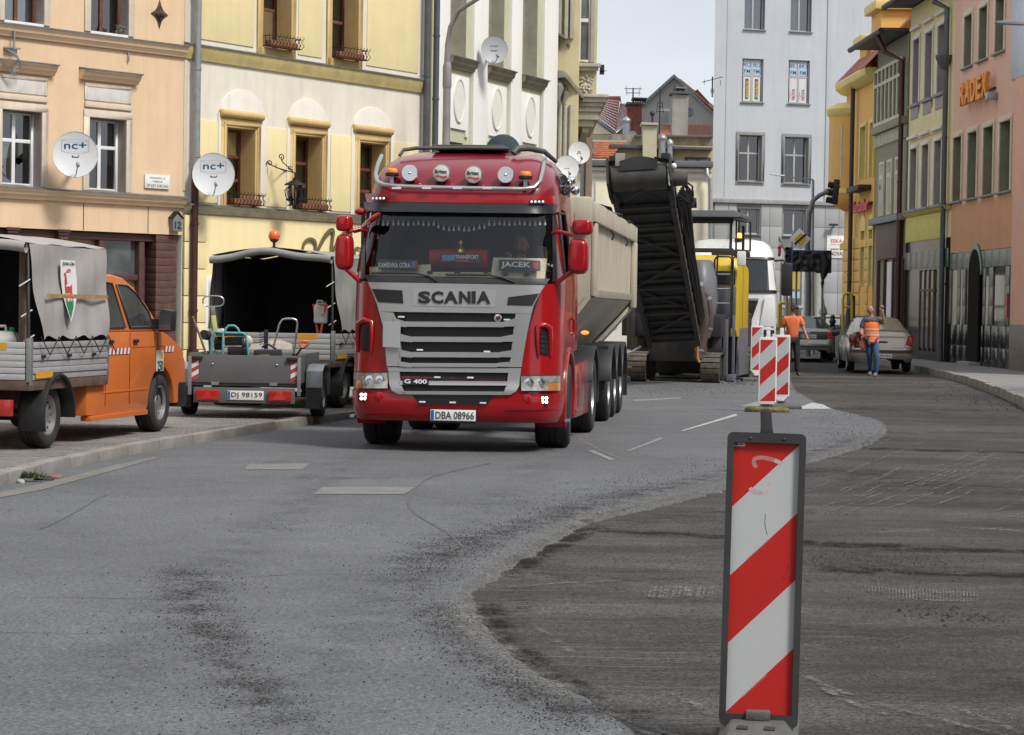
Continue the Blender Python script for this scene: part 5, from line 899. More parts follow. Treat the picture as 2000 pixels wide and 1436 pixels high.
t = thing('bank_sign', 'red script lettering over the arched windows of the orange house', 'sign', (F9.o[0], F9.o[1], 0), rad(90 - 178.5)); ua, ub = F9.u(1676, 398), F9.u(1705, 398); za, zb_ = F9.z(1690, 414), F9.z(1690, 390); letters('Santander', t, ((ua + ub) / 2, -.14, (za + zb_) / 2), (1, 0, 0), (0, 0, 1), M('bank_red', (.55, .03, .03), .4, var=.05), (ub - ua), (zb_ - za), .03, .03, name='lettering'); part('fixing_rail', MB().box(ua, ub, -.07, .0, za + .25, za + .32), MATS['dark_steel'], t)
u, z = F9.uv(1690, 372); part('awning_box', MB().box(u - 1.3, u + 1.3, -.5, 0, z - .05, z + .15), MATS['dark_steel'], F9.t, bev=.04)
c = atY(2010, 48, 58); t = thing('street_lamp', 'grey led street lamp head reaching in at the right edge', 'street lamp', (c.x + .6, 58, .1)); zt = c.z - .1
part('pole', MB().tube([(0, 0, 0), (0, 0, zt - .2), (-.3, 0, zt), (-.6, 0, zt + .02)], [.1, .07, .05, .045], 10), MATS['lamp_pole'], t, smooth=60); part('lamp_head', MB().loft([[(x, y, z) for y, z in ((-w, -h), (w, -h), (w, h), (-w, h))] for x, w, h in ((-.55, .08, .05), (-.8, .13, .06), (-1.2, .14, .045), (-1.45, .08, .02))]).xf(Matrix.Translation((0, 0, zt + .04)) @ Matrix.Rotation(.0, 4, 'Y')), M('lamp_grey', (.25, .26, .28), .5), t, bev=.015)
# red tractor unit and tipper trailer
TO = Vector((-.655, 25.65)); TA = rad(6.3); TD = Vector((math.sin(TA), math.cos(TA)))
def T(px, py, yl): o = TO + TD * yl; return on_wall(px, py, o, 96.3)
W_Z = [(.30, 1.10), (.45, 1.155), (.7, 1.17), (1.9, 1.17), (2.3, 1.12), (2.72, 1.07), (2.9, 1.06), (3.05, 1.03), (3.2, .97), (3.30, .87), (3.37, .72), (3.40, .50)]
SB_Z = [(.30, .10), (.36, .03), (.45, 0), (.70, .0), (.76, .03), (1.0, .05), (1.5, .075), (1.86, .11), (2.0, .16), (2.72, .42), (2.80, .43), (2.92, .46), (3.05, .56), (3.2, .78), (3.30, 1.05), (3.37, 1.4), (3.40, 1.7)]
def bow(t): t = min(abs(t), 1); return .075 * t ** 2 + .36 * t ** 12
def fy(x, z): return interp(z, SB_Z) + bow(x / interp(z, W_Z))
def Sf(px, py, off=0.):
 yl = .1
 for _ in range(6): x, z = T(px, py, yl); yl = fy(x, z) - off
 return Vector((x, yl, z))
M('bar_steel', (.5, .5, .5), .3, .9, var=.06); RED = M('truck_red', (.33, .004, .008), .25, var=.06, vs=2, coat=.5, spec=.35); REDD = M('truck_maroon', (.20, .008, .018), .28, var=.08, vs=2, coat=.5, spec=.35); SILV = M('grille_silver', (.38, .38, .38), .38, .55, var=.04)
BLKP = MATS['black_plastic']; GRB = M('grille_black', (.008, .008, .009), .5, var=.2)
truck = thing('truck', 'red tractor unit with silver grille and roof light bar, coming down the road', 'truck', (TO.x, TO.y, 0), -TA)
def fpanel(name, left, right, off, mat, thick=.04, nu=14, nv=6, parent=None, bev=0., smooth=35):
 def edge(pts, v):
  k = v * (len(pts) - 1); i = min(int(k), len(pts) - 2); return lerp(pts[i][0], pts[i + 1][0], k - i), lerp(pts[i][1], pts[i + 1][1], k - i)
 def P(u, v, o):
  a, b = edge(left, v), edge(right, v); return Sf(lerp(a[0], b[0], u), lerp(a[1], b[1], u), o)
 mb = MB(); mb.grid(nu, nv, lambda u, v: P(u, v, off)); rim = [(i / nu, 0) for i in range(nu)] + [(1, j / nv) for j in range(nv)] + [(1 - i / nu, 1) for i in range(nu)] + [(0, 1 - j / nv) for j in range(nv)]
 A_ = [P(u, v, off) for u, v in rim]; B_ = [Vector((p.x, p.y + thick, p.z)) for p in A_]; n = len(A_); mb.add(A_ + B_, [(i, (i + 1) % n, n + (i + 1) % n, n + i) for i in range(n)])
 return part(name, mb, mat, parent or truck, bev=bev, smooth=smooth)
Zc = lambda x, y: (x / 2.99 + 690, y / 2.99 + 380)
Za = lambda x, y: (x / 2.2796 + 640, y / 2.2796 + 260)
def ZL(f, *p): return [f(*q) for q in p]
def perim(z, depth, n=26):
 w = interp(z, W_Z); sb = interp(z, SB_Z); fr = []
 for i in range(n + 1):
  t = -1 + 2 * i / n; t = math.copysign(abs(t) ** .75, t); fr.append((t * w, sb + bow(t)))
 b = [(w, lerp(fr[-1][1], depth, k)) for k in (.12, .22, .5, .75, .96)] + [(w * .96, depth), (-w * .96, depth)] + [(-w, lerp(fr[-1][1], depth, k)) for k in (.96, .75, .5, .22, .12)]
 return [Vector((x, y, z)) for x, y in fr + b], n
CABD = 2.45
zsA = [1.10, 1.3, 1.5, 1.7, 1.86]; rings = [perim(z, CABD)[0] for z in zsA]; part('cab_lower', MB().loft(rings, False), RED, truck, smooth=40)
zsN = [.63, .74, .9, 1.10]; rings = [perim(z, 1.0)[0] for z in zsN]; part('cab_nose', MB().loft(rings, False), RED, truck, smooth=40)
rings = [perim(z, CABD)[0] for z in (2.71, 2.76, 2.84, 2.92, 3.0, 3.08, 3.16, 3.24, 3.30, 3.34, 3.37, 3.40)]; part('cab_roof', MB().loft(rings, True), REDD, truck, smooth=50)
zm = [1.86, 2.0, 2.2, 2.45, 2.71]; R_ = [perim(z, CABD)[0] for z in zm]; n = len(R_[0]); nf = 26; mb = MB(); gl_f = MB(); gl_s = [MB(), MB()]
for k in range(len(zm) - 1):
 for i in range(n):
  j = (i + 1) % n; q = [R_[k][i], R_[k][j], R_[k + 1][j], R_[k + 1][i]]
  if 1 <= i < nf - 1: gl_f.add(q, [(0, 1, 2, 3)])
  elif i in (nf + 1, nf + 2) and k > 0: gl_s[0].add(q, [(0, 1, 2, 3)])
  elif i in (nf + 9, nf + 10) and k > 0: gl_s[1].add(q, [(0, 1, 2, 3)])
  else: mb.add(q, [(0, 1, 2, 3)])
part('cab_pillars', mb, RED, truck, smooth=40); ws = part('windscreen', gl_f, glass('windscreen_glass', (.9, .92, .92), .0), truck, smooth=60)
for g_ in gl_s[1:]: part('side_window', g_, glass('door_glass', (.10, .11, .12), .06), truck, smooth=60)
mb = MB()
for a, b in (((.0, 1.9), (.0, 2.66)),):
 pass
fpanel('windscreen_edge', ZL(Za, (150, 340), (146, 640)), ZL(Za, (166, 340), (166, 650)), .012, BLKP, .03, 3, 8); fpanel('windscreen_edge', ZL(Za, (1000, 345), (1002, 662)), ZL(Za, (1016, 345), (1022, 655)), .012, BLKP, .03, 3, 8)
fpanel('scuttle', ZL(Zc, (60, 470), (95, 516)), ZL(Zc, (1150, 492), (1118, 535)), .014, BLKP, .04, 22, 3)
fpanel('sun_visor', ZL(Zc, (60, 42), (70, 98)), ZL(Zc, (1190, 58), (1180, 112)), .07, M('visor_black', (.02, .02, .024), .3), .09, 22, 3); fpanel('visor_lip', ZL(Zc, (68, -6), (76, 40)), ZL(Zc, (1180, 8), (1172, 56)), .07, RED, .10, 22, 3)
for (a, b, c, d) in ((105, 12, 188, 34), (1030, 31, 1118, 54)):
 pl = fpanel('marker_lamp', ZL(Zc, (a, b), (a, d)), ZL(Zc, (c, b + 1), (c, d + 1)), .095, BLKP, .03, 4, 2)
 for k in range(4): p = Sf(*Zc(lerp(a, c, (k + .5) / 4), (b + d) / 2), .10); part('led', MB().ball(p, .014, 8, 6), M('led_white', (.8, .8, .82), .2, emit=.4), pl)
fpanel('grille_backing', ZL(Zc, (105, 520), (175, 800), (200, 1000), (232, 1176)), ZL(Zc, (1105, 535), (1015, 820), (980, 1005), (940, 1178)), .004, GRB, .01, 20, 10)
GO = .055
fpanel('grille_plate', ZL(Zc, (86, 512), (112, 575), (138, 640), (150, 684)), ZL(Zc, (1119, 531), (1085, 585), (1052, 650), (1040, 696)), GO, SILV, .05, 24, 6)
fpanel('grille_recess', ZL(Zc, (342, 545), (350, 650)), ZL(Zc, (838, 560), (826, 660)), GO + .004, M('grille_silver_soft', (.40, .40, .40), .42, .5, var=.04), .01, 14, 3)
for pts in (((108, 551), (145, 628), (285, 560), (292, 637)), ((905, 600), (898, 646), (1085, 578), (1045, 650))):
 l, r = (pts[:2], pts[2:]); fpanel('grille_vent', ZL(Zc, *l), ZL(Zc, *r), GO + .006, GRB, .012, 8, 3)
fpanel('grille_column', ZL(Zc, (150, 684), (180, 800), (190, 945), (196, 1003)), ZL(Zc, (234, 690), (274, 790), (282, 945), (270, 1003)), GO, SILV, .05, 5, 10); fpanel('grille_column', ZL(Zc, (948, 697), (934, 800), (920, 950), (906, 1008)), ZL(Zc, (1040, 697), (1012, 820), (988, 960), (981, 1008)), GO, SILV, .05, 5, 10)
for ya, yb, xa, xb, dn in ((742, 772, 236, 948, 14), (830, 860, 272, 936, 10), (920, 950, 274, 924, 8), (984, 1006, 268, 910, 6)):
 for sgn, x0, x1 in ((0, xa, xa + 70), (1, xa + 70, xb - 70), (2, xb - 70, xb)):
  d0, d1 = ((dn, 0), (0, 0), (0, dn))[sgn]; fpanel('grille_bar', ZL(Zc, (x0, ya - d0 * 1.6), (x0, yb - d0 * .3)), ZL(Zc, (x1, ya - d1 * 1.6 + 3), (x1, yb - d1 * .3 + 3)), GO + .012, SILV, .06, 10 if sgn == 1 else 3, 2)
fpanel('lower_grille', ZL(Zc, (200, 1009), (205, 1034)), ZL(Zc, (978, 1014), (976, 1042)), GO, SILV, .05, 18, 2); fpanel('lower_grille', ZL(Zc, (205, 1036), (208, 1100), (225, 1146), (262, 1166)), ZL(Zc, (270, 1036), (275, 1100), (295, 1146), (310, 1166)), GO, SILV, .05, 4, 6); fpanel('lower_grille', ZL(Zc, (905, 1042), (897, 1110), (880, 1150), (868, 1170)), ZL(Zc, (976, 1042), (968, 1118), (948, 1152), (918, 1170)), GO, SILV, .05, 4, 6)
fpanel('grille_bar', ZL(Zc, (270, 1088), (272, 1112)), ZL(Zc, (905, 1092), (902, 1116)), GO + .01, SILV, .06, 14, 2); fpanel('grille_bar', ZL(Zc, (290, 1148), (310, 1167)), ZL(Zc, (885, 1152), (868, 1171)), GO + .006, SILV, .06, 14, 2)
SF_ = lambda x, y, o: Sf(*Zc(x, y), o)
def front_text(s, x, y, w, h, off, mat, bold=.0, ext=.004, split=False, parent=None, space=1.):
 a, b, c = SF_(x - w / 2, y, off), SF_(x + w / 2, y, off), SF_(x, y, off); up = (SF_(x, y - 30, off) - SF_(x, y + 30, off)); me_w = (b - a).length; hh = (SF_(x, y - h / 2, off) - SF_(x, y + h / 2, off)).length
 c = (a + b) / 2; c.y = min(a.y, b.y, SF_(x, y, off).y) ; return letters(s, parent or truck, c, (1, (b.y - a.y) / me_w, 0), up, mat, me_w, hh, ext, bold, space=space)
for k, ch in enumerate('SCANIA'):
 xs0 = [378, 455, 527, 617, 690, 720]; xs1 = [452, 527, 613, 686, 716, 802]; front_text(ch, (xs0[k] + xs1[k]) / 2, 601, xs1[k] - xs0[k] - 2, 72, GO + .008, MATS['ink'], .045, .002)
fpanel('model_badge', ZL(Zc, (290, 1074), (290, 1108)), ZL(Zc, (440, 1076), (440, 1110)), GO + .024, GRB, .02, 4, 2); front_text('G 400', 365, 1092, 132, 26, GO + .03, MATS['chrome'], .03, .002)
for x, y in ((280, 715), (897, 732), (388, 908), (780, 918), (490, 1068), (683, 1070), (403, 1212), (580, 1215), (757, 1218)):
 p = SF_(x, y, .05); part('marker_clip', MB().box(p.x - .035, p.x + .035, p.y - .01, p.y + .02, p.z - .009, p.z + .009), MATS['white_paint'], truck, bev=.004)
p = SF_(845, 722, .05); em = part('emblem', MB().lathe(p, (0, -1, 0), [(.045, 0), (.042, .012), (.03, .016), (.001, .016)], 18), MATS['chrome'], truck); part('emblem_shield', MB().prism([(p.x + dx, p.y - .021, p.z + dz) for dx, dz in ((-.024, .02), (.024, .02), (.02, -.01), (0, -.03), (-.02, -.01))], (0, .006, 0)), M('emblem_dark', (.09, .02, .025), .3), em)
fpanel('blank_plate', ZL(Zc, (174, 738), (172, 890)), ZL(Zc, (276, 744), (273, 896)), GO + .03, M('bare_plate', (.40, .41, .42), .45, .2, var=.05), .015, 4, 4)
def bump_edge(z): return [Vector((x, fy(x, z) - .03, z)) for x in [interp(z, W_Z) * math.copysign(abs(-1 + i / 13) ** .75, -1 + i / 13) for i in range(27)]]
zt = lambda x: .70
mb = MB(); rows = [.335, .36, .42, .50, .56, .61, .645, .655]; rg = []
for z in rows:
 b = bump_edge(z); w = interp(z, W_Z); sh = -.03 if .5 < z < .6 else (0 if z > .36 else .03); b = [Vector((p.x * 1.008, p.y + sh * .4, p.z)) for p in b]; rg.append([Vector((-w * 1.008, .92, z))] + b + [Vector((w * 1.008, .92, z))])
mb.loft(rg, False, False); part('bumper', mb, RED, truck, smooth=40)
fpanel('bumper_slot', ZL(Zc, (345, 1172), (388, 1226)), ZL(Zc, (818, 1176), (783, 1228)), .045, GRB, .03, 14, 3)
for s in ((5, 1290, 350), (885, 1255, 1200)):
 fpanel('bumper_crease', ZL(Zc, (s[0], s[1]), (s[0], s[1] + 5)), ZL(Zc, (s[2], s[1] - 2), (s[2], s[1] + 3)), .046, REDD, .02, 10, 1)
for x, y in ((152, 1180), (1015, 1195)):
 p = SF_(x, y, .032); part('tow_cap', MB().lathe(p, (0, -1, 0), [(.052, 0), (.052, .008), (.046, .012), (.001, .012)], 18), RED, truck)
for x, y in ((60, 1180), (1118, 1200)):
 p = SF_(x, y, .04); fl = part('fog_lamp', MB().lathe(p, (0, -1, 0), [(.062, 0), (.06, .012), (.05, .014)], 18), BLKP, truck)
 for dx, dz in ((-1, -1), (1, -1), (-1, 1), (1, 1)): part('led', MB().ball((p.x + dx * .021, p.y - .018, p.z + dz * .021), .019, 10, 7, (1, .4, 1)), M('fog_led', (.95, .93, .9), .2, var=0, emit=1.6), fl)
HG = M('headlamp_lens', (.36, .36, .33), .12, .3, var=.35, vs=14, coat=.5); AMB = M('amber_lens', (.42, .16, .04), .15, coat=.5, var=.15)
for side_, (xa, xb, xc, ya, yb) in ((-1, (2, 50, 200, 1040, 1132)), (1, (1208, 1138, 978, 1058, 1146))):
 hl = fpanel('headlamp', ZL(Zc, (min(xb, xc), ya), (min(xb, xc) + 4, yb)), ZL(Zc, (max(xb, xc), ya), (max(xb, xc), yb)), .045, HG, .05, 6, 3)
 for q in (.3, .7): p = SF_(lerp(xb, xc, q), (ya + yb) / 2, .05); part('reflector', MB().lathe(p, (0, -1, 0), [(.055, .0), (.055, .004), (.045, .006), (.001, .002)], 14), MATS['chrome'], hl)
 part('indicator', MB(), AMB, hl) if 0 else fpanel('indicator', ZL(Zc, (min(xa, xb), ya + 42), (min(xa, xb), yb)), ZL(Zc, (max(xa, xb), ya + 42), (max(xa, xb), yb)), .045, AMB, .05, 4, 3); fpanel('side_lamp', ZL(Zc, (min(xa, xb), ya), (min(xa, xb), ya + 40)), ZL(Zc, (max(xa, xb), ya), (max(xa, xb), ya + 40)), .045, HG, .05, 4, 2)
 fpanel('lamp_surround', ZL(Zc, (min(xa, xc), ya - 5), (min(xa, xc), ya)), ZL(Zc, (max(xa, xc), ya - 5), (max(xa, xc), ya)), .05, BLKP, .05, 8, 1); 
for xs_, flip in (((40, 97, 760, 918), 0), ((1092, 1142, 788, 940), 1)):
 v = fpanel('air_intake', ZL(Zc, (xs_[0], xs_[2] + 8), (xs_[0] + 4, xs_[3] - 10)), ZL(Zc, (xs_[1], xs_[2]), (xs_[1] - 4, xs_[3])), .012, GRB, .03, 4, 6)
 for k in range(5): y = lerp(xs_[2], xs_[3], (k + .7) / 5.5); fpanel('slat', ZL(Zc, (xs_[0] + 4, y), (xs_[0] + 4, y + 5)), ZL(Zc, (xs_[1] - 6, y), (xs_[1] - 6, y + 5)), .022, BLKP, .02, 3, 1)
 x0, x1 = xs_[0] - 14, xs_[1] + 10; pts = [SF_(x0 if not flip else x1, xs_[3] + 4, .01), SF_(x0 if not flip else x1, (xs_[2] + xs_[3]) / 2, .02), SF_(x0 + 6 if not flip else x1 - 6, xs_[2] - 8, .03), SF_((x0 + x1) / 2, xs_[2] - 26, .03), SF_(x1 if not flip else x0, xs_[2] - 16, .02), SF_(x1 + 2 if not flip else x0 - 2, (xs_[2] + xs_[3]) / 2, .012), SF_(x1 - 4 if not flip else x0 + 4, xs_[3] + 10, .01)]
 part('intake_lip', MB().tube(smooth3(pts) if 0 else pts, [.02, .03, .035, .035, .03, .025, .015], 8), RED, truck, smooth=70)
def plate(parent, c, xd, yd, w, h, txt, lit=True, band=.1, bold=.0):
 X = Vector(xd).normalized(); Y = Vector(yd).normalized(); N_ = X.cross(Y); c = Vector(c); Mx = Matrix(((X.x, Y.x, N_.x, c.x), (X.y, Y.y, N_.y, c.y), (X.z, Y.z, N_.z, c.z), (0, 0, 0, 1)))
 p = part('number_plate', MB().box(-w / 2, w / 2, -h / 2, h / 2, -.012, 0).xf(Mx), MATS['plate_white'], parent, bev=.004); part('country_band', MB().box(-w / 2 + .006, -w / 2 + w * band, -h / 2 + .006, h / 2 - .006, .0005, .002).xf(Mx), MATS['plate_blue'], p, smooth=0)
 letters(txt, p, Mx @ Vector((w * band * .5, 0, .002)), X, Y, MATS['ink'], w * (1 - band) * .92, h * .66, .001, bold); return p
pc = SF_(582, 1290, .075); plate(truck, pc, (1, 0, 0), (0, 0, 1), .50, .12, 'DBA 08966', band=.08, bold=.005); part('plate_holder', MB().box(pc.x - .262, pc.x + .262, pc.y + .013, pc.y + .05, pc.z - .085, pc.z + .068), BLKP, truck, bev=.006)
def mirror(side_, cx, z0, z1, w, y, name):
 h = z1 - z0; mb = MB(); n = 20; rg = []
 for yy, s in ((-.09, .55), (-.08, .82), (-.03, .97), (.04, 1.0), (.085, .97)):
  rg.append([(cx + math.copysign(abs(math.cos(2 * math.pi * k / n)) ** .55, math.cos(2 * math.pi * k / n)) * w / 2 * s, y + yy, (z0 + z1) / 2 + math.copysign(abs(math.sin(2 * math.pi * k / n)) ** .55, math.sin(2 * math.pi * k / n)) * h / 2 * (1 - (1 - s) * .6)) for k in range(n)])
 o = part(name, MB().loft(rg), RED, truck, smooth=60); part('mirror_glass', MB().box(cx - w * .42, cx + w * .42, y + .087, y + .092, z0 + h * .1, z1 - h * .1), MATS['chrome'], o); return o
mirror(-1, -1.275, 2.41, 2.59, .18, .30, 'wide_mirror'); mirror(-1, -1.27, 1.98, 2.385, .20, .30, 'main_mirror'); mirror(1, 1.38, 2.40, 2.58, .23, .30, 'wide_mirror'); mirror(1, 1.34, 1.97, 2.365, .23, .30, 'main_mirror')
for s in (-1, 1):
 xo = 1.22 if s > 0 else 1.20; part('mirror_arm', MB().tube([(s * 1.04, .42, 2.42), (s * 1.12, .34, 2.44), (s * (xo + .05), .30, 2.40)], .022, 8).tube([(s * 1.10, .35, 1.86), (s * 1.16, .32, 1.92), (s * (xo + .05), .30, 2.0)], .028, 8), RED, truck, smooth=60)
def S_m(x, y, o): return Sf(*Za(x, y), o)
part('front_mirror', MB().loft([[Vector(q) + Vector((math.cos(2 * math.pi * k / 12) * r * .3, math.sin(2 * math.pi * k / 12) * r, math.cos(2 * math.pi * k / 12) * r)) for k in range(12)] for q, r in ((S_m(152, 415, .20), .02), (S_m(165, 405, .22), .045), (S_m(195, 385, .22), .05), (S_m(222, 368, .2), .04), (S_m(234, 362, .18), .015))]), RED, truck, smooth=60); part('kerb_mirror', MB().ball(S_m(145, 350, .15), .06, 12, 8, (1.1, .8, .7)), RED, truck, smooth=70)
part('mirror_stay', MB().tube([S_m(117, 440, .15), S_m(150, 432, .18), S_m(165, 405, .2)], .018, 8), RED, truck, smooth=60)
bar = [S_m(*q, .10) for q in ((240, 102), (224, 140), (214, 185), (222, 215), (250, 231), (330, 238), (440, 242), (590, 245), (740, 248), (860, 250), (920, 243), (946, 215), (956, 175), (962, 140), (966, 108))]
lb = part('light_bar', MB().tube([(p.x, p.y, p.z) for p in bar], .025, 10), MATS['bar_steel'], truck, smooth=60)
for x in (306, 440, 577, 710, 842): p = S_m(x, 245, .135); part('bar_marker', MB().box(p.x - .05, p.x + .05, p.y - .004, p.y + .02, p.z - .010, p.z + .010), MATS['white_paint'], lb)
for x, y, r, kind in ((366, 179, 37, 0), (507, 179, 40, 1), (650, 186, 40, 1), (793, 187, 37, 0)):
 p = S_m(x, y, .14); R0 = r / 2.2796 * (25.65 + p.y) / FPX
 sp = part('spot_lamp', MB().lathe(p, (0, -1, 0), [(R0 * .3, -.10), (R0 * .8, -.07), (R0, -.02), (R0, .02), (R0 * .94, .03)], 22), MATS['chrome'] if not kind else MATS['steel'], truck, smooth=50)
 part('lens', MB().lathe(p, (0, -1, 0), [(R0 * .93, .028), (R0 * .7, .036), (.001, .04)] if kind else [(R0 * .92, .02), (R0 * .5, .002), (.001, -.01)], 22), M('lamp_cover', (.62, .62, .61), .5, var=.03) if kind else M('spot_glass', (.34, .35, .36), .15, .6, var=.7, vs=30), sp, smooth=70)
 if not kind: part('bulb', MB().ball((p.x, p.y - .03, p.z), R0 * .18, 10, 7), MATS['chrome'], sp)
 else:
  letters('Britax', sp, (p.x, p.y - .041, p.z + R0 * .18), (1, 0, 0), (0, 0, 1), MATS['ink'], R0 * 1.35, R0 * .42, .001, .02)
  part('print_wave', MB().prism([(p.x + R0 * a, p.y - .043, p.z + R0 * b) for a, b in ((-.7, -.3), (-.35, -.2), (0, -.32), (.35, -.36), (.7, -.22), (.66, -.5), (.35, -.56), (.05, -.5), (-.3, -.36), (-.66, -.46))], (0, .002, 0)), STR, sp, smooth=0)
 part('lamp_bracket', MB().bar((p.x, p.y + .01, p.z - R0), (p.x, p.y + .04, S_m(x, 243, .1).z), .03, .02), MATS['dark_steel'], sp)
for x, y in ((287, 178), (881, 192)):
 p = S_m(x, y, .12); b = part('beacon', MB().lathe((p.x, p.y, p.z - .035), (0, 0, 1), [(.07, 0), (.078, .01), (.078, .035), (.06, .04)], 18), BLKP, truck); part('beacon_dome', MB().lathe((p.x, p.y, p.z + .005), (0, 0, 1), [(.06, 0), (.062, .03), (.05, .045), (.001, .05)], 18), MATS['orange_lamp'], b, smooth=50); part('beacon_stand', MB().bar((p.x, p.y, p.z - .035), (p.x, p.y, p.z - .16), .04, .03), MATS['steel'], b)
for x, y, r, yl in ((1040, 211, 29, 1.15), (1060, 253, 25, 1.2)):
 px_, py_ = Za(x, y); xx, zz = T(px_, py_, yl); R0 = r / 2.2796 * 27 / FPX; part('horn', MB().lathe((xx, yl, zz), (0, 1, 0), [(R0, 0), (R0 * .9, .02), (R0 * .55, .10), (R0 * .35, .25), (R0 * .3, .5)], 18, cap=False).lathe((xx, yl, zz), (0, 1, 0), [(R0 * .97, .004), (R0 * .5, .1), (R0 * .25, .25), (.002, .26)], 18, cap=False), MATS['chrome'], truck, smooth=60); part('horn_bell', MB().ball((xx + .09, yl + .25, zz + .01), .055, 10, 7), MATS['chrome'], truck, smooth=60)
part('horn_bracket', MB().box(.9, 1.12, 1.4, 1.5, T(*Za(1060, 230), 1.2)[1] - .03, T(*Za(1060, 230), 1.2)[1] + .03), MATS['dark_steel'], truck)
rz = 3.41; part('roof_rail', MB().tube([(-.78, 1.02, 3.30), (-.74, 1.06, 3.37), (-.60, 1.1, 3.395), (0, 1.15, 3.405), (.45, 1.2, 3.405)], [.02, .022, .022, .02, .02], 8), M('rail_grey', (.06, .065, .07), .5), truck, smooth=60); part('roof_rail', MB().tube([(.52, 1.06, 3.34), (.56, 1.1, 3.40), (.68, 1.2, 3.41), (.85, 1.3, 3.38), (.98, 1.4, 3.27)], [.035, .04, .035, .03, .025], 8), MATS['rail_grey'], truck, smooth=60); part('roof_hatch', MB().box(-.45, .4, 1.25, 2.0, 3.40, 3.45), MATS['rail_grey'], truck, bev=.02); part('roof_dome', MB().lathe((.32, 1.75, 3.40), (0, 1, 0), [(.001, -.02), (.20, -.015), (.21, 0), (.20, .02), (.001, .03)], 24), M('dome_slate', (.05, .07, .075), .8, spec=.2), truck, smooth=60)
for pts in (((105, 462), (240, 460), (372, 462), (440, 476), (492, 508)), ((538, 470), (680, 470), (800, 472), (870, 486), (940, 512))): w_ = part('wiper', MB().tube([SF_(x, y, .03) for x, y in pts], .010, 6), BLKP, truck, smooth=60); part('wiper_blade', MB().tube([SF_(x, y - 3, .022) for x, y in pts[:3]], .014, 6), MATS['rubber'], w_)
nC = 60
def curt(u, v):
 x = lerp(130, 1135, u); sag = 148 + 34 * max(0, 1 - ((u - .5) / .16) ** 2) ** .5 * (1 if abs(u - .5) < .16 else 0) + 7 * abs(math.sin(u * 26)); p = SF_(x, lerp(92, sag, v), -.10); return (p.x, p.y + .02 * math.sin(u * 150), p.z)
ct = part('screen_curtain', MB().grid(nC, 3, curt), glass('lace', (.62, .63, .66), .02, .8), truck, smooth=60)
for k in range(34):
 u = (k + .5) / 34; p = curt(u, 1.0); part('tassel', MB().lathe((p[0], p[1], p[2] - .055), (0, 0, 1), [(.016, 0), (.012, .025), (.004, .04), (.007, .05), (.002, .06)], 7), M('tassel_white', (.55, .56, .58), .9), ct)
QUI = M('quilted_cream', (.72, .66, .48), .9, var=.12, vs=14, bump=.5, bs=30); part('dashboard', MB().prism([(-1.0, .42, 1.70), (-1.0, .40, 1.93), (-1.0, .75, 2.0), (-1.0, 1.0, 1.9), (-1.0, 1.0, 1.70)], (2.0, 0, 0)), M('dash_dark', (.02, .02, .02), .7), truck, bev=.02)
def dash(pts, off, mat, name, th=.03, **k): return fpanel(name, ZL(Zc, *pts[:2]), ZL(Zc, *pts[2:]), off, mat, th, 12, 4, **k)
dash(((92, 424), (98, 482), (452, 408), (452, 486)), -.10, QUI, 'dash_cloth'); dash(((452, 452), (452, 490), (800, 455), (800, 498)), -.10, QUI, 'dash_cloth'); dash(((818, 368), (800, 492), (1132, 374), (1118, 498)), -.12, QUI, 'dash_cloth')
for x, y in ((447, 455), (610, 458), (775, 462), (888, 465), (1012, 468)): p = SF_(x, y, -.08); part('dash_vent', MB().ball(p, .028, 10, 7, (1.2, .5, .6)), BLKP, truck)
part('cab_back', MB().box(-1.0, 1.0, 2.0, 2.04, 1.2, 2.7), M('cab_lining', (.035, .035, .038), .9, var=.3), truck); part('seat', MB().box(-.75, -.25, 1.2, 1.4, 1.2, 2.3).box(.4, .9, 1.2, 1.4, 1.2, 2.3), M('seat_cloth', (.03, .03, .032), .9), truck, bev=.06)
part('steering_wheel', MB().tube([(.58 + .22 * math.cos(k * .3142), .86 + .10 * math.sin(k * .3142), 2.06 + .18 * math.sin(k * .3142)) for k in range(21)], .016, 6), BLKP, truck, smooth=60)
def cab_board(label, pts, col, rows, off=-.03, extra=None):
 c = SF_((pts[0][0] + pts[2][0]) / 2, (pts[0][1] + pts[1][1]) / 2, off); t = thing('name_board', label, 'sign', (TO.x, TO.y, 0), -TA, 'boards behind the truck windscreen')
 fpanel('board', ZL(Zc, *pts[:2]), ZL(Zc, *pts[2:]), off, col, .015, 6, 2, parent=t)
 for s, x, y, w, h, m, bd in rows: front_text(s, x, y, w, h, off + .006, m, bd, .001, parent=t)
 return t
BRD = M('board_black', (.015, .015, .017), .4); WTX = M('board_white', (.9, .9, .89), .5, var=0)
t = cab_board('long black board with white town name at the left of the windscreen', ((146, 378), (146, 434), (376, 384), (376, 440)), BRD, [('KAMIENNA GÓRA', 242, 410, 186, 38, WTX, .02)]); fpanel('badge', ZL(Zc, (340, 390), (340, 430)), ZL(Zc, (358, 391), (358, 431)), -.022, M('badge_blue', (.15, .25, .42), .4), .004, 2, 2, parent=t); fpanel('badge', ZL(Zc, (359, 391), (359, 431)), ZL(Zc, (372, 391), (372, 431)), -.022, STR, .004, 2, 2, parent=t)
t = cab_board('black board with white driver name at the right of the windscreen', ((850, 380), (850, 442), (1092, 386), (1092, 448)), BRD, [('JACEK', 950, 414, 172, 42, WTX, .03)]); fpanel('badge', ZL(Zc, (1048, 396), (1054, 434)), ZL(Zc, (1084, 397), (1074, 435)), -.022, STR, .004, 3, 3, parent=t)
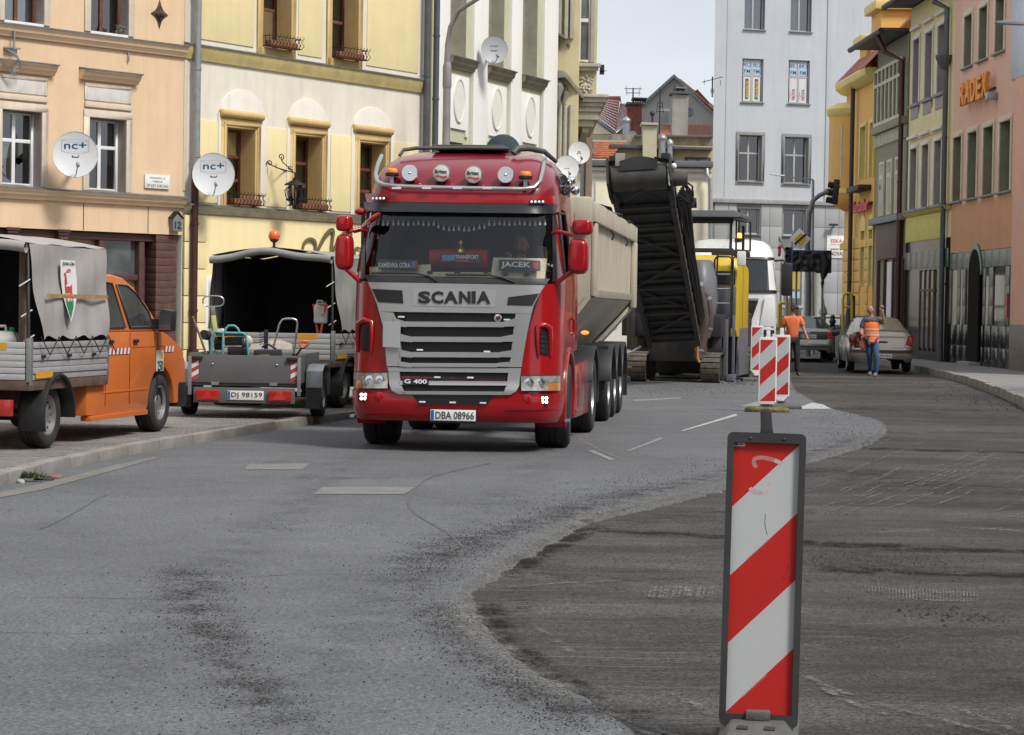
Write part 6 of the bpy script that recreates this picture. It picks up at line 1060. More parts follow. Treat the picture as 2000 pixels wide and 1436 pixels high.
t = cab_board('black transport board on a red roll in the middle of the windscreen', ((508, 344), (508, 396), (746, 349), (746, 400)), BRD, [('TRANSPORT', 664, 365, 138, 24, WTX, .02)]); fpanel('badge', ZL(Zc, (515, 352), (522, 388)), ZL(Zc, (594, 354), (594, 384)), -.022, M('badge_sky', (.10, .33, .55), .4), .004, 6, 2, parent=t); fpanel('badge', ZL(Zc, (596, 380), (596, 392)), ZL(Zc, (676, 382), (676, 394)), -.022, STR, .004, 4, 1, parent=t)
a, b = SF_(450, 374, -.17), SF_(785, 378, -.17); part('red_roll', MB().cyl(a, b, .105, n=18), M('roll_red', (.42, .015, .02), .6, var=.2), t, smooth=50)
p = SF_(627, 318, -.05); t2 = thing('ornament', 'small gold crown ornament standing above the transport board', 'ornament', (TO.x, TO.y, 0), -TA); part('crown', MB().lathe((p.x, p.y, p.z - .05), (0, 0, 1), [(.06, 0), (.065, .02), (.05, .05), (.02, .08), (.01, .09)], 12), M('gold', (.55, .38, .10), .3, .8), t2, smooth=50); part('cross', MB().bar((p.x, p.y, p.z + .03), (p.x, p.y, p.z + .10), .012, .012).bar((p.x - .025, p.y, p.z + .07), (p.x + .025, p.y, p.z + .07), .012, .012), MATS['gold'], t2)
TYRE = M('tyre', (.020, .020, .021), .8, var=.25, vs=8, dirt=.25, dirtcol=(.09, .085, .08)); RIM = M('wheel_steel', (.38, .38, .38), .4, .7, var=.15, dirt=.3)
def wheel_mesh(r, w, rim_r, dish_in=.08, n=30, lugs=10):
 h = w / 2; ty = MB().lathe((0, 0, 0), (1, 0, 0), [(rim_r, -h * .9), (r * .90, -h), (r * .975, -h * .85), (r, -h * .7), (r, -h * .22), (r - .012, -h * .2), (r - .012, -h * .12), (r, -h * .1), (r, h * .1), (r - .012, h * .12), (r - .012, h * .2), (r, h * .22), (r, h * .7), (r * .975, h * .85), (r * .90, h), (rim_r * 1.06, h * .96), (rim_r, h * .85)], n, cap=False)
 rm = MB().lathe((0, 0, 0), (1, 0, 0), [(rim_r, -h * .8), (rim_r, h * .88), (rim_r * .93, h * .9), (rim_r * .88, h - dish_in), (rim_r * .5, h - dish_in * 1.3), (rim_r * .45, h - dish_in * .6), (rim_r * .2, h - dish_in * .4), (.001, h - dish_in * .4)], n, cap=False)
 lg = MB()
 for k in range(lugs): a = 2 * math.pi * k / lugs; lg.cyl((h - dish_in * 1.2, math.cos(a) * rim_r * .62, math.sin(a) * rim_r * .62), (h - dish_in * .85, math.cos(a) * rim_r * .62, math.sin(a) * rim_r * .62), rim_r * .055, n=6)
 vt = MB()
 for k in range(14): a = 2 * math.pi * k / 14; vt.cyl((h - dish_in * 1.3, math.cos(a) * rim_r * .80, math.sin(a) * rim_r * .80), (h - dish_in * .98, math.cos(a) * rim_r * .80, math.sin(a) * rim_r * .80), rim_r * .075, n=8)
 return ty.mesh('tyre', 0, 50), rm.mesh('rim', 0, 40), lg.mesh('wheel_nut', 0, 40), vt.mesh('vent_hole', 0, 40)
def put_wheel(parent, wm, x, y, z, side_, tyre=TYRE, rim=RIM, steer=0.):
 e = link('wheel', None, None, parent, (x, y, z), (0, 0, (0 if side_ > 0 else math.pi) + steer))
 for nme, me, m in zip(('tyre', 'rim', 'wheel_nut', 'vent_hole'), wm, (tyre, rim, MATS['steel'], GRB)): link(nme, me, m, e)
 return e
WT = wheel_mesh(.49, .31, .28, .07); WF = wheel_mesh(.49, .39, .28, .07)
for s in (-1, 1): put_wheel(truck, WF, s * .99, 1.40, .49, s, steer=.06)
for s in (-1, 1): put_wheel(truck, WT, s * 1.04, 4.80, .49, s); put_wheel(truck, WT, s * .70, 4.80, .49, s)
part('chassis', MB().box(-.45, -.35, .9, 6.2, .75, 1.0).box(.35, .45, .9, 6.2, .75, 1.0).box(-.5, .5, 1.0, 2.4, .6, 1.15).cyl((-1, 1.4, .49), (1, 1.4, .49), .07).cyl((-1, 4.8, .49), (1, 4.8, .49), .11).box(-.45, .45, 4.2, 5.2, 1.05, 1.16).box(-.5, .5, .3, .9, .35, .7), MATS['dark_steel'], truck, smooth=0)
def arc_strip(x0, x1, cy, cz, r0, r1, a0, a1, n=16):
 mb = MB(); rg = []
 for k in range(n + 1):
  a = rad(lerp(a0, a1, k / n)); c, s = math.cos(a), math.sin(a); rg.append([(x0, cy + c * r0, cz + s * r0), (x1, cy + c * r0, cz + s * r0), (x1, cy + c * r1, cz + s * r1), (x0, cy + c * r1, cz + s * r1)])
 return mb.loft(rg)
for s in (-1, 1):
 part('front_fender', arc_strip(s * .86, s * 1.19, 1.40, .52, .56, .64, -18, 205), RED, truck, bev=.02); part('drive_fender', arc_strip(s * .55, s * 1.22, 4.80, .52, .56, .60, -15, 165), BLKP, truck, bev=.01)
 part('side_skirt', MB().prism([(s * 1.10, 2.15, .30), (s * 1.10, 4.15, .28), (s * 1.10, 4.05, .95), (s * 1.10, 2.15, .92)], (s * .08, 0, 0)), RED, truck, bev=.03); part('skirt_panel', MB().box(*sorted((s * 1.181, s * 1.187)), 2.5, 3.9, .42, .82), REDD, truck, bev=.002); part('step_lamp', MB().box(*sorted((s * 1.19, s * 1.24)), .62, .78, .33, .36), MATS['steel'], truck); part('step_lamp', MB().box(*sorted((s * 1.19, s * 1.22)), 2.2, 2.3, .36, .39), MATS['steel'], truck)
 part('door_seam', MB().box(*sorted((s * 1.168, s * 1.174)), 1.72, 1.735, 1.12, 2.7).box(*sorted((s * 1.168, s * 1.174)), .75, 1.72, 1.16, 1.175), REDD, truck); dh = part('door_handle', MB().tube([(s * 1.17, 1.55, 1.30), (s * 1.20, 1.57, 1.32), (s * 1.20, 1.57, 1.46), (s * 1.17, 1.55, 1.48)], .016, 8), RED, truck, smooth=60)
 part('window_frame', MB().tube([(s * 1.165, .62, 1.98), (s * 1.125, .68, 2.3), (s * 1.075, .75, 2.66), (s * 1.07, 1.55, 2.68), (s * 1.12, 1.6, 2.3), (s * 1.165, 1.6, 1.99), (s * 1.165, .62, 1.98)], .018, 6), BLKP, truck, smooth=60)
part('air_tank', MB().lathe((.95, 5.6, .7), (0, 1, 0), [(.05, 0), (.14, .04), (.14, .8), (.05, .84)], 14), MATS['dark_steel'], truck, smooth=40)
trl = thing('tipper_trailer', 'dirty cream tipper semi-trailer behind the red tractor', 'trailer', (TO.x, TO.y, 0), -TA)
CRT = M('tipper_cream', (.52, .48, .38), .55, var=.08, vs=1.5, streak=.32, dirt=.25, dirtcol=(.28, .22, .15))
prof = [(-1.2, 2.90), (-1.2, 1.72), (-1.08, 1.56), (-.62, 1.02), (.62, 1.02), (1.08, 1.56), (1.2, 1.72), (1.2, 2.90), (1.13, 2.90), (1.13, 1.74), (.6, 1.10), (-.6, 1.10), (-1.13, 1.74), (-1.13, 2.90)]
part('tipper_body', MB().loft([[(x, 3.9, z) for x, z in prof], [(x, 12.7, z) for x, z in prof]]), CRT, trl, smooth=20); bp = [(-1.13, 2.88), (-1.13, 1.72), (-.6, 1.08), (.6, 1.08), (1.13, 1.72), (1.13, 2.88)]; part('front_board', MB().prism([(x, 3.9, z) for x, z in bp], (0, .08, 0)), CRT, trl); part('tail_board', MB().prism([(x, 12.6, z) for x, z in bp], (0, .08, 0)), CRT, trl)
for s in (-1, 1):
 part('top_rail', MB().box(*sorted((s * 1.202, s * 1.27)), 3.85, 12.75, 2.68, 2.93), CRT, trl, bev=.02); part('rear_post', MB().box(*sorted((s * 1.203, s * 1.275)), 12.2, 12.76, 1.62, 2.675), CRT, trl, bev=.02); part('rear_flare', MB().prism([(s * .7, 11.9, 1.03), (s * 1.2, 12.75, 1.66), (s * 1.2, 12.3, 1.68), (s * .7, 11.2, 1.04)], (0, 0, -.08)), CRT, trl); part('front_post', MB().box(*sorted((s * 1.203, s * 1.26)), 3.9, 4.3, 1.75, 2.675), CRT, trl, bev=.02); part('lower_band', MB().box(*sorted((s * 1.203, s * 1.225)), 4.3, 12.2, 1.74, 1.84), M('band_taupe', (.30, .27, .21), .7, var=.15), trl, bev=.004)
 for y in (6.8, 9.9): part('rail_hook', MB().tube([(s * 1.25, y, 2.68), (s * 1.29, y, 2.6), (s * 1.26, y, 2.54)], .014, 6), MATS['dark_steel'], trl)
part('front_box', MB().box(.75, 1.22, 3.55, 3.89, 2.62, 2.98), CRT, trl, bev=.03); TARP = M('black_tarp', (.028, .028, .03), .6, var=.3, vs=6, bump=.4, bs=8)
part('tarp', MB().grid(24, 3, lambda u, v: (lerp(.95, 1.28, v) + .02 * math.sin(u * 20), lerp(5.4, 12.5, u), 2.945 + .04 * math.sin(v * 3.14) + .015 * math.sin(u * 17) * v)), TARP, trl, smooth=60); part('tarp_roll', MB().tube([(-1.2, y, 2.98 + .02 * math.sin(y * 3)) for y in (4, 6, 8, 10, 12.5)], .09, 8), TARP, trl, smooth=60)
part('trailer_chassis', MB().box(-.5, -.4, 4.0, 12.6, .95, 1.2).box(.4, .5, 4.0, 12.6, .95, 1.2).box(-.6, .6, 4.2, 5.2, 1.17, 1.24).box(-.55, .55, 9, 9.2, .9, 1.2).cyl((0, 4.2, 1.25), (0, 4.4, 2.0), .12), MATS['dark_steel'], trl, smooth=0)
for k, y in enumerate((7.95, 9.25, 10.55)):
 part('axle', MB().cyl((-.95, y, .49), (.95, y, .49), .08), MATS['dark_steel'], trl)
 for s in (-1, 1): put_wheel(trl, WT, s * 1.03, y, .49, s); fd = part('fender', arc_strip(s * .82, s * 1.24, y, .50, .56, .60, 8, 172), BLKP, trl, bev=.01)
part('work_lamp', MB().ball((.95, 6.3, 1.27), .04, 8, 6, (1.4, 1, .7)), M('amber_lit', (.9, .25, .05), .3, emit=1.5), trl); part('rear_lamp_arm', MB().tube([(1.0, 12.2, .85), (1.25, 12.3, .92), (1.38, 12.3, 1.0)], .02, 6), MATS['steel'], trl)
for s in (-1, 1): part('mud_flap', MB().box(s * 1.03 - .2, s * 1.03 + .2, 11.25, 11.27, .25, .9), MATS['rubber'], trl); part('fender_stay', MB().bar((s * .5, 7.3, 1.05), (s * 1.2, 7.3, 1.05), .05, .05), MATS['dark_steel'], trl)
# cold milling machine with its conveyor
MA = rad(12); mm = thing('milling_machine', 'yellow and black road milling machine with a long raised conveyor', 'milling machine', (3.6, 52.0, 0), -MA)
MINV = (Matrix.Translation((3.6, 52.0, 0)) @ Matrix.Rotation(-MA, 4, 'Z')).inverted()
def mw(p): return MINV @ Vector(p)
def mp_(px, py, Y): return mw(atY(px, py, Y))
MBK = M('machine_black', (.022, .021, .021), .55, var=.3, vs=4, dirt=.45, dirtcol=(.07, .06, .055)); MDU = M('dusty_steel', (.055, .050, .046), .7, var=.35, vs=5, dirt=.5, dirtcol=(.11, .10, .09)); MYL = M('machine_yellow', (.62, .43, .02), .4, var=.08, vs=2, dirt=.2, dirtcol=(.25, .19, .08)); MGR = M('machine_grey', (.12, .13, .15), .45, var=.12, vs=2, dirt=.25, dirtcol=(.2, .18, .16)); MRUST = M('track_mud', (.10, .085, .065), .9, var=.4, vs=9, bump=.6, bs=20)
def track(x, y0, y1, w, h, parent):
 t = link('track', None, None, parent); r = h / 2; path = [(y0 + r - r * math.sin(a), r - r * math.cos(a)) for a in [math.pi * k / 8 for k in range(9)]] + [(y1 - r + r * math.sin(a), r + r * math.cos(a)) for a in [math.pi * k / 8 for k in range(9)]]
 part('track_frame', MB().box(x - w * .32, x + w * .32, y0 + r * .6, y1 - r * .6, h * .12, h * .9), MBK, t, bev=.03); L_ = 0; P = [Vector((0, a, b)) for a, b in path] + [Vector((0, *path[0]))]
 seg = []; 
 for a, b in zip(P, P[1:]):
  n = max(1, round((b - a).length / .15)); seg += [(a.lerp(b, k / n), a.lerp(b, (k + 1) / n)) for k in range(n)]
 for a, b in seg:
  d = (b - a).normalized(); c = (a + b) / 2; part('track_shoe', MB().bar((x - w / 2, c.y, c.z), (x + w / 2, c.y, c.z), (b - a).length * .86, .05, up=(0, -d.z, d.y) if 1 else None), MRUST, t, bev=.006)
for x in (-.80, .83): track(x, -.35, 1.25, .42, .64, mm); part('leg_column', MB().cyl((x, .45, .6), (x, .45, 1.5), .16, n=14).box(x - .22, x + .22, .2, .7, .62, .75), MBK, mm)
for x in (-.85, .95): track(x, 4.6, 6.3, .40, .7, mm); part('leg_column', MB().cyl((x, 5.4, .6), (x, 5.4, 1.5), .16, n=14), MBK, mm)
part('chassis', MB().prism([(-.95, .2, 1.0), (-.95, .2, 1.5), (-.95, 6.4, 1.55), (-.95, 6.4, .95)], (1.95, 0, 0)), MBK, mm, bev=.04); part('drum_housing', MB().box(-1.05, 1.1, 2.4, 3.9, .12, 1.2), MBK, mm, bev=.05); part('side_plate', MB().prism([(1.12, 2.0, .1), (1.12, 4.2, .1), (1.12, 4.0, 1.2), (1.12, 2.3, 1.2)], (.06, 0, 0)), MGR, mm, bev=.02); part('front_mask', MB().box(-.62, .62, .05, .19, .45, 1.35), MBK, mm, bev=.03)
part('scraper_leg', MB().bar((1.02, .9, .05), (1.02, .9, 1.4), .10, .14).bar((1.15, 1.3, .02), (1.15, 1.3, 1.5), .06, .1).box(1.05, 1.22, .8, 1.4, .02, .16), MGR, mm, bev=.01)
bd = part('engine_body', MB().loft([[(-1.15, y, a), (1.16, y, a), (1.16, y, b), (1.0, y, c), (-1.0, y, c), (-1.15, y, b)] for y, a, b, c in ((1.75, 1.15, 2.5, 2.62), (1.9, 1.0, 2.72, 2.86), (3.0, 1.0, 2.74, 2.88), (4.0, 1.0, 2.6, 2.75), (4.15, 1.2, 2.5, 2.6))]), MYL, mm, bev=.03)
part('hood', MB().loft([[(x0 + (x1 - x0) * k / 8, y - .25 * math.sin(math.pi * k / 8), z) for k in range(9)] + [(x1, y + .5, z), (x0, y + .5, z)] for x0, x1, y, z in ((.30, .70, 1.35, 1.4), (.20, .74, 1.25, 1.8), (.14, .72, 1.3, 2.3), (.18, .62, 1.5, 2.68), (.24, .55, 1.6, 2.74))]), M('hood_grey', (.13, .14, .155), .45, var=.08, vs=2, dirt=.2), mm, smooth=50)
part('side_panel', MB().box(.70, 1.14, 1.70, 1.748, 1.45, 2.15), MGR, mm, bev=.02); part('ladder', MB().bar((.70, 1.45, 1.0), (.72, 1.6, 2.9), .04, .04).bar((1.05, 1.45, 1.0), (1.05, 1.6, 2.9), .04, .04), MBK, mm)
for k in range(5): part('rung', MB().cyl((.70, 1.47 + .03 * k, 1.1 + .33 * k), (1.05, 1.47 + .03 * k, 1.1 + .33 * k), .018, n=6), MATS['zinc'], mm)
part('handrail', MB().tube([(.66, 1.55, 2.0), (.66, 1.55, 2.75), (.72, 1.5, 2.82), (1.0, 1.5, 2.82), (1.08, 1.55, 2.75), (1.08, 1.55, 1.2)], .022, 8), MBK, mm, smooth=60); part('left_tower', MB().box(-1.25, -.55, .3, 1.6, 1.0, 2.4).cyl((-1.0, .1, .7), (-1.0, .1, 2.2), .10, n=10), MBK, mm, bev=.03); part('lower_box', MB().box(.74, 1.1, 1.60, 1.70, 1.02, 1.40), MYL, mm, bev=.02); part('reflector', MB().ball((.80, 1.58, 1.25), .045, 8, 6), M('tail_red', (.5, .08, .02), .3), mm); part('vent_grille', MB().box(.72, 1.12, 1.69, 1.749, 2.20, 2.50), MBK, mm, bev=.01); part('platform_box', MB().box(.5, 1.2, 2.2, 4, 2.86, 3.0), MBK, mm, bev=.03)
part('rear_mirror', MB().box(1.16, 1.36, 1.6, 1.66, 2.62, 2.95), MATS['white_paint'], mm, bev=.03); part('mirror_stay', MB().tube([(1.05, 1.9, 2.8), (1.15, 1.68, 2.85), (1.2, 1.67, 2.8)], .018, 6), MBK, mm); part('panel_seam', MB().box(1.161, 1.166, 2.9, 2.92, 1.1, 2.7), MBK, mm)
can = link('canopy', None, None, mm); part('canopy_roof', MB().loft([[(x, y, z) for x, y in ((-.9, 2.2 - e), (1.0 + e, 2.2 - e), (1.0 + e, 4.6), (-.9, 4.6))] for z, e in ((3.74, .18), (3.80, .15), (3.90, .02))]), M('canopy_grey', (.06, .065, .07), .45), can, bev=.02); part('canopy_fascia', MB().box(-.9, .98, 2.3, 2.36, 3.60, 3.735), MBK, can, bev=.01)
for x, y in ((.02, 2.3), (.93, 2.3), (-.9, 2.3), (.98, 4.4)): part('canopy_post', MB().box(x - .03, x + .03, y - .03, y + .03, 2.9, 3.62), MBK, can)
part('canopy_rail', MB().box(-.9, 1.0, 2.24, 2.32, 2.93, 3.03), MBK, can, bev=.01); part('side_frame', MB().tube([(1.02, 2.6, 3.0), (1.02, 2.6, 3.68), (1.28, 3.2, 3.66), (1.28, 3.2, 3.0), (1.02, 2.6, 3.0)], .025, 6), MBK, can); part('canopy_pane', MB().box(.02, .90, 2.285, 2.29, 3.04, 3.6), glass('clear_pane', (.86, .86, .83), .03), can, smooth=0); part('canopy_pane', MB().box(-.86, -.04, 2.285, 2.29, 3.04, 3.6), MATS['clear_pane'], can, smooth=0)
cb, cth = mp_(1316, 668, 51.2), mp_(1250, 352, 43.4); ax = (cth - cb).normalized(); cl = (cth - cb).length; cx_ = Vector((1, 0, 0)); cx_ = (mw((atY(1305, 338, 43.4))) - mw(atY(1205, 338, 43.4))).normalized(); cx_ = (cx_ - ax * cx_.dot(ax)).normalized(); cn = cx_.cross(ax)
if cn.z < 0: cn = -cn
def cp(x, l, h): return cb + cx_ * x + ax * l + cn * h
cv = link('conveyor', None, None, mm); HW = .53
def cbox(x0, x1, l0, l1, h0, h1, mb=None):
 mb = mb or MB(); return mb.add([cp(x, l, h) for h in (h0, h1) for x, l in ((x0, l0), (x1, l0), (x1, l1), (x0, l1))], [(0, 3, 2, 1), (4, 5, 6, 7), (0, 1, 5, 4), (1, 2, 6, 5), (2, 3, 7, 6), (3, 0, 4, 7)])
part('belt_cover', cbox(-HW + .06, HW - .06, 0, cl - .15, .0, .32), M('belt_black', (.014, .014, .014), .6, var=.4, vs=5, dirt=.25, dirtcol=(.04, .036, .033)), cv, smooth=0)
for s in (-1, 1):
 part('side_rail', cbox(s * HW - .05, s * HW + .05, -.1, cl - .35, -.10, .02), MDU, cv, bev=.01); part('upper_rail', cbox(s * HW - .04, s * HW + .04, -.1, cl - .5, .40, .48), MBK, cv, bev=.01)
 for k in range(12): a = .3 + k * (cl - 1) / 12; part('brace', MB().bar(cp(s * HW, a, 0), cp(s * HW, a + (cl - 1) / 24, .42), .03, .03).bar(cp(s * HW, a + (cl - 1) / 24, .42), cp(s * HW, a + (cl - 1) / 12, 0), .03, .03), MBK, cv)
 part('head_plate', MB().add([cp(s * (HW + .05) + d, l, h) for d in (-.02, .02) for l, h in ((cl - .75, -.12), (cl - .2, -.22), (cl + .25, -.15), (cl + .3, .35), (cl - .5, .45))], [(0, 1, 2, 3, 4), (9, 8, 7, 6, 5), (0, 1, 6, 5), (1, 2, 7, 6), (2, 3, 8, 7), (3, 4, 9, 8), (4, 0, 5, 9)]), MBK, cv)
for k, l in enumerate((.5, 1.9, 3.3, 4.7, 6.4, cl - 1.1)): part('cross_member', cbox(-HW, HW, l - .04, l + .04, -.09, -.01), MDU, cv, bev=.008)
for a, b, s in ((.6, 1.8, 1), (2.0, 3.2, -1), (3.4, 4.6, 1), (4.9, 6.2, -1)): part('diagonal', MB().bar(cp(-s * HW, a, -.05), cp(s * HW, b, -.05), .05, .04), MDU, cv)
[part('idler', MB().cyl(cp(-HW + .1, .35 + k * .47, -.02), cp(HW - .1, .35 + k * .47, -.02), .035, n=8), MDU, cv) for k in range(int((cl - 1) / .47))]; part('head_drum', MB().cyl(cp(-HW + .03, cl - .02, .06), cp(HW - .03, cl - .02, .06), .24, n=22), M('drum_black', (.035, .034, .033), .45, var=.3, vs=6, dirt=.4, dirtcol=(.09, .08, .075)), cv, smooth=50)
for s in (-1, 1): part('guard_strip', MB().bar(cp(0, cl - .05, -.20), cp(s * .33, cl - .55, -.16), .04, .02), MBK, cv)
part('rear_skirt', MB().grid(10, 2, lambda u, v: cp(lerp(-.35, .35, u), cl + .25 + .06 * v, .10 + v * (.16 + .08 * math.sin(u * 3.14)))), MATS['rubber'], cv, smooth=60); part('flap', MB().add([cp(-HW - .1, cl + .1, .36), cp(-.3, cl + .2, .34), cp(-.3, cl - .1, .4), cp(-HW - .1, cl - .2, .42)], [(0, 1, 2, 3)]), MBK, cv); part('flap', MB().add([cp(HW + .12, cl + .1, .30), cp(.28, cl + .22, .36), cp(.28, cl - .1, .42), cp(HW + .12, cl - .2, .36)], [(0, 1, 2, 3)]), MBK, cv)
for s in (-1, 1): part('work_light', MB().box(-.08, .08, -.05, .05, -.09, .09).xf(Matrix.Translation(cp(s * .48, cl + .05, .40))), BLKP, cv, bev=.015)
part('cover_flap', MB().box(-.09, .09, -.01, .01, -.12, .12).xf(Matrix.Translation(cp(-.34, cl + .25, .32)) @ Matrix.Rotation(.25, 4, 'Z')), M('flap_beige', (.30, .27, .23), .8), cv, bev=.01); part('lamp', MB().ball(cp(HW + .10, cl + .05, .22), .06, 10, 7), MATS['white_paint'], cv)
part('drive_motor', MB().cyl(cp(HW + .05, cl - .1, .02), cp(HW + .34, cl - .1, .02), .13, n=14), M('motor_brown', (.06, .05, .045), .6, var=.3), cv); 
for k in range(3): part('hose', MB().tube([cp(HW + .2, cl - .1, .05), cp(HW + .42, cl - .3 - .1 * k, -.05 - .1 * k), cp(HW + .35, cl - .75, -.2), cp(HW + .12, cl - 1.0 - .2 * k, .1)], .02, 6), BLKP, cv, smooth=60)
for k in range(5): part('hydraulic_line', MB().tube([cp(HW + .08 + .03 * k, cl - 1.0, .1 + .05 * k), cp(HW + .10 + .02 * k, cl - 2.6, .2 + .04 * math.sin(k)), cp(HW + .07 + .03 * k, cl - 4.4, .12 + .06 * k), cp(HW + .1 + .02 * k, .6, .1 + .05 * k)], .022, 6), BLKP, cv, smooth=60)
part('fold_cylinder', MB().cyl(cp(HW + .16, 4.1, .3), cp(HW + .22, 6.3, .46), .06, n=10).cyl(cp(HW + .14, 2.6, .2), cp(HW + .16, 4.1, .3), .03, n=8), MBK, cv); part('pulley', MB().cyl(cp(HW + .1, 6.2, .5), cp(HW + .38, 6.2, .5), .10, n=12), MBK, cv); part('control_box', MB().box(-.1, .1, -.06, .06, -.16, .16).xf(Matrix.Translation(cp(HW + .30, cl - .95, .0))), BLKP, cv, bev=.02)
HOSE = M('suction_hose', (.085, .065, .058), .6, var=.2, vs=5, fine=.2)
for pts, r in (([(1352, 535), (1364, 552), (1374, 590), (1378, 630), (1374, 662), (1366, 682), (1363, 700)], .10), ([(1372, 568), (1382, 580), (1388, 610), (1386, 640), (1380, 660)], .075)):
 P = [mp_(px, py, 51.6) for px, py in pts]; o = part('suction_hose', MB().tube(P, r, 12), HOSE, mm, smooth=60)
 for q in (1, len(P) - 2): part('hose_clamp', MB().tube([P[q].lerp(P[q + 1], .0), P[q].lerp(P[q + 1], .2)], r * 1.07, 12), MATS['zinc'], o)
part('orange_hose', MB().tube([mp_(px, py, 51.5) for px, py in ((1364, 655), (1362, 680), (1362, 700), (1366, 708))], .035, 8), M('hose_tan', (.34, .18, .07), .7, var=.2), mm, smooth=60); part('rust_guard', MB().box(*(lambda a, b: (a.x, b.x, a.y - .02, a.y + .02, b.z, a.z))(mp_(1371, 662, 51.7), mp_(1380, 690, 51.7))), M('rust_plate', (.20, .10, .075), .8, var=.3), mm)
# white lorry behind the machine
LA = rad(3); lor = thing('lorry', 'white lorry with an amber beacon behind the milling machine', 'truck', (5.62, 60.3, 0), -LA); WH = M('lorry_white', (.74, .75, .75), .3, var=.03, coat=.5, dirt=.08)
lv = [(.42, 1.12, .06), (.95, 1.16, .0), (1.35, 1.17, .03), (2.12, 1.16, .08)]; lv2 = [(2.95, 1.10, .34), (3.1, 1.08, .40), (3.3, 1.0, .62), (3.42, .86, .95), (3.47, .6, 1.3)]
def ring2(z, w, yf, depth=2.2, n=18):
 fr = [(math.copysign(abs(-1 + 2 * i / n) ** .75, -1 + 2 * i / n) * w, yf + .06 * abs(-1 + 2 * i / n) ** 2 + .25 * abs(-1 + 2 * i / n) ** 12) for i in range(n + 1)]; return [(x, y, z) for x, y in fr] + [(w, depth, z), (-w, depth, z)]
part('cab_body', MB().loft([ring2(*l) for l in lv], False), WH, lor, smooth=40); part('cab_roof', MB().loft([ring2(*l) for l in lv2]), WH, lor, smooth=45)
rA, rB = ring2(2.12, 1.16, .08), ring2(2.95, 1.10, .34); mb = MB(); g_ = MB(); n = len(rA)
for i in range(n):
 j = (i + 1) % n; q = [rA[i], rA[j], rB[j], rB[i]]; (g_ if 2 <= i < 16 or i == 18 else mb).add(q, [(0, 1, 2, 3)])
part('cab_pillars', mb, WH, lor, smooth=40); part('windscreen', g_, glass('lorry_glass', (.45, .48, .5), .04), lor, smooth=60); part('cab_lining', MB().box(-1, 1, 1.9, 1.95, 1, 3).box(-1.0, 1.0, .55, 1.0, 1.7, 2.12), MATS['cab_lining'], lor); part('windscreen_band', MB().loft([ring2(2.93, 1.105, .30), ring2(2.99, 1.10, .33)], False), BLKP, lor); part('screen_base', MB().loft([ring2(2.06, 1.165, .05), ring2(2.14, 1.165, .06)], False), BLKP, lor)
part('grille', MB().prism([(-.62, -.03, 1.32), (.50, -.03, 1.32), (.68, -.02, 1.86), (-.8, -.02, 1.86)], (0, .08, 0)), GRB, lor, bev=.02); part('grille_trim', MB().box(-.8, .68, -.05, .03, 1.865, 1.93), MATS['steel'], lor, bev=.01); part('lower_intake', MB().box(-.9, .75, -.02, .08, .55, .95), GRB, lor, bev=.03)
part('bumper_step', MB().box(-1.1, 1.1, -.06, .1, 1.02, 1.12), BLKP, lor, bev=.02); part('corner_panel', MB().prism([(.72, -.0, 1.2), (1.12, .1, 1.2), (1.1, .1, 1.98), (.85, -.0, 1.98)], (0, .05, 0)), WH, lor, bev=.02)
hl = part('headlamp', MB().loft([ring2(.78, 1.15, -.02)[12:17] + [(x, y + .1, z) for x, y, z in reversed(ring2(.78, 1.15, -.02)[12:17])], ring2(1.0, 1.16, -.02)[12:17] + [(x, y + .1, z) for x, y, z in reversed(ring2(1.0, 1.16, -.02)[12:17])]]), HG, lor); part('lit_bulb', MB().ball((.93, .06, .9), .07, 10, 7), M('lit_headlamp', (1, .93, .78), .3, var=0, emit=4.), hl)
for s in (-1, 1): part('side_mirror', MB().box(s * 1.42 - .14, s * 1.42 + .14, .25, .45, 2.0, 2.85), BLKP, lor, bev=.06); part('mirror_arm', MB().tube([(s * 1.1, .5, 2.9), (s * 1.3, .35, 2.92), (s * 1.42, .35, 2.8)], .03, 6), BLKP, lor)
b = part('beacon', MB().lathe((.18, .9, 3.42), (0, 0, 1), [(.10, 0), (.11, .05), (.09, .07)], 14), BLKP, lor); part('beacon_dome', MB().lathe((.18, .9, 3.49), (0, 0, 1), [(.09, 0), (.09, .09), (.06, .12), (.001, .13)], 14), M('beacon_lit', (1, .42, .05), .3, var=0, emit=1.6), b, smooth=60)
for s in (-1, 1): put_wheel(lor, WT, s * 1.0, 1.35, .49, s); put_wheel(lor, WT, s * 1.0, 5.2, .49, s)
part('wiper', MB().box(.02, .22, -.02, .06, 2.02, 2.09), BLKP, lor, bev=.01); part('load_body', MB().box(-1.2, 1.2, 2.5, 8.5, 1.2, 2.9), M('tipper_grey', (.3, .3, .3), .6, var=.1), lor, bev=.04); part('chassis', MB().box(-.5, .5, .5, 8, .7, 1.15), MATS['dark_steel'], lor)
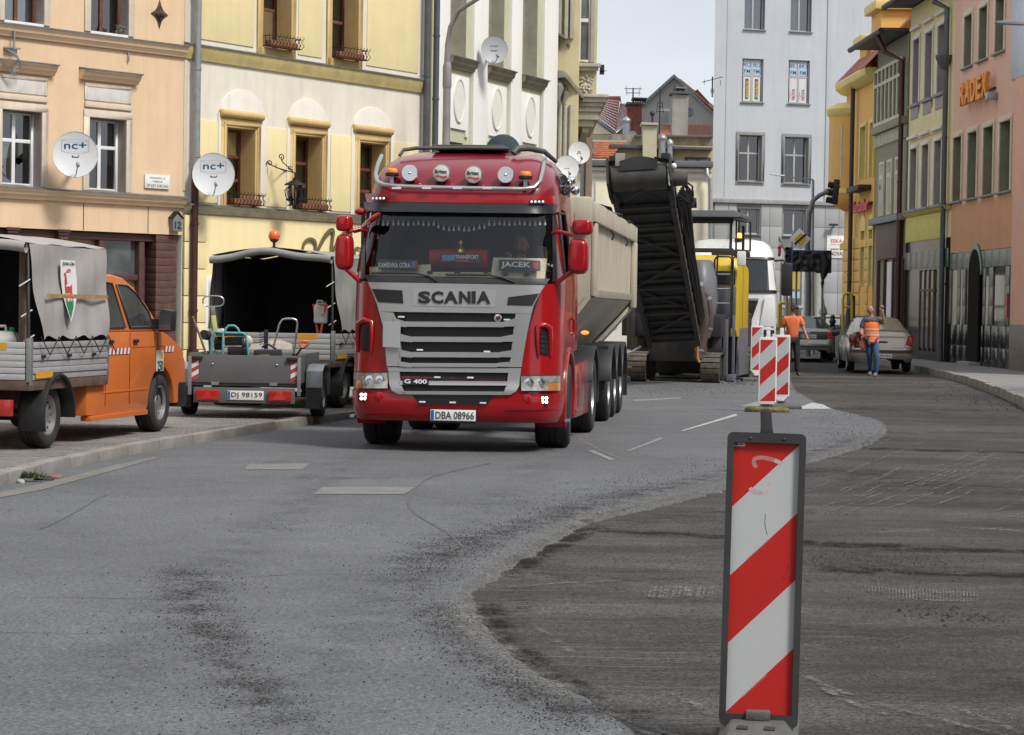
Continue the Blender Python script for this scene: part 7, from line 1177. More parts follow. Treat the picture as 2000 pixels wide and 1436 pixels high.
# crew cab pickups with tarpaulin beds
VW = wheel_mesh(.33, .23, .205, .06, 28, 5); BLKRIM = M('black_rim', (.03, .03, .032), .5, var=.2)
ALUB = M('alloy_board', (.50, .51, .52), .45, .4, var=.08, vs=4, streak=.2, dirt=.25, dirtcol=(.20, .18, .15)); RAIL = M('rusty_rail', (.10, .065, .05), .8, var=.35, vs=7)
def pickup(label, o, yaw, paint, tarpm, boards, rimf, hh=0., name='pickup_van', rail=None):
 t = thing(name, label, 'van', (o[0], o[1], .1), -yaw); W_ = 1.78
 low = [(1.02, .28), (2.86, .25)] + [(3.42 + .46 * math.cos(a), .31 + .44 * math.sin(a)) for a in [math.pi - math.pi * k / 10 for k in range(11)]] + [(4.22, .30), (4.30, .50), (4.26, .80), (4.10, .97), (3.62, 1.12), (3.40, 1.16), (1.50, 1.16), (1.50, .62), (1.02, .60)]
 part('body', MB().prism([(0, a, b) for a, b in low], (-W_, 0, 0)), paint, t, bev=.03)
 up = [(1.52, 1.162), (3.46, 1.162), (3.05, 1.47), (2.72, 1.66), (2.45, 1.755), (2.1, 1.79), (1.52, 1.79)]; tb = lambda z: (z - 1.16) * .2
 A_ = [(-tb(b) - .012, a, b) for a, b in up]; B_ = [(-W_ + tb(b) + .012, a, b) for a, b in up]; n = len(up); tri = geometry.tessellate_polygon([[Vector(p) for p in A_]])
 part('cab', MB().add(A_ + B_, [tuple(q) for q in tri] + [tuple(i + n for i in reversed(q)) for q in tri] + [(i, (i + 1) % n, n + (i + 1) % n, n + i) for i in range(n)]), paint, t, bev=.045, seg=3)
 def pane(pts, nme, m):
  part(nme, MB().prism([(-tb(b) - .016 + .012, a, b) for a, b in pts], (.006, 0, 0)), m, t, smooth=0); part(nme + '_seal', MB().tube([(-tb(b) + .0, a, b) for a, b in pts + pts[:1]], .014, 6), BLKP, t, smooth=60)
 CG = M('car_glass', (.035, .045, .048), .04, var=.5, vs=2, spec=.7); pane([(1.56, 1.21), (2.20, 1.21), (2.02, 1.69), (1.56, 1.71)], 'rear_door_window', CG); pane([(2.36, 1.21), (3.12, 1.21), (3.06, 1.38), (2.76, 1.58), (2.50, 1.67), (2.17, 1.68)], 'door_window', CG)
 part('windscreen', MB().add([(-.12, 3.43, 1.19), (-W_ + .12, 3.43, 1.19), (-W_ + .22, 2.78, 1.655), (-.22, 2.78, 1.655)], [(0, 1, 2, 3)]).xf(Matrix.Translation((0, .012, .018))), CG, t, smooth=0)
 for y in (1.57, 2.33, 3.27): part('door_seam', MB().box(-.004, .003, y - .006, y + .006, .36, 1.15), BLKP, t, bev=0)
 part('sill_crease', MB().box(-.004, .006, 1.45, 2.92, .50, .52), paint, t, bev=.003); part('waist_crease', MB().box(-.004, .005, 1.5, 3.5, .985, .995), paint, t)
 for y in (1.70, 2.50): dh = part('door_handle', MB().box(.0, .028, y - .07, y + .07, 1.035, 1.075), BLKP, t, bev=.01)
 part('sill', MB().box(-.1, .02, 1.1, 2.9, .22, .275), paint, t, bev=.01); mr = part('wing_mirror', MB().loft([[(x, y + dy, z) for x, z in ((.05, 1.15), (.22, 1.16), (.23, 1.40), (.08, 1.42))] for y, dy in ((3.10, 0), (3.22, 0), (3.27, 0))]), BLKP, t, bev=.03); part('mirror_glass', MB().box(.07, .21, 3.09, 3.098, 1.18, 1.38), MATS['chrome'], mr); part('mirror_arm', MB().bar((-.05, 3.15, 1.24), (.1, 3.15, 1.24), .06, .12), BLKP, t)
 part('bumper', MB().box(-W_ - .01, .012, 4.0, 4.33, .26, .56), BLKP, t, bev=.05); part('wheel_well', MB().prism([(-.05, 3.42 + .43 * math.cos(a), .31 + .41 * math.sin(a)) for a in [math.pi * k / 10 for k in range(11)]], (-.5, 0, 0)), GRB, t)
 for y, rm in ((.0, RIM), (3.42, rimf)):
  put_wheel(t, VW, -.12, y, .33, 1, rim=rm); put_wheel(t, VW, -W_ + .12, y, .33, -1, rim=rm)
 y0, y1, xr, xl = -.68, 1.50, .06, -W_ - .06; zb_ = .70; part('bed_floor', MB().box(xl, xr, y0, y1, zb_ - .10, zb_), rail or RAIL, t, bev=.01); part('sub_frame', MB().box(-1.3, -.5, -.9, 1.5, .42, .6).cyl((-1.6, 0, .33), (-.15, 0, .33), .06), MATS['dark_steel'], t)
 for k in range(boards):
  z = zb_ + .004 + k * .38 / boards; hb = .38 / boards - .005; th = .03 if k else .045
  part('side_board', MB().box(xr - th, xr + (.012 if k % 2 else .0), y0 + .06, y1 - .05, z, z + hb), ALUB, t, bev=.006); part('side_board', MB().box(xl, xl + th, y0 + .06, y1 - .05, z, z + hb), ALUB, t, bev=.006); part('tail_board', MB().box(xl + .06, xr - .06, y0, y0 + th + (.01 if k % 2 else 0), z, z + hb), ALUB, t, bev=.006)
 for x in (xl, xr - .05):
  for y in (y0, y1 - .05): part('corner_post', MB().box(x, x + .055, y, y + .055, zb_ - .05, zb_ + .42), MATS['zinc'], t, bev=.008)
 for y in (-.4, .3, 1.0): part('latch', MB().box(xr + .013, xr + .035, y - .04, y + .04, zb_ + .22, zb_ + .25), MATS['dark_steel'], t)
 part('reflector_strip', MB().box(xr + .013, xr + .016, y0 + .1, y0 + .55, zb_ + .02, zb_ + .08), M('amber_strip', (.68, .34, .02), .4), t)
 for x in (xl + .1, xr - .55): part('reflector_strip', MB().box(x, x + .30, y0 - .003, y0 - .001, zb_ + .30, zb_ + .37), MATS['amber_strip'], t)
 for s in (-.02, -W_ + .02):
  part('mudguard', arc_strip(s - .13, s + .13, 0, .33, .40, .43, -5, 200, 14), BLKP, t, bev=.008); part('rear_lamp', MB().box(s - .22 if s > -1 else s, s if s > -1 else s + .22, -.98, -.90, .36, .52), MATS['red_glass'], t, bev=.01)
 part('rear_bar', MB().box(-1.6, -.2, -.95, -.89, .38, .5), MATS['dark_steel'], t, bev=.01)
 zt = zb_ + .42; zr = 2.05 + hh; zc = 2.17 + hh; hoops = link('tarp_frame', None, None, t)
 for y in (y0 + .05, y1 - .08): part('hoop', MB().tube([(xr - .04, y, zt - .3), (xr - .06, y, zr - .05), (xr - .3, y, zr + .03), ((xl + xr) / 2, y, zc - .02), (xl + .3, y, zr + .03), (xl + .06, y, zr - .05), (xl + .04, y, zt - .3)], .02, 8), MATS['dark_steel'], hoops, smooth=60)
 def fold(u, v, s): return .018 * math.sin(u * 19 + v * 3 + s) * v ** 1.5 + .012 * math.sin(u * 7 + v * 9)
 tp = part('tarpaulin', MB().grid(30, 14, lambda u, v: (xr + .015 - .05 * (1 - v) + fold(u, v, 0), lerp(y0 + .02 + .28 * v * v * (1 if u < .5 else 0) * (1 - u * 2), y1 - .04, u), lerp(zr, zt + .04 * math.sin(u * 12.6) ** 2 - .02, v))), tarpm, t, smooth=70)
 part('tarp_side', MB().grid(20, 8, lambda u, v: (xl - .015 + .05 * (1 - v) + fold(u, v, 2), lerp(y0 + .02, y1 - .04, u), lerp(zr, zt, v))), tarpm, tp, smooth=70)
 def roofx(u): return lerp(xl + .035, xr - .035, u), zr + (zc - zr) * (1 - abs(2 * u - 1) ** 1.6)
 part('tarp_roof', MB().grid(18, 10, lambda u, v: (roofx(u)[0], lerp(y0 - .03, y1 - .02, v), roofx(u)[1] + .012 - .015 * math.sin(v * 9.4) ** 2)), tarpm, tp, smooth=70); part('tarp_front', MB().grid(10, 4, lambda u, v: (roofx(u)[0], y1 - .03, lerp(roofx(u)[1], zt - .1, v))), tarpm, tp, smooth=70)
 part('rolled_flap', MB().grid(24, 10, lambda u, v: (roofx(u)[0], y0 - .06 - .055 * math.cos(v * 6.283), roofx(u)[1] - .06 - .02 * math.sin(u * 11) + .055 * math.sin(v * 6.283))), tarpm, tp, smooth=70)
 for k, (z_, a) in enumerate(((zr - .35, .4), (zr - .65, .5), (zr - .9, .5))): part('strap_end', MB().bar((xr - .02, y0 + .02 + .06 * k, z_), (xr - .12, y0 - .02 + .06 * k, z_ - .07), .04, .012), MATS['white_paint'], tp)
 for k in range(9): a, b = y0 + .15 + k * .235, y0 + .15 + (k + 1) * .235; zz = (zt + .01, zt - .17) if k % 2 == 0 else (zt - .17, zt + .01); part('elastic_cord', MB().tube([(xr + .05, a, zz[0]), (xr + .05, b, zz[1])], .006, 5), BLKP, tp)
 return t, (xr, xl, y0, y1, zb_, zt, zr, zc)
VANO = M('van_orange', (.60, .155, .032), .35, var=.06, vs=1.5, coat=.35, dirt=.16, dirtcol=(.28, .13, .07)); TARPG = M('grey_tarpaulin', (.36, .345, .335), .8, var=.08, vs=3, streak=.35, fine=.06, dirt=.3, dirtcol=(.22, .19, .165)); TARPW = M('dark_tarpaulin', (.27, .27, .265), .8, var=.12, vs=3, streak=.35)
van, (xr, xl, y0, y1, zb_, zt, zr, zc) = pickup('orange crew cab pickup with a grey tarpaulin bearing a red stag shield', (-4.67, 23.75), rad(10.5), VANO, TARPG, 6, BLKRIM)
RW = M('tape_red', (.42, .06, .05), .5); WWt = MATS['white_paint']
for y, n, y_end in ((1.60, 12, 2.30), (3.46, 6, 3.80)):
 for k in range(n): a = lerp(y, y_end, k / n); b = lerp(y, y_end, (k + 1) / n); part('warning_tape', MB().add([(.007, a, .915), (.007, b, .915), (.007, b + .02, .985), (.007, a + .02, .985)], [(0, 1, 2, 3)]), (RW, WWt)[k % 2], van, smooth=0)
stk = part('fleet_sticker', MB().box(.007, .009, 3.20, 3.45, .70, .94), M('sticker_pale', (.56, .62, .58), .5), van, smooth=0); letters('250', stk, (.010, 3.33, .76), (0, 1, 0), (0, 0, 1), MATS['ink'], .19, .12, .001, .02); part('sticker_crest', MB().box(.0095, .0105, 3.35, 3.42, .84, .92), STY, stk, smooth=0)
b = part('beacon', MB().lathe((-.35, 1.85, 1.80), (0, 0, 1), [(.08, 0), (.085, .04), (.07, .06)], 14).box(-1.4, -.3, 1.78, 1.92, 1.79, 1.82), BLKP, van); part('beacon_dome', MB().lathe((-.35, 1.85, 1.86), (0, 0, 1), [(.07, 0), (.07, .10), (.05, .14), (.001, .16)], 14), M('orange_dome', (.75, .14, .02), .25, coat=.4), b, smooth=60)
def tz(f): return lerp(zt, zr, f)
sy = lerp(y0, y1, .43); crest = link('crest', None, None, van); X0 = xr + .045
def cpoly(pts, dx, m, nme='crest_print'): return part(nme, MB().prism([(xr + .052 - .055 * (.17 + p[1] * .7) / (zr - zt) + dx, sy + p[0], zt + .17 + p[1] * .70) for p in pts], (.002, 0, 0)), m, crest, smooth=0)
cpoly([(-.19, .88), (.20, .88), (.235, .60), (.22, .36), (.12, .14), (.03, -.02), (-.06, .14), (-.17, .36), (-.21, .60)], 0, MATS['white_paint']); cpoly([(-.10, .28), (-.06, .30), (-.02, .27), (.02, .31), (.06, .28), (.11, .30), (.10, .20), (.02, .03), (-.06, .18)], .003, M('crest_green', (.02, .22, .09), .6)); CRR = M('crest_red', (.52, .06, .05), .6)
cpoly([(-.10, .50), (.03, .50), (.085, .53), (.085, .44), (.095, .28), (.08, .28), (.06, .40), (.045, .41), (.03, .28), (.015, .28), (.025, .40), (-.04, .41), (-.055, .28), (-.07, .28), (-.065, .40), (-.09, .42), (-.08, .28), (-.095, .28), (-.11, .43), (-.115, .56), (-.10, .66), (-.13, .655), (-.12, .69), (-.07, .70), (-.05, .60), (-.04, .54)], .003, CRR)
for k in range(3): cpoly([(-.07 + .02 * k, .70 + .018 * k), (.07, .71 + .02 * k), (.07, .72 + .02 * k), (-.07 + .02 * k, .71 + .018 * k)], .003, CRR)
letters('JELENIA GÓRA', crest, (X0 - .028, sy + .005, zt + .75), (0, 1, 0), (0, 0, 1), MATS['ink'], .33, .05, .001); part('strap_mark', MB().box(X0 - .016, X0 - .013, y0 + .35, y1 - .12, zt + .40, zt + .44), M('strap_tan', (.38, .22, .08), .8, var=.3, vs=20), crest, smooth=0)
part('wood_post', MB().box(-.12, -.05, y0 + .12, y0 + .19, zb_, zr), M('grey_wood', (.12, .085, .07), .85, var=.3, vs=9), van, bev=.006); part('bed_lining', MB().box(xl + .1, xr - .1, y1 - .12, y1 - .10, zb_, zr), MATS['cab_lining'], van)
def canister(label, p, w, d, h, mat, capm, rz=0.):
 t = thing('canister', label, 'canister', p, rz, 'plastic canisters on the vans'); part('body', MB().loft([[(sx * w * s, sy_ * d * s, z) for sx, sy_ in ((-.5, -.5), (.5, -.5), (.5, .5), (-.5, .5))] for z, s in ((0, .92), (.03, 1), (h * .78, 1), (h * .92, .7), (h * .93, .3))]), mat, t, bev=.02); part('cap', MB().cyl((w * .25, 0, h * .86), (w * .25, 0, h), .03, n=10), capm, t); part('handle', MB().tube([(-w * .3, 0, h * .85), (-w * .28, 0, h * 1.02), (w * .05, 0, h * 1.02), (w * .08, 0, h * .9)], .018, 6), mat, t); return t
def vloc(o, yaw, x, y, z): c, s = math.cos(yaw), math.sin(yaw); return (o[0] + x * c + y * s, o[1] - x * s + y * c, z + .1)
PLW = M('canister_white', (.55, .56, .55), .5, var=.08); canister('white plastic canister standing in the back of the orange pickup', vloc((-4.67, 23.75), rad(10.5), -.34, -.40, zb_), .32, .26, .52, PLW, M('cap_green', (.03, .3, .1), .4)); canister('cream plastic canister at the left edge behind the tailboard', vloc((-4.67, 23.75), rad(10.5), -.78, -.38, zb_), .36, .3, .50, M('canister_cream', (.5, .47, .38), .5), MATS['ink'])
canister('reddish plastic canister beside the timber post of the pickup', vloc((-4.67, 23.75), rad(10.5), -.20, -.10, zb_), .14, .22, .46, M('canister_red', (.3, .05, .04), .5), MATS['ink'])
van2, b2 = pickup('white crew cab pickup with an open dark grey tarpaulin behind the small trailer', (-2.43, 34.05), rad(14), M('van_white', (.66, .67, .67), .35, var=.05, coat=.3, dirt=.15), TARPW, 5, RIM, .12)
part('ridge_beacon', MB().lathe((-.89, -.60, b2[7] + .01), (0, 0, 1), [(.05, 0), (.02, .02), (.02, .07), (.055, .09), (.07, .12)], 14), BLKP, van2); part('ridge_beacon_dome', MB().lathe((-.89, -.60, b2[7] + .13), (0, 0, 1), [(.07, 0), (.085, .04), (.07, .10), (.03, .13), (.001, .135)], 16), MATS['orange_dome'], van2, smooth=60); part('bed_lining', MB().box(b2[1] + .08, b2[0] - .08, b2[3] - .12, b2[3] - .10, b2[4], b2[6]).box(b2[1] + .08, b2[1] + .1, b2[2] + .4, b2[3], b2[4], b2[6]), MATS['room_dark'], van2)
canister('white canister with a green cap inside the white pickup', vloc((-2.43, 34.05), rad(14), -.25, -.35, 1.22), .2, .18, .32, PLW, MATS['cap_green'])
t = thing('folding_trestle', 'orange folding trestle leaning in the back of the white pickup', 'trestle', vloc((-2.43, 34.05), rad(14), -.22, -.42, zb_ + .36), -rad(14)); OT = M('trestle_orange', (.5, .09, .03), .5, var=.1)
for a, b in (((-.12, 0, .42), (-.05, .02, -.05)), ((.06, 0, .42), (-.03, .02, -.05)), ((-.14, 0, .43), (.10, 0, .43)), ((-.09, 0, .28), (.03, 0, .28))): part('bar', MB().bar(a, b, .03, .02), OT, t)
# small flatbed trailer with tools
ct = thing('cargo_trailer', 'small grey two wheeled trailer loaded with tools', 'trailer', (-3.47, 30.45, .1), -rad(2)); ZB = M('trailer_grey', (.135, .14, .145), .6, .2, var=.12, vs=2.5, dirt=.3, dirtcol=(.09, .085, .08))
part('tail_board', MB().box(-.70, .70, 0, .03, .46, .82), ZB, ct, bev=.006); part('front_board', MB().box(-.70, .70, 2.0, 2.03, .46, .82), ZB, ct, bev=.006); part('floor', MB().box(-.70, .70, 0.03, 2.0, .42, .46), ZB, ct)
for s in (-1, 1):
 part('side_board', MB().box(*sorted((s * .70, s * .73)), -.01, 2.03, .46, .84), ZB, ct, bev=.006); part('corner_post', MB().box(*sorted((s * .69, s * .735)), -.03, .0, .30, .80), MATS['zinc'], ct, bev=.004); part('board_latch', MB().box(*sorted((s * .55, s * .69)), -.035, -.003, .76, .80), MATS['dark_steel'], ct, bev=.006); part('hinge', MB().box(s * .38 - .05, s * .38 + .05, -.03, 0, .43, .47), MATS['zinc'], ct)
 for k in range(5): part('hazard_stripe', MB().add([(s * .645 - .045, -.004, .47 + k * .056), (s * .645 + .045, -.004, .47 + k * .056 + .05), (s * .645 + .045, -.004, .47 + k * .056 + .106), (s * .645 - .045, -.004, .47 + k * .056 + .056)], [(0, 1, 2, 3)]), (RW, WWt)[k % 2], ct, smooth=0)
 put_wheel(ct, VW, s * .86, .85, .29, s).scale = (.75, .88, .88); part('mudguard', MB().prism([(s * .75, y, z) for y, z in ((.40, .28), (.42, .62), (.62, .70), (1.08, .70), (1.28, .62), (1.30, .28), (1.28, .28), (1.25, .60), (1.06, .67), (.64, .67), (.45, .6), (.42, .28))], (s * .22, 0, 0)), MATS['zinc'], ct, bev=.006); part('mud_flap', MB().box(*sorted((s * .76, s * .96)), .38, .40, .12, .40), MATS['rubber'], ct)
 lp_ = part('rear_lamp', MB().box(s * .47 - .15, s * .47 + .15, -.06, -.02, .23, .37), MATS['red_glass'], ct, bev=.012); part('triangle', MB().prism([(s * .47 + (0 if s < 0 else -.02) - .08, -.065, .25), (s * .47 + .08, -.065, .25), (s * .47, -.065, .36)], (0, .004, 0)), M('reflector_red', (.55, .03, .03), .2, coat=.5), lp_)
 part('bolt', MB().ball((s * .42, -.004, .70), .012, 8, 5), MATS['steel'], ct)
part('lamp_bar', MB().box(-.66, .66, -.018, .02, .20, .40), ZB, ct, bev=.006); plate(ct, (.02, -.03, .30), (1, 0, 0), (0, 0, 1), .47, .12, 'DJ 98159', band=.07); part('axle', MB().cyl((-.8, .85, .29), (.8, .85, .29), .04), MATS['dark_steel'], ct); part('drawbar', MB().bar((0, 2.0, .4), (0, 3.2, .42), .08, .08), MATS['dark_steel'], ct); w_ = put_wheel(ct, VW, -.15, .45, .27, 1); w_.rotation_euler = (0, rad(90), 0); w_.name = 'spare_wheel'
TP = lambda px, py, Y=31.3: atY(px, py, Y)
def tool(name, label, cat, base): return thing(name, label, cat, base[:], 0, 'tools in the small trailer')
def tpart(name, mb, mat, root, **k): return part(name, mb.xf(Matrix.Translation(root.location).inverted()), mat, root, **k)
Zt = lambda x, y: (x / 7.143 + 360, y / 7.143 + 560)
TEAL = M('teal_frame', (.10, .33, .34), .45, var=.08); t = tool('generator', 'teal framed generator with a black engine standing in the small trailer', 'generator', TP(447, 690))
for pts in (((370, 940), (400, 660), (430, 630), (540, 640), (535, 940)), ((540, 645), (820, 650), (860, 680), (895, 950)), ((570, 640), (575, 590), (620, 545), (700, 545), (750, 590), (770, 645))): tpart('tube_frame', MB().tube([TP(*Zt(x, y)) for x, y in pts], .016, 8), TEAL, t, smooth=60)
tpart('tank', MB().prism([TP(*Zt(x, y), 31.32) for x, y in ((430, 640), (840, 650), (830, 695), (440, 690))], (0, .4, 0)), TEAL, t, bev=.01); tpart('engine', MB().prism([TP(*Zt(x, y), 31.35) for x, y in ((560, 705), (800, 705), (815, 820), (560, 825))], (0, .3, 0)).prism([TP(*Zt(x, y), 31.36) for x, y in ((600, 840), (870, 850), (880, 960), (600, 960))], (0, .3, 0)), BLKP, t, bev=.02); tpart('alternator', MB().cyl(TP(*Zt(425, 790), 31.5), TP(*Zt(540, 790), 31.5), .09, n=16), MATS['dark_steel'], t)
t = tool('hand_truck', 'pump handled trolley with a looped grip and yellow shaft in the trailer', 'trolley', TP(415, 690, 31.9)); c0 = Zt(405, 205); tpart('loop_handle', MB().tube([TP(c0[0] + 20.5 * math.copysign(abs(math.cos(a)) ** .7, math.cos(a)), c0[1] + 10.5 * math.copysign(abs(math.sin(a)) ** .7, math.sin(a)), 31.9) for a in [2 * math.pi * k / 28 for k in range(29)]], .011, 6), MATS['steel'], t, smooth=60)
tpart('shaft_grey', MB().bar(TP(*Zt(395, 270), 31.9), TP(*Zt(408, 400), 31.9), .055, .04), MATS['zinc'], t, bev=.006); tpart('shaft', MB().bar(TP(*Zt(405, 400), 31.9), TP(*Zt(440, 650), 31.9), .06, .04), M('shaft_yellow', (.62, .60, .22), .5, var=.1), t, bev=.006); tpart('wheel', MB().cyl(TP(*Zt(270, 670), 31.7), TP(*Zt(320, 680), 31.8), .066, n=16), MATS['rubber'], t, smooth=40); tpart('fork', MB().tube([TP(*Zt(310, 650), 31.8), TP(*Zt(345, 690), 31.8), TP(*Zt(365, 930), 31.8)], .018, 6), MATS['dark_steel'], t)
t = tool('broom', 'wooden tool handle leaning over the left corner of the trailer', 'tool', TP(400, 690)); tpart('handle', MB().tube([TP(*Zt(120, 435)), TP(*Zt(200, 640)), TP(*Zt(305, 940))], .016, 8), M('old_wood', (.17, .12, .07), .8, var=.25, vs=10), t, smooth=60); tpart('end_knob', MB().ball(TP(*Zt(120, 432)), .019, 8, 6), MATS['old_wood'], t)
t = tool('barrow_handle', 'bent steel tube push handle standing up in the trailer', 'tool', TP(555, 690)); tpart('tube', MB().tube([TP(*Zt(x, y)) for x, y in ((1245, 830), (1330, 520), (1370, 460), (1420, 448), (1510, 448), (1560, 465), (1580, 520), (1525, 940))], .014, 8), MATS['steel'], t, smooth=60); tpart('foot', MB().ball(TP(*Zt(1525, 945)), .022, 8, 6), BLKP, t)
t = tool('spade', 'spade with an orange d shaped grip at the right of the trailer', 'spade', TP(585, 690)); tpart('grip', MB().tube([TP(*Zt(x, y)) for x, y in ((1625, 840), (1610, 790), (1630, 760), (1730, 765), (1725, 810), (1660, 855), (1625, 840))], .018, 8), M('grip_orange', (.72, .18, .03), .45), t, smooth=60); tpart('shaft', MB().tube([TP(*Zt(1640, 850)), TP(*Zt(1540, 990))], .014, 8), BLKP, t)
t = tool('rake_head', 'black brush head with curved tines standing in the trailer', 'tool', TP(518, 690)); tpart('stock', MB().bar(TP(*Zt(1140, 600)), TP(*Zt(1140, 870)), .055, .03), BLKP, t, bev=.005)
for k in range(6): y = 640 + k * 33; tpart('tine', MB().tube([TP(*Zt(1130, y)), TP(*Zt(1075, y - 8)), TP(*Zt(1048, y + 14))], .006, 5), MATS['dark_steel'], t)
t = tool('tool_case', 'black case with small yellow lettering behind the tailboard', 'case', TP(520, 692)); tpart('case', MB().prism([TP(*Zt(x, y), 31.0) for x, y in ((965, 885), (1310, 880), (1320, 1000), (965, 1000))], (0, .5, 0)), M('case_black', (.03, .032, .035), .5), t, bev=.015); letters('▲ NORBAR' if 0 else 'A NORMAG', t, TP(*Zt(1120, 957), 30.99) - t.location, (1, 0, 0), (0, 0, 1), M('case_yellow', (.6, .45, .05), .5), .14, .022, .001)
t = tool('sack', 'pale cloth sack lying at the back of the trailer', 'sack', TP(560, 690, 31.7)); tpart('sack_body', MB().grid(18, 10, lambda u, v: TP(*Zt(lerp(800, 1500, u), lerp(870, 760 + 40 * math.sin(u * 7), math.sin(v * 3.14) * .9)), 31.55 + .5 * v)), M('sack_cloth', (.34, .30, .25), .9, var=.2, vs=8), t, smooth=70); tpart('sack_tie', MB().ball(TP(*Zt(880, 760), 31.6), .06, 8, 6, (1.2, 1, 1.3)), M('sack_white', (.55, .52, .42), .9), t)
t = tool('hose', 'short black hose curling beside the tool case', 'hose', TP(525, 690)); tpart('pipe', MB().tube([TP(*Zt(x, y), 31.2) for x, y in ((1080, 850), (1160, 800), (1220, 830), (1280, 870))], .016, 8), BLKP, t, smooth=60)
# parked cars
CW = wheel_mesh(.31, .20, .20, .04, 24, 5)
def car(label, loc, rotz, paint, st, name='car', rim=RIM, ww=.86):
 t = thing(name, label, 'car', loc, rotz); body = MB(); gl = {'rear_window': MB(), 'windscreen': MB(), 'side_window': MB()}
 def prof(s):
  y, w, z0, zb, wr, zr = s; top = zr > zb + .08
  return [(w * .80, y, z0), (w * .95, y, z0 + .06), (w, y, lerp(z0, zb, .45)), (w * .985, y, lerp(z0, zb, .75)), (w * .94, y, zb), (wr, y, zr - (.05 if top else .005)), (wr * .82, y, zr), (0, y, zr + .025)]
 P = [prof(s) for s in st]; n = 8
 for k in range(len(st) - 1):
  a, b = st[k], st[k + 1]; ta, tb_ = a[5] > a[3] + .08, b[5] > b[3] + .08
  for i in range(n - 1):
   for sg in (1, -1):
    q = [(sg * p[0], p[1], p[2]) for p in (P[k][i], P[k][i + 1], P[k + 1][i + 1], P[k + 1][i])]
    tgt = body
    if i == 4 and (ta or tb_): tgt = gl['side_window'] if (ta and tb_) else body
    if i >= 5 and ta != tb_: tgt = gl['rear_window'] if tb_ else gl['windscreen']
    tgt.add(q, [(0, 1, 2, 3)])
 for e in (0, -1):
  pr = P[e]; body.add([(p[0], p[1], p[2]) for p in pr] + [(-p[0], p[1], p[2]) for p in reversed(pr)], [tuple(range(16))])
 part('body', body, paint, t, smooth=50)
 for k_, m in gl.items(): part(k_, m, M('saloon_glass', (.05, .06, .065), .05, var=.4, vs=2, spec=.8), t, smooth=50)
 L_ = st[-1][0]
 for y in (.85, L_ - .85):
  for s in (-1, 1):
   put_wheel(t, CW, s * (ww - .10), y, .31, s, rim=rim); part('wheel_arch', MB().prism([(s * (ww + .012), y + .36 * math.cos(a), .31 + .36 * math.sin(a)) for a in [math.pi * q / 10 for q in range(11)]], (-s * .3, 0, 0)), GRB, t)
 return t
BEI2 = M('beige_metallic', (.36, .32, .26), .28, .55, var=.04, coat=.6, dirt=.10); SLV2 = M('silver_metallic', (.30, .30, .29), .28, .6, var=.04, coat=.6, dirt=.08)
stM = [(0, .70, .36, .58, .55, .60), (.05, .80, .28, .66, .62, .70), (.12, .84, .24, .92, .70, .98), (.22, .86, .24, 1.00, .72, 1.08), (.55, .87, .22, 1.02, .70, 1.13), (1.15, .87, .20, 1.0, .60, 1.42), (1.8, .87, .20, .98, .62, 1.47), (2.4, .87, .20, .96, .60, 1.43), (3.2, .86, .20, .94, .66, .99), (3.9, .82, .22, .84, .62, .87), (4.25, .74, .26, .72, .55, .74), (4.40, .60, .32, .60, .45, .62)]
g1_ = ground(1716, 727); meg = car('beige saloon parked by the right kerb behind the waving man', (9.95, 63.2, 0), rad(-3), BEI2, stM)
part('bumper_strip', MB().loft([[(x, y, z) for z in (.52, .60)] for x, y in ((-.86, .35), (-.85, .10), (-.72, -.005), (0, -.03), (.72, -.005), (.85, .10), (.86, .35))], False, False), M('bumper_dark', (.06, .058, .055), .5), meg); plate(meg, (.02, -.045, .44), (1, 0, 0), (0, 0, 1), .52, .11, 'DJ 8476A', band=.07)
for s in (-1, 1): lp_ = part('rear_lamp', MB().prism([(s * .83, .075, .70), (s * .62, .035, .68), (s * .70, .085, .98), (s * .85, .14, 1.02), (s * .875, .25, .86)], (0, .03, 0)), MATS['red_glass'], meg, bev=.008); part('lamp_white', MB().prism([(s * .66, .032, .74), (s * .62, .030, .69), (s * .76, .04, .69)], (0, -.006, 0)), MATS['white_paint'], lp_)
part('boot_line', MB().tube([(-.60, .03, .66), (-.64, .09, .96), (.64, .09, .96), (.60, .03, .66), (-.60, .03, .66)], .006, 5), MATS['rubber'], meg); part('boot_handle', MB().box(-.16, .16, .05, .09, .80, .84), MATS['bumper_dark'], meg, bev=.01)
for s in (-1, 1): part('side_mirror', MB().ball((s * 1.0, 2.85, 1.02), .11, 10, 7, (1.1, .7, .8)), M('mirror_dark', (.05, .05, .05), .4), meg, smooth=60); part('b_pillar', MB().bar((s * .83, 1.95, .98), (s * .635, 1.9, 1.41), .06, .02), BEI2, meg); part('door_seam', MB().box(*sorted((s * .868, s * .874)), 1.3, 1.31, .35, .97).box(*sorted((s * .868, s * .874)), 2.3, 2.31, .35, .95), MATS['rubber'], meg); part('door_handle', MB().box(*sorted((s * .87, s * .89)), 1.55, 1.68, .82, .85), BEI2, meg)
stS = [(0, .70, .36, .56, .55, .58), (.06, .80, .28, .70, .64, .74), (.12, .82, .24, .95, .72, .97), (.2, .85, .22, 1.0, .76, 1.03), (.75, .86, .20, 1.0, .74, 1.06), (1.45, .86, .20, .98, .58, 1.42), (2.0, .86, .20, .97, .60, 1.45), (2.6, .86, .20, .95, .58, 1.42), (3.4, .85, .20, .93, .66, .97), (4.1, .82, .22, .84, .62, .86), (4.45, .72, .26, .70, .55, .72), (4.55, .60, .32, .60, .45, .62)]
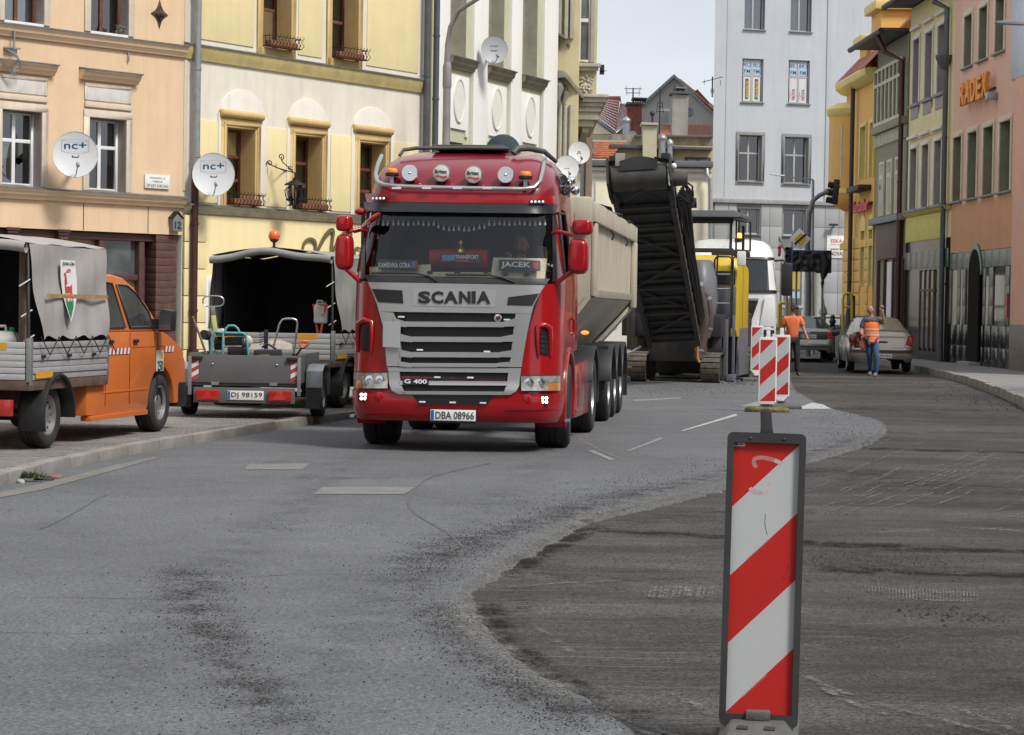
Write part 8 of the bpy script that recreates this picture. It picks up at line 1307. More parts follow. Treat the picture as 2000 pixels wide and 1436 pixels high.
sed = car('silver saloon seen from behind, left of the beige saloon', (9.62, 76.3, 0), rad(-4), SLV2, stS); part('boot_panel', MB().box(-.62, .62, .03, .10, .70, .96), M('boot_dark', (.10, .10, .095), .35, .4), sed, bev=.01); plate(sed, (0, .02, .80), (1, 0, 0), (0, 0, 1), .52, .12, 'DJ 0241A', band=.08)
for s in (-1, 1): part('rear_lamp', MB().prism([(s * .80, .06, .74), (s * .56, .03, .74), (s * .56, .06, .94), (s * .82, .11, .96)], (0, .03, 0)), MATS['red_glass'], sed, bev=.008); part('side_mirror', MB().ball((s * .98, 2.9, 1.0), .10, 8, 6), MATS['mirror_dark'], sed, smooth=60)
part('badge', MB().lathe((0, .02, .92), (0, -1, 0), [(.05, 0), (.045, .015), (.001, .016)], 14), MATS['chrome'], sed); part('bumper_strip', MB().box(-.78, .78, -.02, .03, .46, .50), MATS['bumper_dark'], sed, bev=.01)
# people
def skin(name, joints, edges, sub=2):
 me = bpy.data.meshes.new(name); names = list(joints); me.from_pydata([joints[k][0] for k in names], [(names.index(a), names.index(b)) for a, b in edges], [])
 o = bpy.data.objects.new(name, me); COL.objects.link(o); m = o.modifiers.new('skin', 'SKIN'); m.use_smooth_shade = True; m.branch_smoothing = .3; s = o.modifiers.new('sub', 'SUBSURF'); s.levels = s.render_levels = sub
 for i, k in enumerate(names):
  r = joints[k][1]; r = r if isinstance(r, tuple) else (r, r); me.skin_vertices[0].data[i].radius = r; me.skin_vertices[0].data[i].use_root = (i == 0)
 dg = bpy.context.evaluated_depsgraph_get(); out = bpy.data.meshes.new_from_object(o.evaluated_get(dg)); out.name = name; bpy.data.objects.remove(o); bpy.data.meshes.remove(me); return out
SKIN = M('skin_tone', (.40, .20, .135), .55, var=.06, vs=12); HAIR = M('dark_hair', (.03, .022, .018), .7)
def chain(d, e, names, pts, rs):
 for i, (n_, p, r) in enumerate(zip(names, pts, rs)):
  d[n_] = (p, r)
  if i: e.append((names[i - 1], n_))
def fingers(hand, direc, side, curl=.3):
 h = Vector(hand); d = Vector(direc).normalized(); s = Vector(side).normalized(); nrm = d.cross(s); out = []
 for k, (off, ln) in enumerate(((-.033, .065), (-.011, .078), (.011, .073), (.033, .055))):
  b = h + s * off + d * .03; out.append([b, b + d * ln * .5 + nrm * curl * .01, b + d * ln + nrm * curl * .05])
 b = h - s * .03 - d * .02; out.append([b, b - s * .03 + d * .02, b - s * .045 + d * .055]); return out
def person(label, loc, rz, J, cloth, head, group=None):
 t = thing('person', label, 'person', loc, rz, group); d, e = {}, []
 chain(d, e, ['pelvis', 'waist', 'chest', 'neck', 'head0'], [J['pelvis'], J['waist'], J['chest'], J['neck'], J['head']], [(.14, .11), (.13, .10), (.16, .11), .055, .07])
 for s in 'LR':
  chain(d, e, ['sh' + s, 'el' + s, 'wr' + s, 'ha' + s], [J['sh' + s], J['el' + s], J['wr' + s], J['ha' + s]], [.06, .045, .030, (.040, .022)]); e.append(('chest', 'sh' + s))
  chain(d, e, ['hip' + s, 'kn' + s, 'an' + s, 'toe' + s], [J['hip' + s], J['kn' + s], J['an' + s], J['toe' + s]], [.085, .058, .042, .035]); e.append(('pelvis', 'hip' + s))
 b = link('body', skin('body', d, e), SKIN, t)
 mb = MB(); hc = Vector(J['head']) + Vector((0, 0, .06)); f = Vector(head['face']).normalized(); sd = f.cross(Vector((0, 0, 1))).normalized()
 def hp(u, v):
  a = u * 2 * math.pi; ph = v * math.pi; p = Vector((math.cos(a) * math.sin(ph), math.sin(a) * math.sin(ph), math.cos(ph))); loc_ = sd * p.x * .075 + f * p.y * .095 + Vector((0, 0, p.z * .118))
  if p.z < 0: loc_ -= sd * p.x * .02 * -p.z; 
  return hc + loc_
 mb.grid(20, 14, hp); mb.ball(hc + f * .10 - Vector((0, 0, .012)), .020, 8, 6, (.8, .9, 1.2))
 for s in (-1, 1): mb.ball(hc + sd * s * .078 - Vector((0, 0, .005)), .024, 8, 6, (.5, .8, 1.2))
 hd = part('head', mb, SKIN, b, smooth=180)
 for s in (-1, 1): part('eye', MB().ball(hc + f * .088 + sd * s * .030 + Vector((0, 0, .018)), .011, 8, 6), MATS['ink'], b)
 part('mouth', MB().bar(hc + f * .09 - sd * .024 - Vector((0, 0, .05)), hc + f * .09 + sd * .024 - Vector((0, 0, .05)), .012, .014), M('lips', (.28, .09, .08), .5), b)
 for s in 'LR':
  hd_ = Vector(J['ha' + s]) - Vector(J['wr' + s]); side = head.get('palm' + s, hd_.cross(Vector((0, 1, 0))))
  for fg in fingers(J['ha' + s], hd_, side): part('finger', MB().tube(fg, [.011, .010, .006], 7), SKIN, b, smooth=180)
 for nme, keys, rs, mat in cloth:
  dd, ee = {}, []
  for ch in keys:
   for a, b_ in zip(ch, ch[1:]): ee.append((a, b_))
  for ch in keys:
   for k in ch: dd[k] = (J[k] if k in J else J[k[0]], rs[k])
  link(nme, skin(nme, dd, ee), mat, t)
 return t, hc, f, sd
def mixp(a, b, t): return tuple(Vector(a).lerp(Vector(b), t))
J = dict(pelvis=(0, 0, .95), waist=(0, 0, 1.10), chest=(.0, 0, 1.36), neck=(.01, 0, 1.52), head=(.03, -.01, 1.60), shL=(.19, .0, 1.43), elL=(.27, -.06, 1.16), wrL=(.34, -.16, .97), haL=(.37, -.19, .90), shR=(-.19, .0, 1.43), elR=(-.24, .02, 1.15), wrR=(-.22, -.04, .92), haR=(-.21, -.06, .84), hipL=(.09, 0, .90), knL=(.12, -.04, .50), anL=(.13, .0, .09), toeL=(.18, -.14, .04), hipR=(-.09, 0, .90), knR=(-.08, .02, .50), anR=(-.09, .08, .09), toeR=(-.05, -.07, .04))
J['slL'] = mixp(J['shL'], J['elL'], .75); J['slR'] = mixp(J['shR'], J['elR'], .75); J['hem'] = (0, 0, .86); J['collar'] = (.005, 0, 1.49)
TSO = M('tshirt_orange', (.72, .17, .06), .85, var=.08, vs=9, bump=.3, bs=18); TRD = M('dark_trousers', (.022, .022, .026), .9, var=.2, vs=8); SHO = M('shoe_dark', (.03, .028, .026), .7)
cl = [('t_shirt', [['collar', 'chest', 'waist', 'hem'], ['chest', 'shL', 'slL'], ['chest', 'shR', 'slR']], dict(collar=(.11, .085), chest=(.185, .13), waist=(.165, .125), hem=(.165, .125), shL=.085, shR=.085, slL=.075, slR=.075), TSO), ('trousers', [['pelvis', 'hipL', 'knL', 'anL'], ['pelvis', 'hipR', 'knR', 'anR']], dict(pelvis=(.15, .12), hipL=.11, hipR=.11, knL=.082, knR=.082, anL=.068, anR=.068), TRD), ('shoe', [['anL', 'toeL']], dict(anL=.055, toeL=.045), SHO), ('shoe', [['anR', 'toeR']], dict(anR=.055, toeR=.045), SHO)]
p1 = ground(1543, 733); wk, hc, f, sd = person('worker in orange t-shirt, dark trousers and black cap behind the far boards', (6.92, 58.0, 0), 0, J, cl, dict(face=(.75, -.65, 0)))
part('cap', MB().grid(18, 8, lambda u, v: hc + sd * math.cos(u * 6.283) * math.sin(v * 1.75) * .086 + f * math.sin(u * 6.283) * math.sin(v * 1.75) * .104 + Vector((0, 0, .02 + math.cos(v * 1.75) * .112))).grid(8, 3, lambda u, v: hc + sd * (u - .5) * .15 + f * (.085 + .09 * v * math.sin(u * 3.14)) + Vector((0, 0, .04 - .01 * v))), SHO, wk, smooth=180); part('ear_defender', MB().ball(hc + sd * .09, .045, 10, 7, (.7, .7, 1.1)).ball(hc - sd * .09, .045, 10, 7, (.7, .7, 1.1)), BLKP, wk, smooth=180)
J = dict(pelvis=(0, 0, .96), waist=(.0, 0, 1.10), chest=(.0, -.01, 1.36), neck=(-.02, -.02, 1.52), head=(-.04, -.05, 1.60), shL=(.19, .0, 1.43), elL=(.30, -.10, 1.33), wrL=(.24, -.20, 1.60), haL=(.23, -.22, 1.69), shR=(-.19, .0, 1.43), elR=(-.26, -.02, 1.16), wrR=(-.26, -.20, 1.05), haR=(-.24, -.27, 1.03), hipL=(.09, 0, .91), knL=(.12, -.16, .52), anL=(.12, -.10, .10), toeL=(.05, -.25, .045), hipR=(-.08, 0, .91), knR=(-.02, .02, .50), anR=(.03, .22, .14), toeR=(-.02, .12, .04))
J['slL'] = mixp(J['shL'], J['elL'], .85); J['slR'] = mixp(J['shR'], J['elR'], .85); J['hem'] = (0, 0, .90); J['collar'] = (-.01, -.015, 1.46)
VEST = M('hivis_orange', (.95, .20, .03), .7, var=.06, vs=6, emit=.0); TSB = M('tshirt_slate', (.09, .10, .14), .9, var=.1); JEANS = M('blue_jeans', (.045, .085, .17), .9, var=.25, vs=7, fine=.15, bump=.3, bs=14); SHG = M('shoe_grey', (.16, .15, .13), .8)
cl = [('t_shirt', [['chest', 'shL', 'slL'], ['chest', 'shR', 'slR']], dict(chest=(.17, .12), shL=.08, shR=.08, slL=.07, slR=.07), TSB), ('jeans', [['pelvis', 'hipL', 'knL', 'anL'], ['pelvis', 'hipR', 'knR', 'anR']], dict(pelvis=(.15, .12), hipL=.105, hipR=.105, knL=.08, knR=.08, anL=.065, anR=.065), JEANS), ('shoe', [['anL', 'toeL']], dict(anL=.055, toeL=.048), SHG), ('shoe', [['anR', 'toeR']], dict(anR=.055, toeR=.048), SHG)]
mn, hc, f, sd = person('bald man in orange hi-vis vest and blue jeans waving beside the beige car', (8.85, 57.9, 0), 0, J, cl, dict(face=(-.25, -1, 0), palmL=(1, 0, 0)))
part('hair_fringe', MB().grid(16, 4, lambda u, v: hc - f * math.sin(u * 3.1416) * .1 + sd * math.cos(u * 3.1416) * .080 + Vector((0, 0, -.05 + v * .07))), M('grey_hair', (.25, .22, .19), .8), mn, smooth=180)
vr = lambda z, k, a=.19, b=.14: [(math.cos(2 * math.pi * i / 24) * (a + k), -.008 + math.sin(2 * math.pi * i / 24) * (b + k) * (1 + .03 * math.sin(i * 2.6 + z * 20)), z) for i in range(24)]; part('vest', MB().loft([vr(.88, 0, .192, .145), vr(.98, 0), vr(1.1, 0, .185, .135), vr(1.25, 0, .195, .145), vr(1.36, 0, .20, .145), vr(1.44, 0, .175, .12), vr(1.49, 0, .11, .09)], False), VEST, mn, smooth=180)
for z in (1.03, 1.17): part('reflective_band', MB().loft([vr(z, .0), vr(z, .008), vr(z + .045, .008), vr(z + .045, .0)], False), M('reflective_grey', (.45, .45, .44), .4), mn, smooth=50)
jk = thing('jacket', 'brown jacket carried over the arm of the waving man', 'jacket', (8.85, 57.9, 0)); part('cloth', MB().grid(12, 12, lambda u, v: (-.42 + .34 * u + .03 * math.sin(v * 9), -.16 - .07 * math.sin(u * 6.283) - .03 * math.sin(v * 7 + u * 5), 1.10 - .42 * v * (1 - .35 * abs(u - .6)) + .03 * math.sin(u * 9))).grid(12, 10, lambda u, v: (-.42 + .30 * u + .02 * math.sin(v * 7), -.02 + .05 * math.sin(u * 7), 1.09 - .36 * v)), M('brown_cloth', (.115, .035, .024), .85, var=.2, vs=8), jk, smooth=180); part('sleeve', MB().tube([(-.40, -.1, 1.08), (-.50, -.12, .98), (-.50, -.14, .86)], [.06, .06, .05], 10), MATS['brown_cloth'], jk, smooth=180)
J = dict(pelvis=(.62, 1.22, 1.55), waist=(.62, 1.22, 1.70), chest=(.62, 1.18, 1.98), neck=(.62, 1.15, 2.16), head=(.62, 1.12, 2.24), shL=(.84, 1.14, 2.06), elL=(1.13, .95, 1.98), wrL=(1.02, .80, 2.02), haL=(.96, .76, 2.06), shR=(.40, 1.14, 2.06), elR=(.32, .95, 1.92), wrR=(.46, .76, 2.08), haR=(.50, .70, 2.14), hipL=(.72, 1.15, 1.52), knL=(.76, .75, 1.55), anL=(.76, .72, 1.2), toeL=(.76, .62, 1.16), hipR=(.52, 1.15, 1.52), knR=(.48, .75, 1.55), anR=(.48, .72, 1.2), toeR=(.48, .62, 1.16))
J['slL'] = mixp(J['shL'], J['elL'], .6); J['slR'] = mixp(J['shR'], J['elR'], .6); J['hem'] = J['pelvis']; J['collar'] = (.62, 1.16, 2.12)
person('driver in a pale t-shirt at the wheel of the red truck, elbow on the sill', (TO.x, TO.y, 0), -TA, J, [('t_shirt', [['collar', 'chest', 'waist', 'hem'], ['chest', 'shL', 'slL'], ['chest', 'shR', 'slR']], dict(collar=(.11, .09), chest=(.19, .13), waist=(.18, .14), hem=(.18, .14), shL=.085, shR=.085, slL=.07, slR=.07), M('tshirt_pale', (.42, .44, .46), .9, var=.1)), ('trousers', [['pelvis', 'hipL', 'knL', 'anL'], ['pelvis', 'hipR', 'knR', 'anR']], dict(pelvis=(.15, .12), hipL=.105, hipR=.105, knL=.08, knR=.08, anL=.065, anR=.065), TRD)], dict(face=(-.1, -1, 0)))
# striped guide boards
SRED = M('sign_red', (.46, .018, .014), .38, var=.05, vs=3, dirt=.10, dirtcol=(.22, .05, .04)); SWH = M('sign_white', (.46, .475, .48), .38, var=.03, dirt=.10, dirtcol=(.32, .31, .29)); FRM = M('rubber_frame', (.030, .030, .032), .6, var=.2, vs=6, dirt=.25, dirtcol=(.08, .075, .07))
def stripes(t, x0, x1, z0, z1, y, bounds, thick=.002):
 def clipz(z): return max(z0, min(z1, z))
 bl = [(z1 + 1, z1 + 1)] + bounds + [(z0 - 1, z0 - 1)]
 for k in range(len(bl) - 1):
  (a, b), (c, d) = bl[k], bl[k + 1]; poly = [(x0, a), (x1, b), (x1, d), (x0, c)]
  def clip(P, inside, cut):
   out = []
   for p, q in zip(P, P[1:] + P[:1]):
    if inside(p): out.append(p)
    if inside(p) != inside(q): out.append(cut(p, q))
   return out
  cutz = lambda zz: (lambda p, q: (lerp(p[0], q[0], (zz - p[1]) / (q[1] - p[1])), zz)); poly = clip(poly, lambda p: p[1] <= z1, cutz(z1)); poly = clip(poly, lambda p: p[1] >= z0, cutz(z0))
  if len(poly) > 2: part('stripe', MB().prism([(p[0], y, p[1]) for p in poly], (0, thick, 0)), (SRED, SWH)[k % 2], t, smooth=0)
def rrect(x0, x1, z0, z1, r, n=5):
 out = []
 for cx_, cz_, a0 in ((x1 - r, z1 - r, 0), (x0 + r, z1 - r, 90), (x0 + r, z0 + r, 180), (x1 - r, z0 + r, 270)): out += [(cx_ + r * math.cos(rad(a0 + 90 * k / n)), cz_ + r * math.sin(rad(a0 + 90 * k / n))) for k in range(n + 1)]
 return out
YB = 8.8; mpp = YB / FPX; cP = atY(1480.5, 1418, YB); bb = thing('guide_board', 'large red and white striped guide board in a black rubber frame, nearest the camera', 'road barrier', (cP.x, YB, cP.z), 0)
bb.rotation_euler = (rad(-2), rad(.75), rad(-4)); w_ = 76.5 * mpp; h_ = 575 * mpp
fx0, fx1, fz0, fz1 = -64 * mpp, 64 * mpp, 24 * mpp, 556 * mpp
outer = rrect(-w_, w_, 0, h_, .022); mb = MB(); n = len(outer); inner = rrect(fx0, fx1, fz0, fz1, .004)
for y, a, b in ((-.024, outer, inner), ):
 mb.add([(p[0], -.026, p[1]) for p in outer] + [(p[0], -.026, p[1]) for p in inner] + [(p[0], -.004, p[1]) for p in inner] + [(p[0], .03, p[1]) for p in outer], [(i, (i + 1) % n, n + (i + 1) % n, n + i) for i in range(n)] + [(n + i, n + (i + 1) % n, 2 * n + (i + 1) % n, 2 * n + i) for i in range(n)] + [(i, (i + 1) % n, 3 * n + (i + 1) % n, 3 * n + i) for i in range(n)] + [tuple(3 * n + i for i in range(n))])
part('rubber_frame', mb, FRM, bb, smooth=30); part('backing', MB().box(fx0 - .001, fx1 + .001, -.004, .002, fz0 - .001, fz1 + .001), FRM, bb, smooth=0)
fh = fz1 - fz0; U_ = fh / 1133
stripes(bb, fx0, fx1, fz0, fz1, -.0065, [(fz1 - 273 * U_, fz1 - 6 * U_), (fz1 - 560 * U_, fz1 - 290 * U_), (fz1 - 842 * U_, fz1 - 570 * U_), (fz1 - 1130 * U_, fz1 - 855 * U_)])
part('handle', MB().loft([[(x * s + dx, y, z) for x, y in ((-.022, -.016), (.022, -.016), (.022, .016), (-.022, .016))] for z, s, dx in ((h_ - .005, 1.15, 0), (h_ + .02, 1.0, -.002), (h_ + .075, .92, -.006), (h_ + .09, .8, -.007))]), FRM, bb, bev=.004)
for x in (-.062, .064):
 for z in (.011, h_ - .022): part('rivet', MB().lathe((x, -.026, z), (0, -1, 0), [(.0065, 0), (.006, .002), (.003, .004), (.0005, .0042)], 12), FRM, bb)
stk = part('inspection_label', MB().box(fx0 + .002, fx0 + .042, -.0072, -.0066, fz1 - .017, fz1 - .003), M('label_white', (.6, .6, .57), .5, var=.1), bb, smooth=0); part('label_print', MB().box(fx0 + .004, fx0 + .016, -.0077, -.0073, fz1 - .014, fz1 - .005), M('label_green', (.05, .2, .09), .5, var=.5, vs=200), stk, smooth=0); part('label_print', MB().box(fx0 + .019, fx0 + .034, -.0077, -.0073, fz1 - .012, fz1 - .007), M('label_dark', (.18, .08, .08), .5, var=.6, vs=300), stk, smooth=0)
SMG = M('glue_smear', (.42, .17, .15), .6, var=.2, vs=60); SMW = M('glue_smear_pale', (.48, .40, .36), .6, var=.2, vs=60); 
def smear(pts, r, m): part('glue_smear', MB().tube([(fx0 + x * mpp, -.0068, fz1 - z * mpp) for x, z in pts], r, 6).xf(Matrix.Translation((0, -.0068 * .0, 0))), m, bb, smooth=180)
for pts, m in ((((45, 50), (40, 40), (42, 33), (52, 30), (66, 31), (80, 34)), SMG), (((80, 34), (90, 38), (94, 42)), SMW), (((34, 90), (40, 96), (56, 98), (68, 92), (72, 80)), SMW)):
 c_ = smooth_poly(pts, 3); n = len(c_); A_, B_ = [], []
 for i, p in enumerate(c_): tt = (c_[min(i + 1, n - 1)] - c_[max(i - 1, 0)]).normalized(); A_.append((fx0 + (p.x - tt.y * 4) * mpp, -.0069, fz1 - (p.y + tt.x * 4) * mpp)); B_.append((fx0 + (p.x + tt.y * 4) * mpp, -.0069, fz1 - (p.y - tt.x * 4) * mpp))
 part('glue_smear', MB().add(A_ + B_, [(i, i + 1, n + i + 1, n + i) for i in range(n - 1)]), m, bb, smooth=0)
for pts in (((66, 140), (65, 158), (68, 172), (71, 181)), ((113, 236), (111, 246), (110, 256)), ((104, 262), (106, 268))): part('scratch', MB().tube([(fx0 + x * mpp, -.0068, fz1 - z * mpp) for x, z in pts], .0008, 5), MATS['ink'], bb)
for q0, q1, zz in (((30, 232), (78, 186), 0), ((30, 502), (78, 455), 0)):
 letters('ORALITE 5430 GR 2008', bb, (fx0 + (q0[0] + q1[0]) / 2 * mpp, -.0067, fz1 - (q0[1] + q1[1]) / 2 * mpp), (q1[0] - q0[0], 0, q0[1] - q1[1]), (-(q0[1] - q1[1]), 0, q1[0] - q0[0]), M('print_pale', (.5, .3, .28), .5), 64 * mpp, 2.6 * mpp, .0002)
bs = thing('board_base', 'grey recycled plastic foot under the large striped board', 'base', (cP.x, YB, -.05), rad(-8)); PLB = M('recycled_plastic', (.10, .10, .098), .8, var=.25, vs=12, bump=.4, bs=60)
part('foot', MB().loft([[(sx * a, sy_ * b, z) for sx, sy_ in ((-1, -1), (1, -1), (1, 1), (-1, 1))] for z, a, b in ((0, .15, .40), (.05, .15, .40), (.09, .12, .37), (.115, .10, .36))]), PLB, bs, bev=.008); part('socket', MB().box(-.045, .045, -.05, .05, .116, .15), PLB, bs, bev=.006)
for x in (-.05, .05): part('grip_slot', MB().box(x - .02, x + .02, -.25, -.19, .116, .122), FRM, bs, bev=.002)
part('tenon', MB().box(-.025, .025, -.02, .02, .14, cP.z + .06), FRM, bs, bev=.004)
def small_board(label, blabel, px, py, wpx, ztop_px, zbot_px, rz, Y, bmat, nl):
 c = atY(px, py, Y); s = Y / FPX; hw = wpx * s / 2; zt_ = atY(px, ztop_px, Y).z; zb2 = atY(px, zbot_px, Y).z
 t = thing('guide_board', label, 'road barrier', (c.x, Y, 0), rz, 'small striped guide boards'); part('panel', MB().prism([(p[0], -.02, p[1]) for p in rrect(-hw, hw, zb2, zt_, .02)], (0, .04, 0)), MATS['white_pvc'], t, bev=.004)
 stripes(t, -hw + .02, hw - .02, zb2 + .03, zt_ - .04, -.0235, [(lerp(zt_ - .04, zb2 + .03, a), lerp(zt_ - .04, zb2 + .03, b)) for a, b in nl], .003)
 part('lifting_tab', MB().box(-.03, .03, -.015, .015, zt_ - .01, zt_ + .11), MATS['white_pvc'], t, bev=.006); part('tenon', MB().prism([(-hw * .9, -.018, zb2 + .01), (hw * .9, -.018, zb2 + .01), (.05, -.018, zb2 - .07), (.05, -.018, .04), (-.05, -.018, .04), (-.05, -.018, zb2 - .07)], (0, .036, 0)), MATS['white_pvc'], t, bev=.003)
 f_ = thing('board_base', blabel, 'base', (c.x, Y, 0), rz, 'feet of the small boards'); part('foot', MB().loft([[(sx * a, sy_ * b, z) for sx, sy_ in ((-1, -1), (1, -1), (1, 1), (-1, 1))] for z, a, b in ((0, .34, .16), (.05, .34, .16), (.085, .30, .12))]), bmat, f_, bev=.01); part('socket', MB().box(-.09, .09, -.06, .06, .101, .13), bmat, f_, bev=.006); return t
NL = [(.235, -.03), (.49, .255), (.745, .51), (1.0, .77)]
small_board('striped board in front, second largest, just above the tall black framed board', 'yellow and black foot of the front small board', 1499.5, 720, 35, 659, 787, 0, 37.2, M('base_yellowblack', (.10, .085, .03), .7, var=.9, vs=9), NL); small_board('striped board half hidden behind the front small board', 'long dark foot of the half hidden small board', 1526, 715, 33, 654, 774, rad(-4), 38.6, PLB, NL); small_board('farthest striped board, standing beside the milling machine', 'dark foot of the farthest small board', 1478, 690, 24, 636, 725, rad(6), 53.5, PLB, NL)
# traffic light, signs, railings
Yt = 84.0; TP2 = lambda px, py, Y=Yt: atY(px, py, Y)
c = ground(1594, 690); t = thing('traffic_light', 'curved mast arm with a signal seen edge on, in front of the grey block', 'traffic light', (TP2(1578, 640).x, Yt, 0)); R2 = lambda px, py: TP2(px, py) - t.location
part('mast', MB().tube([(0, 0, 0), R2(1579, 560), R2(1577, 480), R2(1580, 420), R2(1588, 392), R2(1600, 382), R2(1622, 372), R2(1640, 364)], [.12, .11, .10, .09, .085, .08, .07, .06], 12), M('mast_grey', (.16, .165, .17), .5, .4, var=.1), t, smooth=60); part('signal_head', MB().loft([[R2(px, py) + Vector((0, y, 0)) for px, py in ((1623, 398), (1635, 400), (1640, 352), (1629, 350))] for y in (-.15, .15)]), BLKP, t, bev=.02); part('arm_joint', MB().ball(R2(1616, 375), .12, 10, 7), MATS['mast_grey'], t)
for k in range(3): part('visor', MB().lathe(R2(1623 + 2 * k, 392 - 15 * k), (-1, -.2, .15), [(.11, 0), (.11, .16), (.10, .16), (.10, 0)], 10), BLKP, t, smooth=50)
t = thing('street_lamp', 'thin silver street lamp with a flat arm before the grey block', 'street lamp', (TP2(1588, 640, 88).x, 88, 0)); R3 = lambda px, py: TP2(px, py, 88) - t.location
part('pole', MB().tube([(0, 0, 0), R3(1586, 500), R3(1588, 352)], [.09, .07, .05], 10), MATS['zinc'], t, smooth=60); part('arm', MB().bar(R3(1588, 351), R3(1526, 345), .07, .05), MATS['zinc'], t); part('lamp_head', MB().loft([[R3(px, py) + Vector((0, y, z)) for y, z in ((-.16, 0), (.16, 0), (.12, .05), (-.12, .05))] for px, py in ((1532, 345), (1520, 343.5), (1504, 341))]), M('lamp_white', (.6, .62, .62), .4), t, bev=.01)
t = thing('priority_sign', 'white and yellow diamond priority sign crossed by a black bar', 'sign', (TP2(1546, 640, 80).x, 80, 0)); R4 = lambda px, py, dy=0.: TP2(px, py, 80) - t.location + Vector((0, dy, 0))
part('panel', MB().prism([R4(*p) for p in ((1562, 446), (1584, 467), (1564, 488), (1542, 467))], (0, .04, 0)), MATS['plate_white'], t, bev=.008); part('yellow_field', MB().prism([R4(*p, -.012) for p in ((1564, 455.5), (1576, 468), (1563, 480), (1551, 467))], (0, .008, 0)), M('sign_yellow', (.72, .50, .03), .4), t); part('black_bar', MB().prism([R4(*p, -.022) for p in ((1573, 456), (1576, 459), (1553, 479), (1550, 476))], (0, .008, 0)), MATS['ink'], t); part('post', MB().cyl((0, .1, 0), R4(1546, 500, .1), .05, n=10).bar(R4(1546, 490, .08), R4(1563, 470, .05), .04, .03), MATS['zinc'], t); part('bracket_flag_pole', MB().cyl(R4(1546, 500, .1), R4(1549, 450, .1), .03, n=8), MATS['zinc'], t)
t = thing('signal', 'dark traffic signal head on a lattice post left of the covered sign', 'traffic light', (TP2(1538, 640, 79).x, 79, 0)); R5 = lambda px, py, dy=0.: TP2(px, py, 79) - t.location + Vector((0, dy, 0)); hd = part('signal_head', MB().box(*(lambda a, b: (a.x, b.x, -.15, .12, b.z, a.z))(R5(1533, 483), R5(1545, 530))), BLKP, t, bev=.03)
for k in range(3): p = R5(1538, 489 + 15 * k, -.15); part('lens', MB().lathe(p, (-.4, -1, 0), [(.085, 0), (.09, .02), (.06, .03), (.001, .035)], 12), M('dark_lens', (.03, .025, .02), .2), hd); part('visor', MB().grid(8, 1, lambda u, v, p=p: p + Vector((-.10 * math.cos(u * 3.14) - .05 * v, -.22 * v, .10 * math.sin(u * 3.14)))), BLKP, hd, smooth=60)
for px in (1536, 1544): p = R5(px, 600); part('post', MB().cyl((p.x, 0, 0), (p.x, 0, R5(px, 525).z), .045, n=8), MATS['zinc'], t)
t = thing('covered_sign', 'blue direction sign wrapped in black plastic foil', 'sign', (TP2(1606, 640, 79.5).x, 79.5, 0)); R6 = lambda px, py, dy=0.: TP2(px, py, 79.5) - t.location + Vector((0, dy, 0)); a, b = R6(1547, 488), R6(1624, 532); part('blue_panel', MB().box(a.x, b.x, .02, .06, b.z, a.z), M('sign_blue', (.03, .07, .26), .4), t, bev=.008)
part('foil', MB().grid(36, 14, lambda u, v: R6(lerp(1549, 1623, u) , lerp(491, 530 + (4 if u > .6 else 0), v), -.06 - .02 * 2 * noise.noise(Vector((u * 9, v * 4, 0))))), M('black_foil', (.012, .012, .013), .3, var=.2), t, smooth=60); part('foil_knot', MB().loft([[R6(px + w * math.cos(q), py + 2 * math.sin(q), -.05 + .1 * math.sin(q)) for q in [2 * math.pi * k / 10 for k in range(10)]] for px, py, w in ((1606, 495, 6), (1612, 520, 12), (1608, 540, 6), (1606, 548, 2.5), (1606, 553, 4), (1605, 560, 1))]), MATS['black_foil'], t, smooth=60)
for px in (1555, 1606): p = R6(px, 600); part('post', MB().cyl((p.x, .1, 0), (p.x, .1, R6(px, 490).z), .04, n=8), MATS['zinc'], t)
t = thing('flag', 'small white and red flag on a short staff', 'flag', TP2(1527, 500, 80)[:]); R7 = lambda px, py: TP2(px, py, 80) - t.location; part('staff', MB().cyl(R7(1538, 505), R7(1521, 462), .02, n=6), MATS['zinc'], t); part('cloth', MB().grid(4, 8, lambda u, v: R7(lerp(1520.5, 1525 + 2 * v, u), lerp(466, 482, v)) + Vector((0, .05 * math.sin(v * 6), 0))), M('flag_white', (.65, .65, .65), .8), t, smooth=60); part('cloth_red', MB().grid(4, 8, lambda u, v: R7(lerp(1519.5, 1527 - 3 * v, u), lerp(482, 501, v)) + Vector((0, .05 * math.sin(v * 6 + 1), 0))), M('flag_red', (.5, .03, .06), .8), t, smooth=60)
YLR = M('railing_yellow', (.68, .50, .03), .4, var=.06)
def railing(label, pts, Y, bars):
 o = TP2(pts[0][0], pts[0][1], Y); t = thing('railing', label, 'railing', (o.x, Y, 0), 0, 'yellow pedestrian railings'); part('hoop', MB().tube([TP2(px, py, Y) - t.location for px, py in pts], .05, 8), YLR, t, smooth=60)
 for a, b in bars: part('bar', MB().cyl(TP2(*a, Y) - t.location, TP2(*b, Y) - t.location, .035, n=8), YLR, t)
railing('yellow hoop railing against the orange house corner', ((1646, 645), (1646, 583), (1649, 575), (1656, 573), (1662, 574), (1664, 590), (1664, 640)), 82, [((1646, 600), (1664, 600))]); railing('yellow railing with uprights half hidden behind the worker', ((1521, 640), (1521, 596), (1525, 592), (1540, 592), (1554, 594), (1557, 600), (1557, 640)), 81, [((1526, 593), (1526, 640)), ((1540, 593), (1540, 640))])
o = TP2(1626, 640, 82); t = thing('bollard', 'black cast iron bollard left of the beige car', 'bollard', (o.x, 82, 0)); part('shaft', MB().lathe((0, 0, 0), (0, 0, 1), [(.13, 0), (.13, .15), (.10, .2), (.09, 1.2), (.12, 1.24), (.12, 1.3), (.07, 1.38)], 12), BLKP, t, smooth=40); part('finial', MB().ball((0, 0, 1.42), .09, 10, 7), BLKP, t, smooth=60)
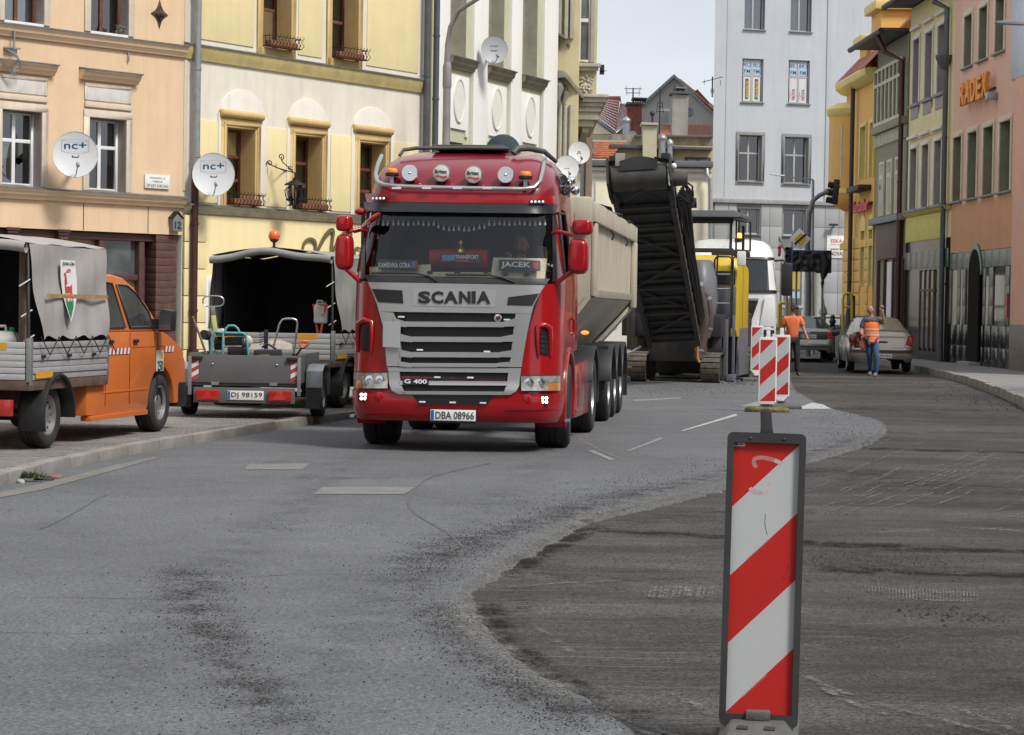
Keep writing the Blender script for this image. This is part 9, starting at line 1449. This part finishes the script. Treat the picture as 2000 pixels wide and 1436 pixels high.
o = TP2(1607, 640, 82.5); t = thing('bollard', 'grey pointed post under the covered sign', 'bollard', (o.x, 82.5, 0)); part('shaft', MB().lathe((0, 0, 0), (0, 0, 1), [(.11, 0), (.10, 1.5), (.16, 1.55), (.12, 1.7), (.05, 1.85), (.01, 2.1)], 10), MATS['lamp_pole'], t, smooth=40); part('collar', MB().lathe((0, 0, .9), (0, 0, 1), [(.12, 0), (.12, .06)], 10), MATS['lamp_pole'], t)
o = TP2(1660, 640, 84); t = thing('pipe_guard', 'black cast iron foot of the downpipe by the orange house', 'pipe', (o.x, 84, 0)); part('foot', MB().tube([(0, 0, 0), (0, 0, .6), (.0, -.05, 1.6), (.05, -.02, 2.2)], [.2, .2, .17, .12], 10), BLKP, t, smooth=60)
lw_ = thing('low_wall', 'low pale concrete wall in front of the grey block', 'wall', (TP2(1640, 640, 90).x, 90, 0)); part('wall', MB().box(-3.2, 1.6, 0, .3, 0, 1.0), M('wall_pale', (.42, .41, .38), .9, var=.1, streak=.2), lw_, bev=.02); part('wall_rail', MB().box(-3.2, 1.6, -.1, .4, 1.0, 1.12), GTRIM, lw_, bev=.02); part('wall_rail', MB().box(-3.2, 1.6, .05, .12, 1.35, 1.42), GTRIM, lw_, bev=.01)
c = ground(62, 934, .03); mb = MB(); r = random.Random(2)
for k in range(140):
 a = r.random() * 6.3; q = r.random() ** .5 * .16; x, y = math.cos(a) * q * 1.2, math.sin(a) * q * .7; h_ = r.uniform(.03, .11); dx, dy = r.uniform(-.06, .06), r.uniform(-.06, .06); w2 = r.uniform(.004, .012)
 x, y, h_ = x * .6, y * .6, h_ * .6; mb.add([(x - w2, y, 0), (x + w2, y, 0), (x + dx + w2 * .6, y + dy * .7, h_ * .8), (x + dx * 1.4, y + dy, h_)], [(0, 1, 2, 3)])
t = thing('weed', 'small tuft of green weeds growing against the kerb', 'plant', c[:]); part('leaf_tuft', mb, M('weed_green', (.075, .095, .04), .8, var=.4, vs=20), t, smooth=0, weld=False, kind='stuff'); part('stem', MB().tube([(0, 0, 0), (.02, 0, .05), (.04, .01, .09)], .004, 5), MATS['weed_green'], t)
for k, (px, py, w2, lab) in enumerate(((85, 938, .10, 'dark curled dead leaf lying by the weeds'), (105, 934, .09, 'reddish brick shard lying in the gutter by the weeds'), (40, 944, .04, 'pale paper scrap lying in the gutter left of the weeds'))):
 c = ground(px, py); t = tag(part('litter', MB().loft([[(math.cos(q) * w2 * s, math.sin(q) * w2 * .5 * s, z + .01 * math.sin(q * 2)) for q in [2 * math.pi * j / 9 for j in range(9)]] for z, s in ((.0, .9), (.015, 1), (.03, .6))]), (MATS['rubber'], M('brick_shard', (.20, .11, .08), .9), M('paper_scrap', (.35, .34, .32), .9))[k], None, bev=.002), lab, 'litter', 'litter in the gutter'); t.location = c
# corner house mirrored in the windscreen; unseen side terraces added to block sky light
def back_house(label, o, ang, L_, H_, mat, cols, rows, roofh):
 F = Facade('corner_house', label, o, ang, group=None); ho = [(1.2 + k * (L_ - 1.2) / cols, 1.2 + k * (L_ - 1.2) / cols + 1.1, 1.0 + j * 3.4, 3.0 + j * 3.4) for k in range(cols) for j in range(rows)]; F.wall(0, L_, 0, H_, ho, mat, .3, 10, rmat=REVEAL)
 for h in ho: part('window', MB().box(h[0], h[1], .25, .29, h[2], h[3]), SHOPG, F.t, smooth=0); F.box('window_frame', (h[0] + h[1]) / 2 - .04, (h[0] + h[1]) / 2 + .04, h[2], h[3], .2, .249, MATS['white_pvc'], 0)
 part('cornice', MB().box(-.3, L_ + .3, -.5, 10.3, H_, H_ + .4), GTRIM, F.t, bev=.05); part('roof', MB().add([(-.3, -.4, H_ + .4), (L_ + .3, -.4, H_ + .4), (L_ + .3, 10.2, H_ + .4), (-.3, 10.2, H_ + .4), (L_ * .25, 5, H_ + roofh), (L_ * .75, 5, H_ + roofh)], [(0, 1, 5, 4), (1, 2, 5), (2, 3, 4, 5), (3, 0, 4)]), LEADD, F.t, smooth=0); part('chimney', MB().box(L_ * .3, L_ * .3 + 1, 4, 5, H_ + 1, H_ + roofh + 1.2), BRICK, F.t)
DK = M('brown_grey_render', (.20, .17, .14), .9, var=.1, streak=.2)
back_house('dark brown corner house behind the viewpoint, mirrored in the windscreen', (9.0, -14.0), 270, 17, 14.5, DK, 5, 4, 4.5); back_house('grey terrace house behind the viewpoint on the right side', (16.5, 42.0), 178, 34, 11, M('side_grey_render', (.30, .28, .25), .9, var=.1), 9, 3, 3.5); back_house('ochre terrace house behind the viewpoint on the left side', (-17.0, -2.0), 2, 34, 12, M('side_ochre_render', (.45, .36, .22), .9, var=.1), 9, 3, 3.5)
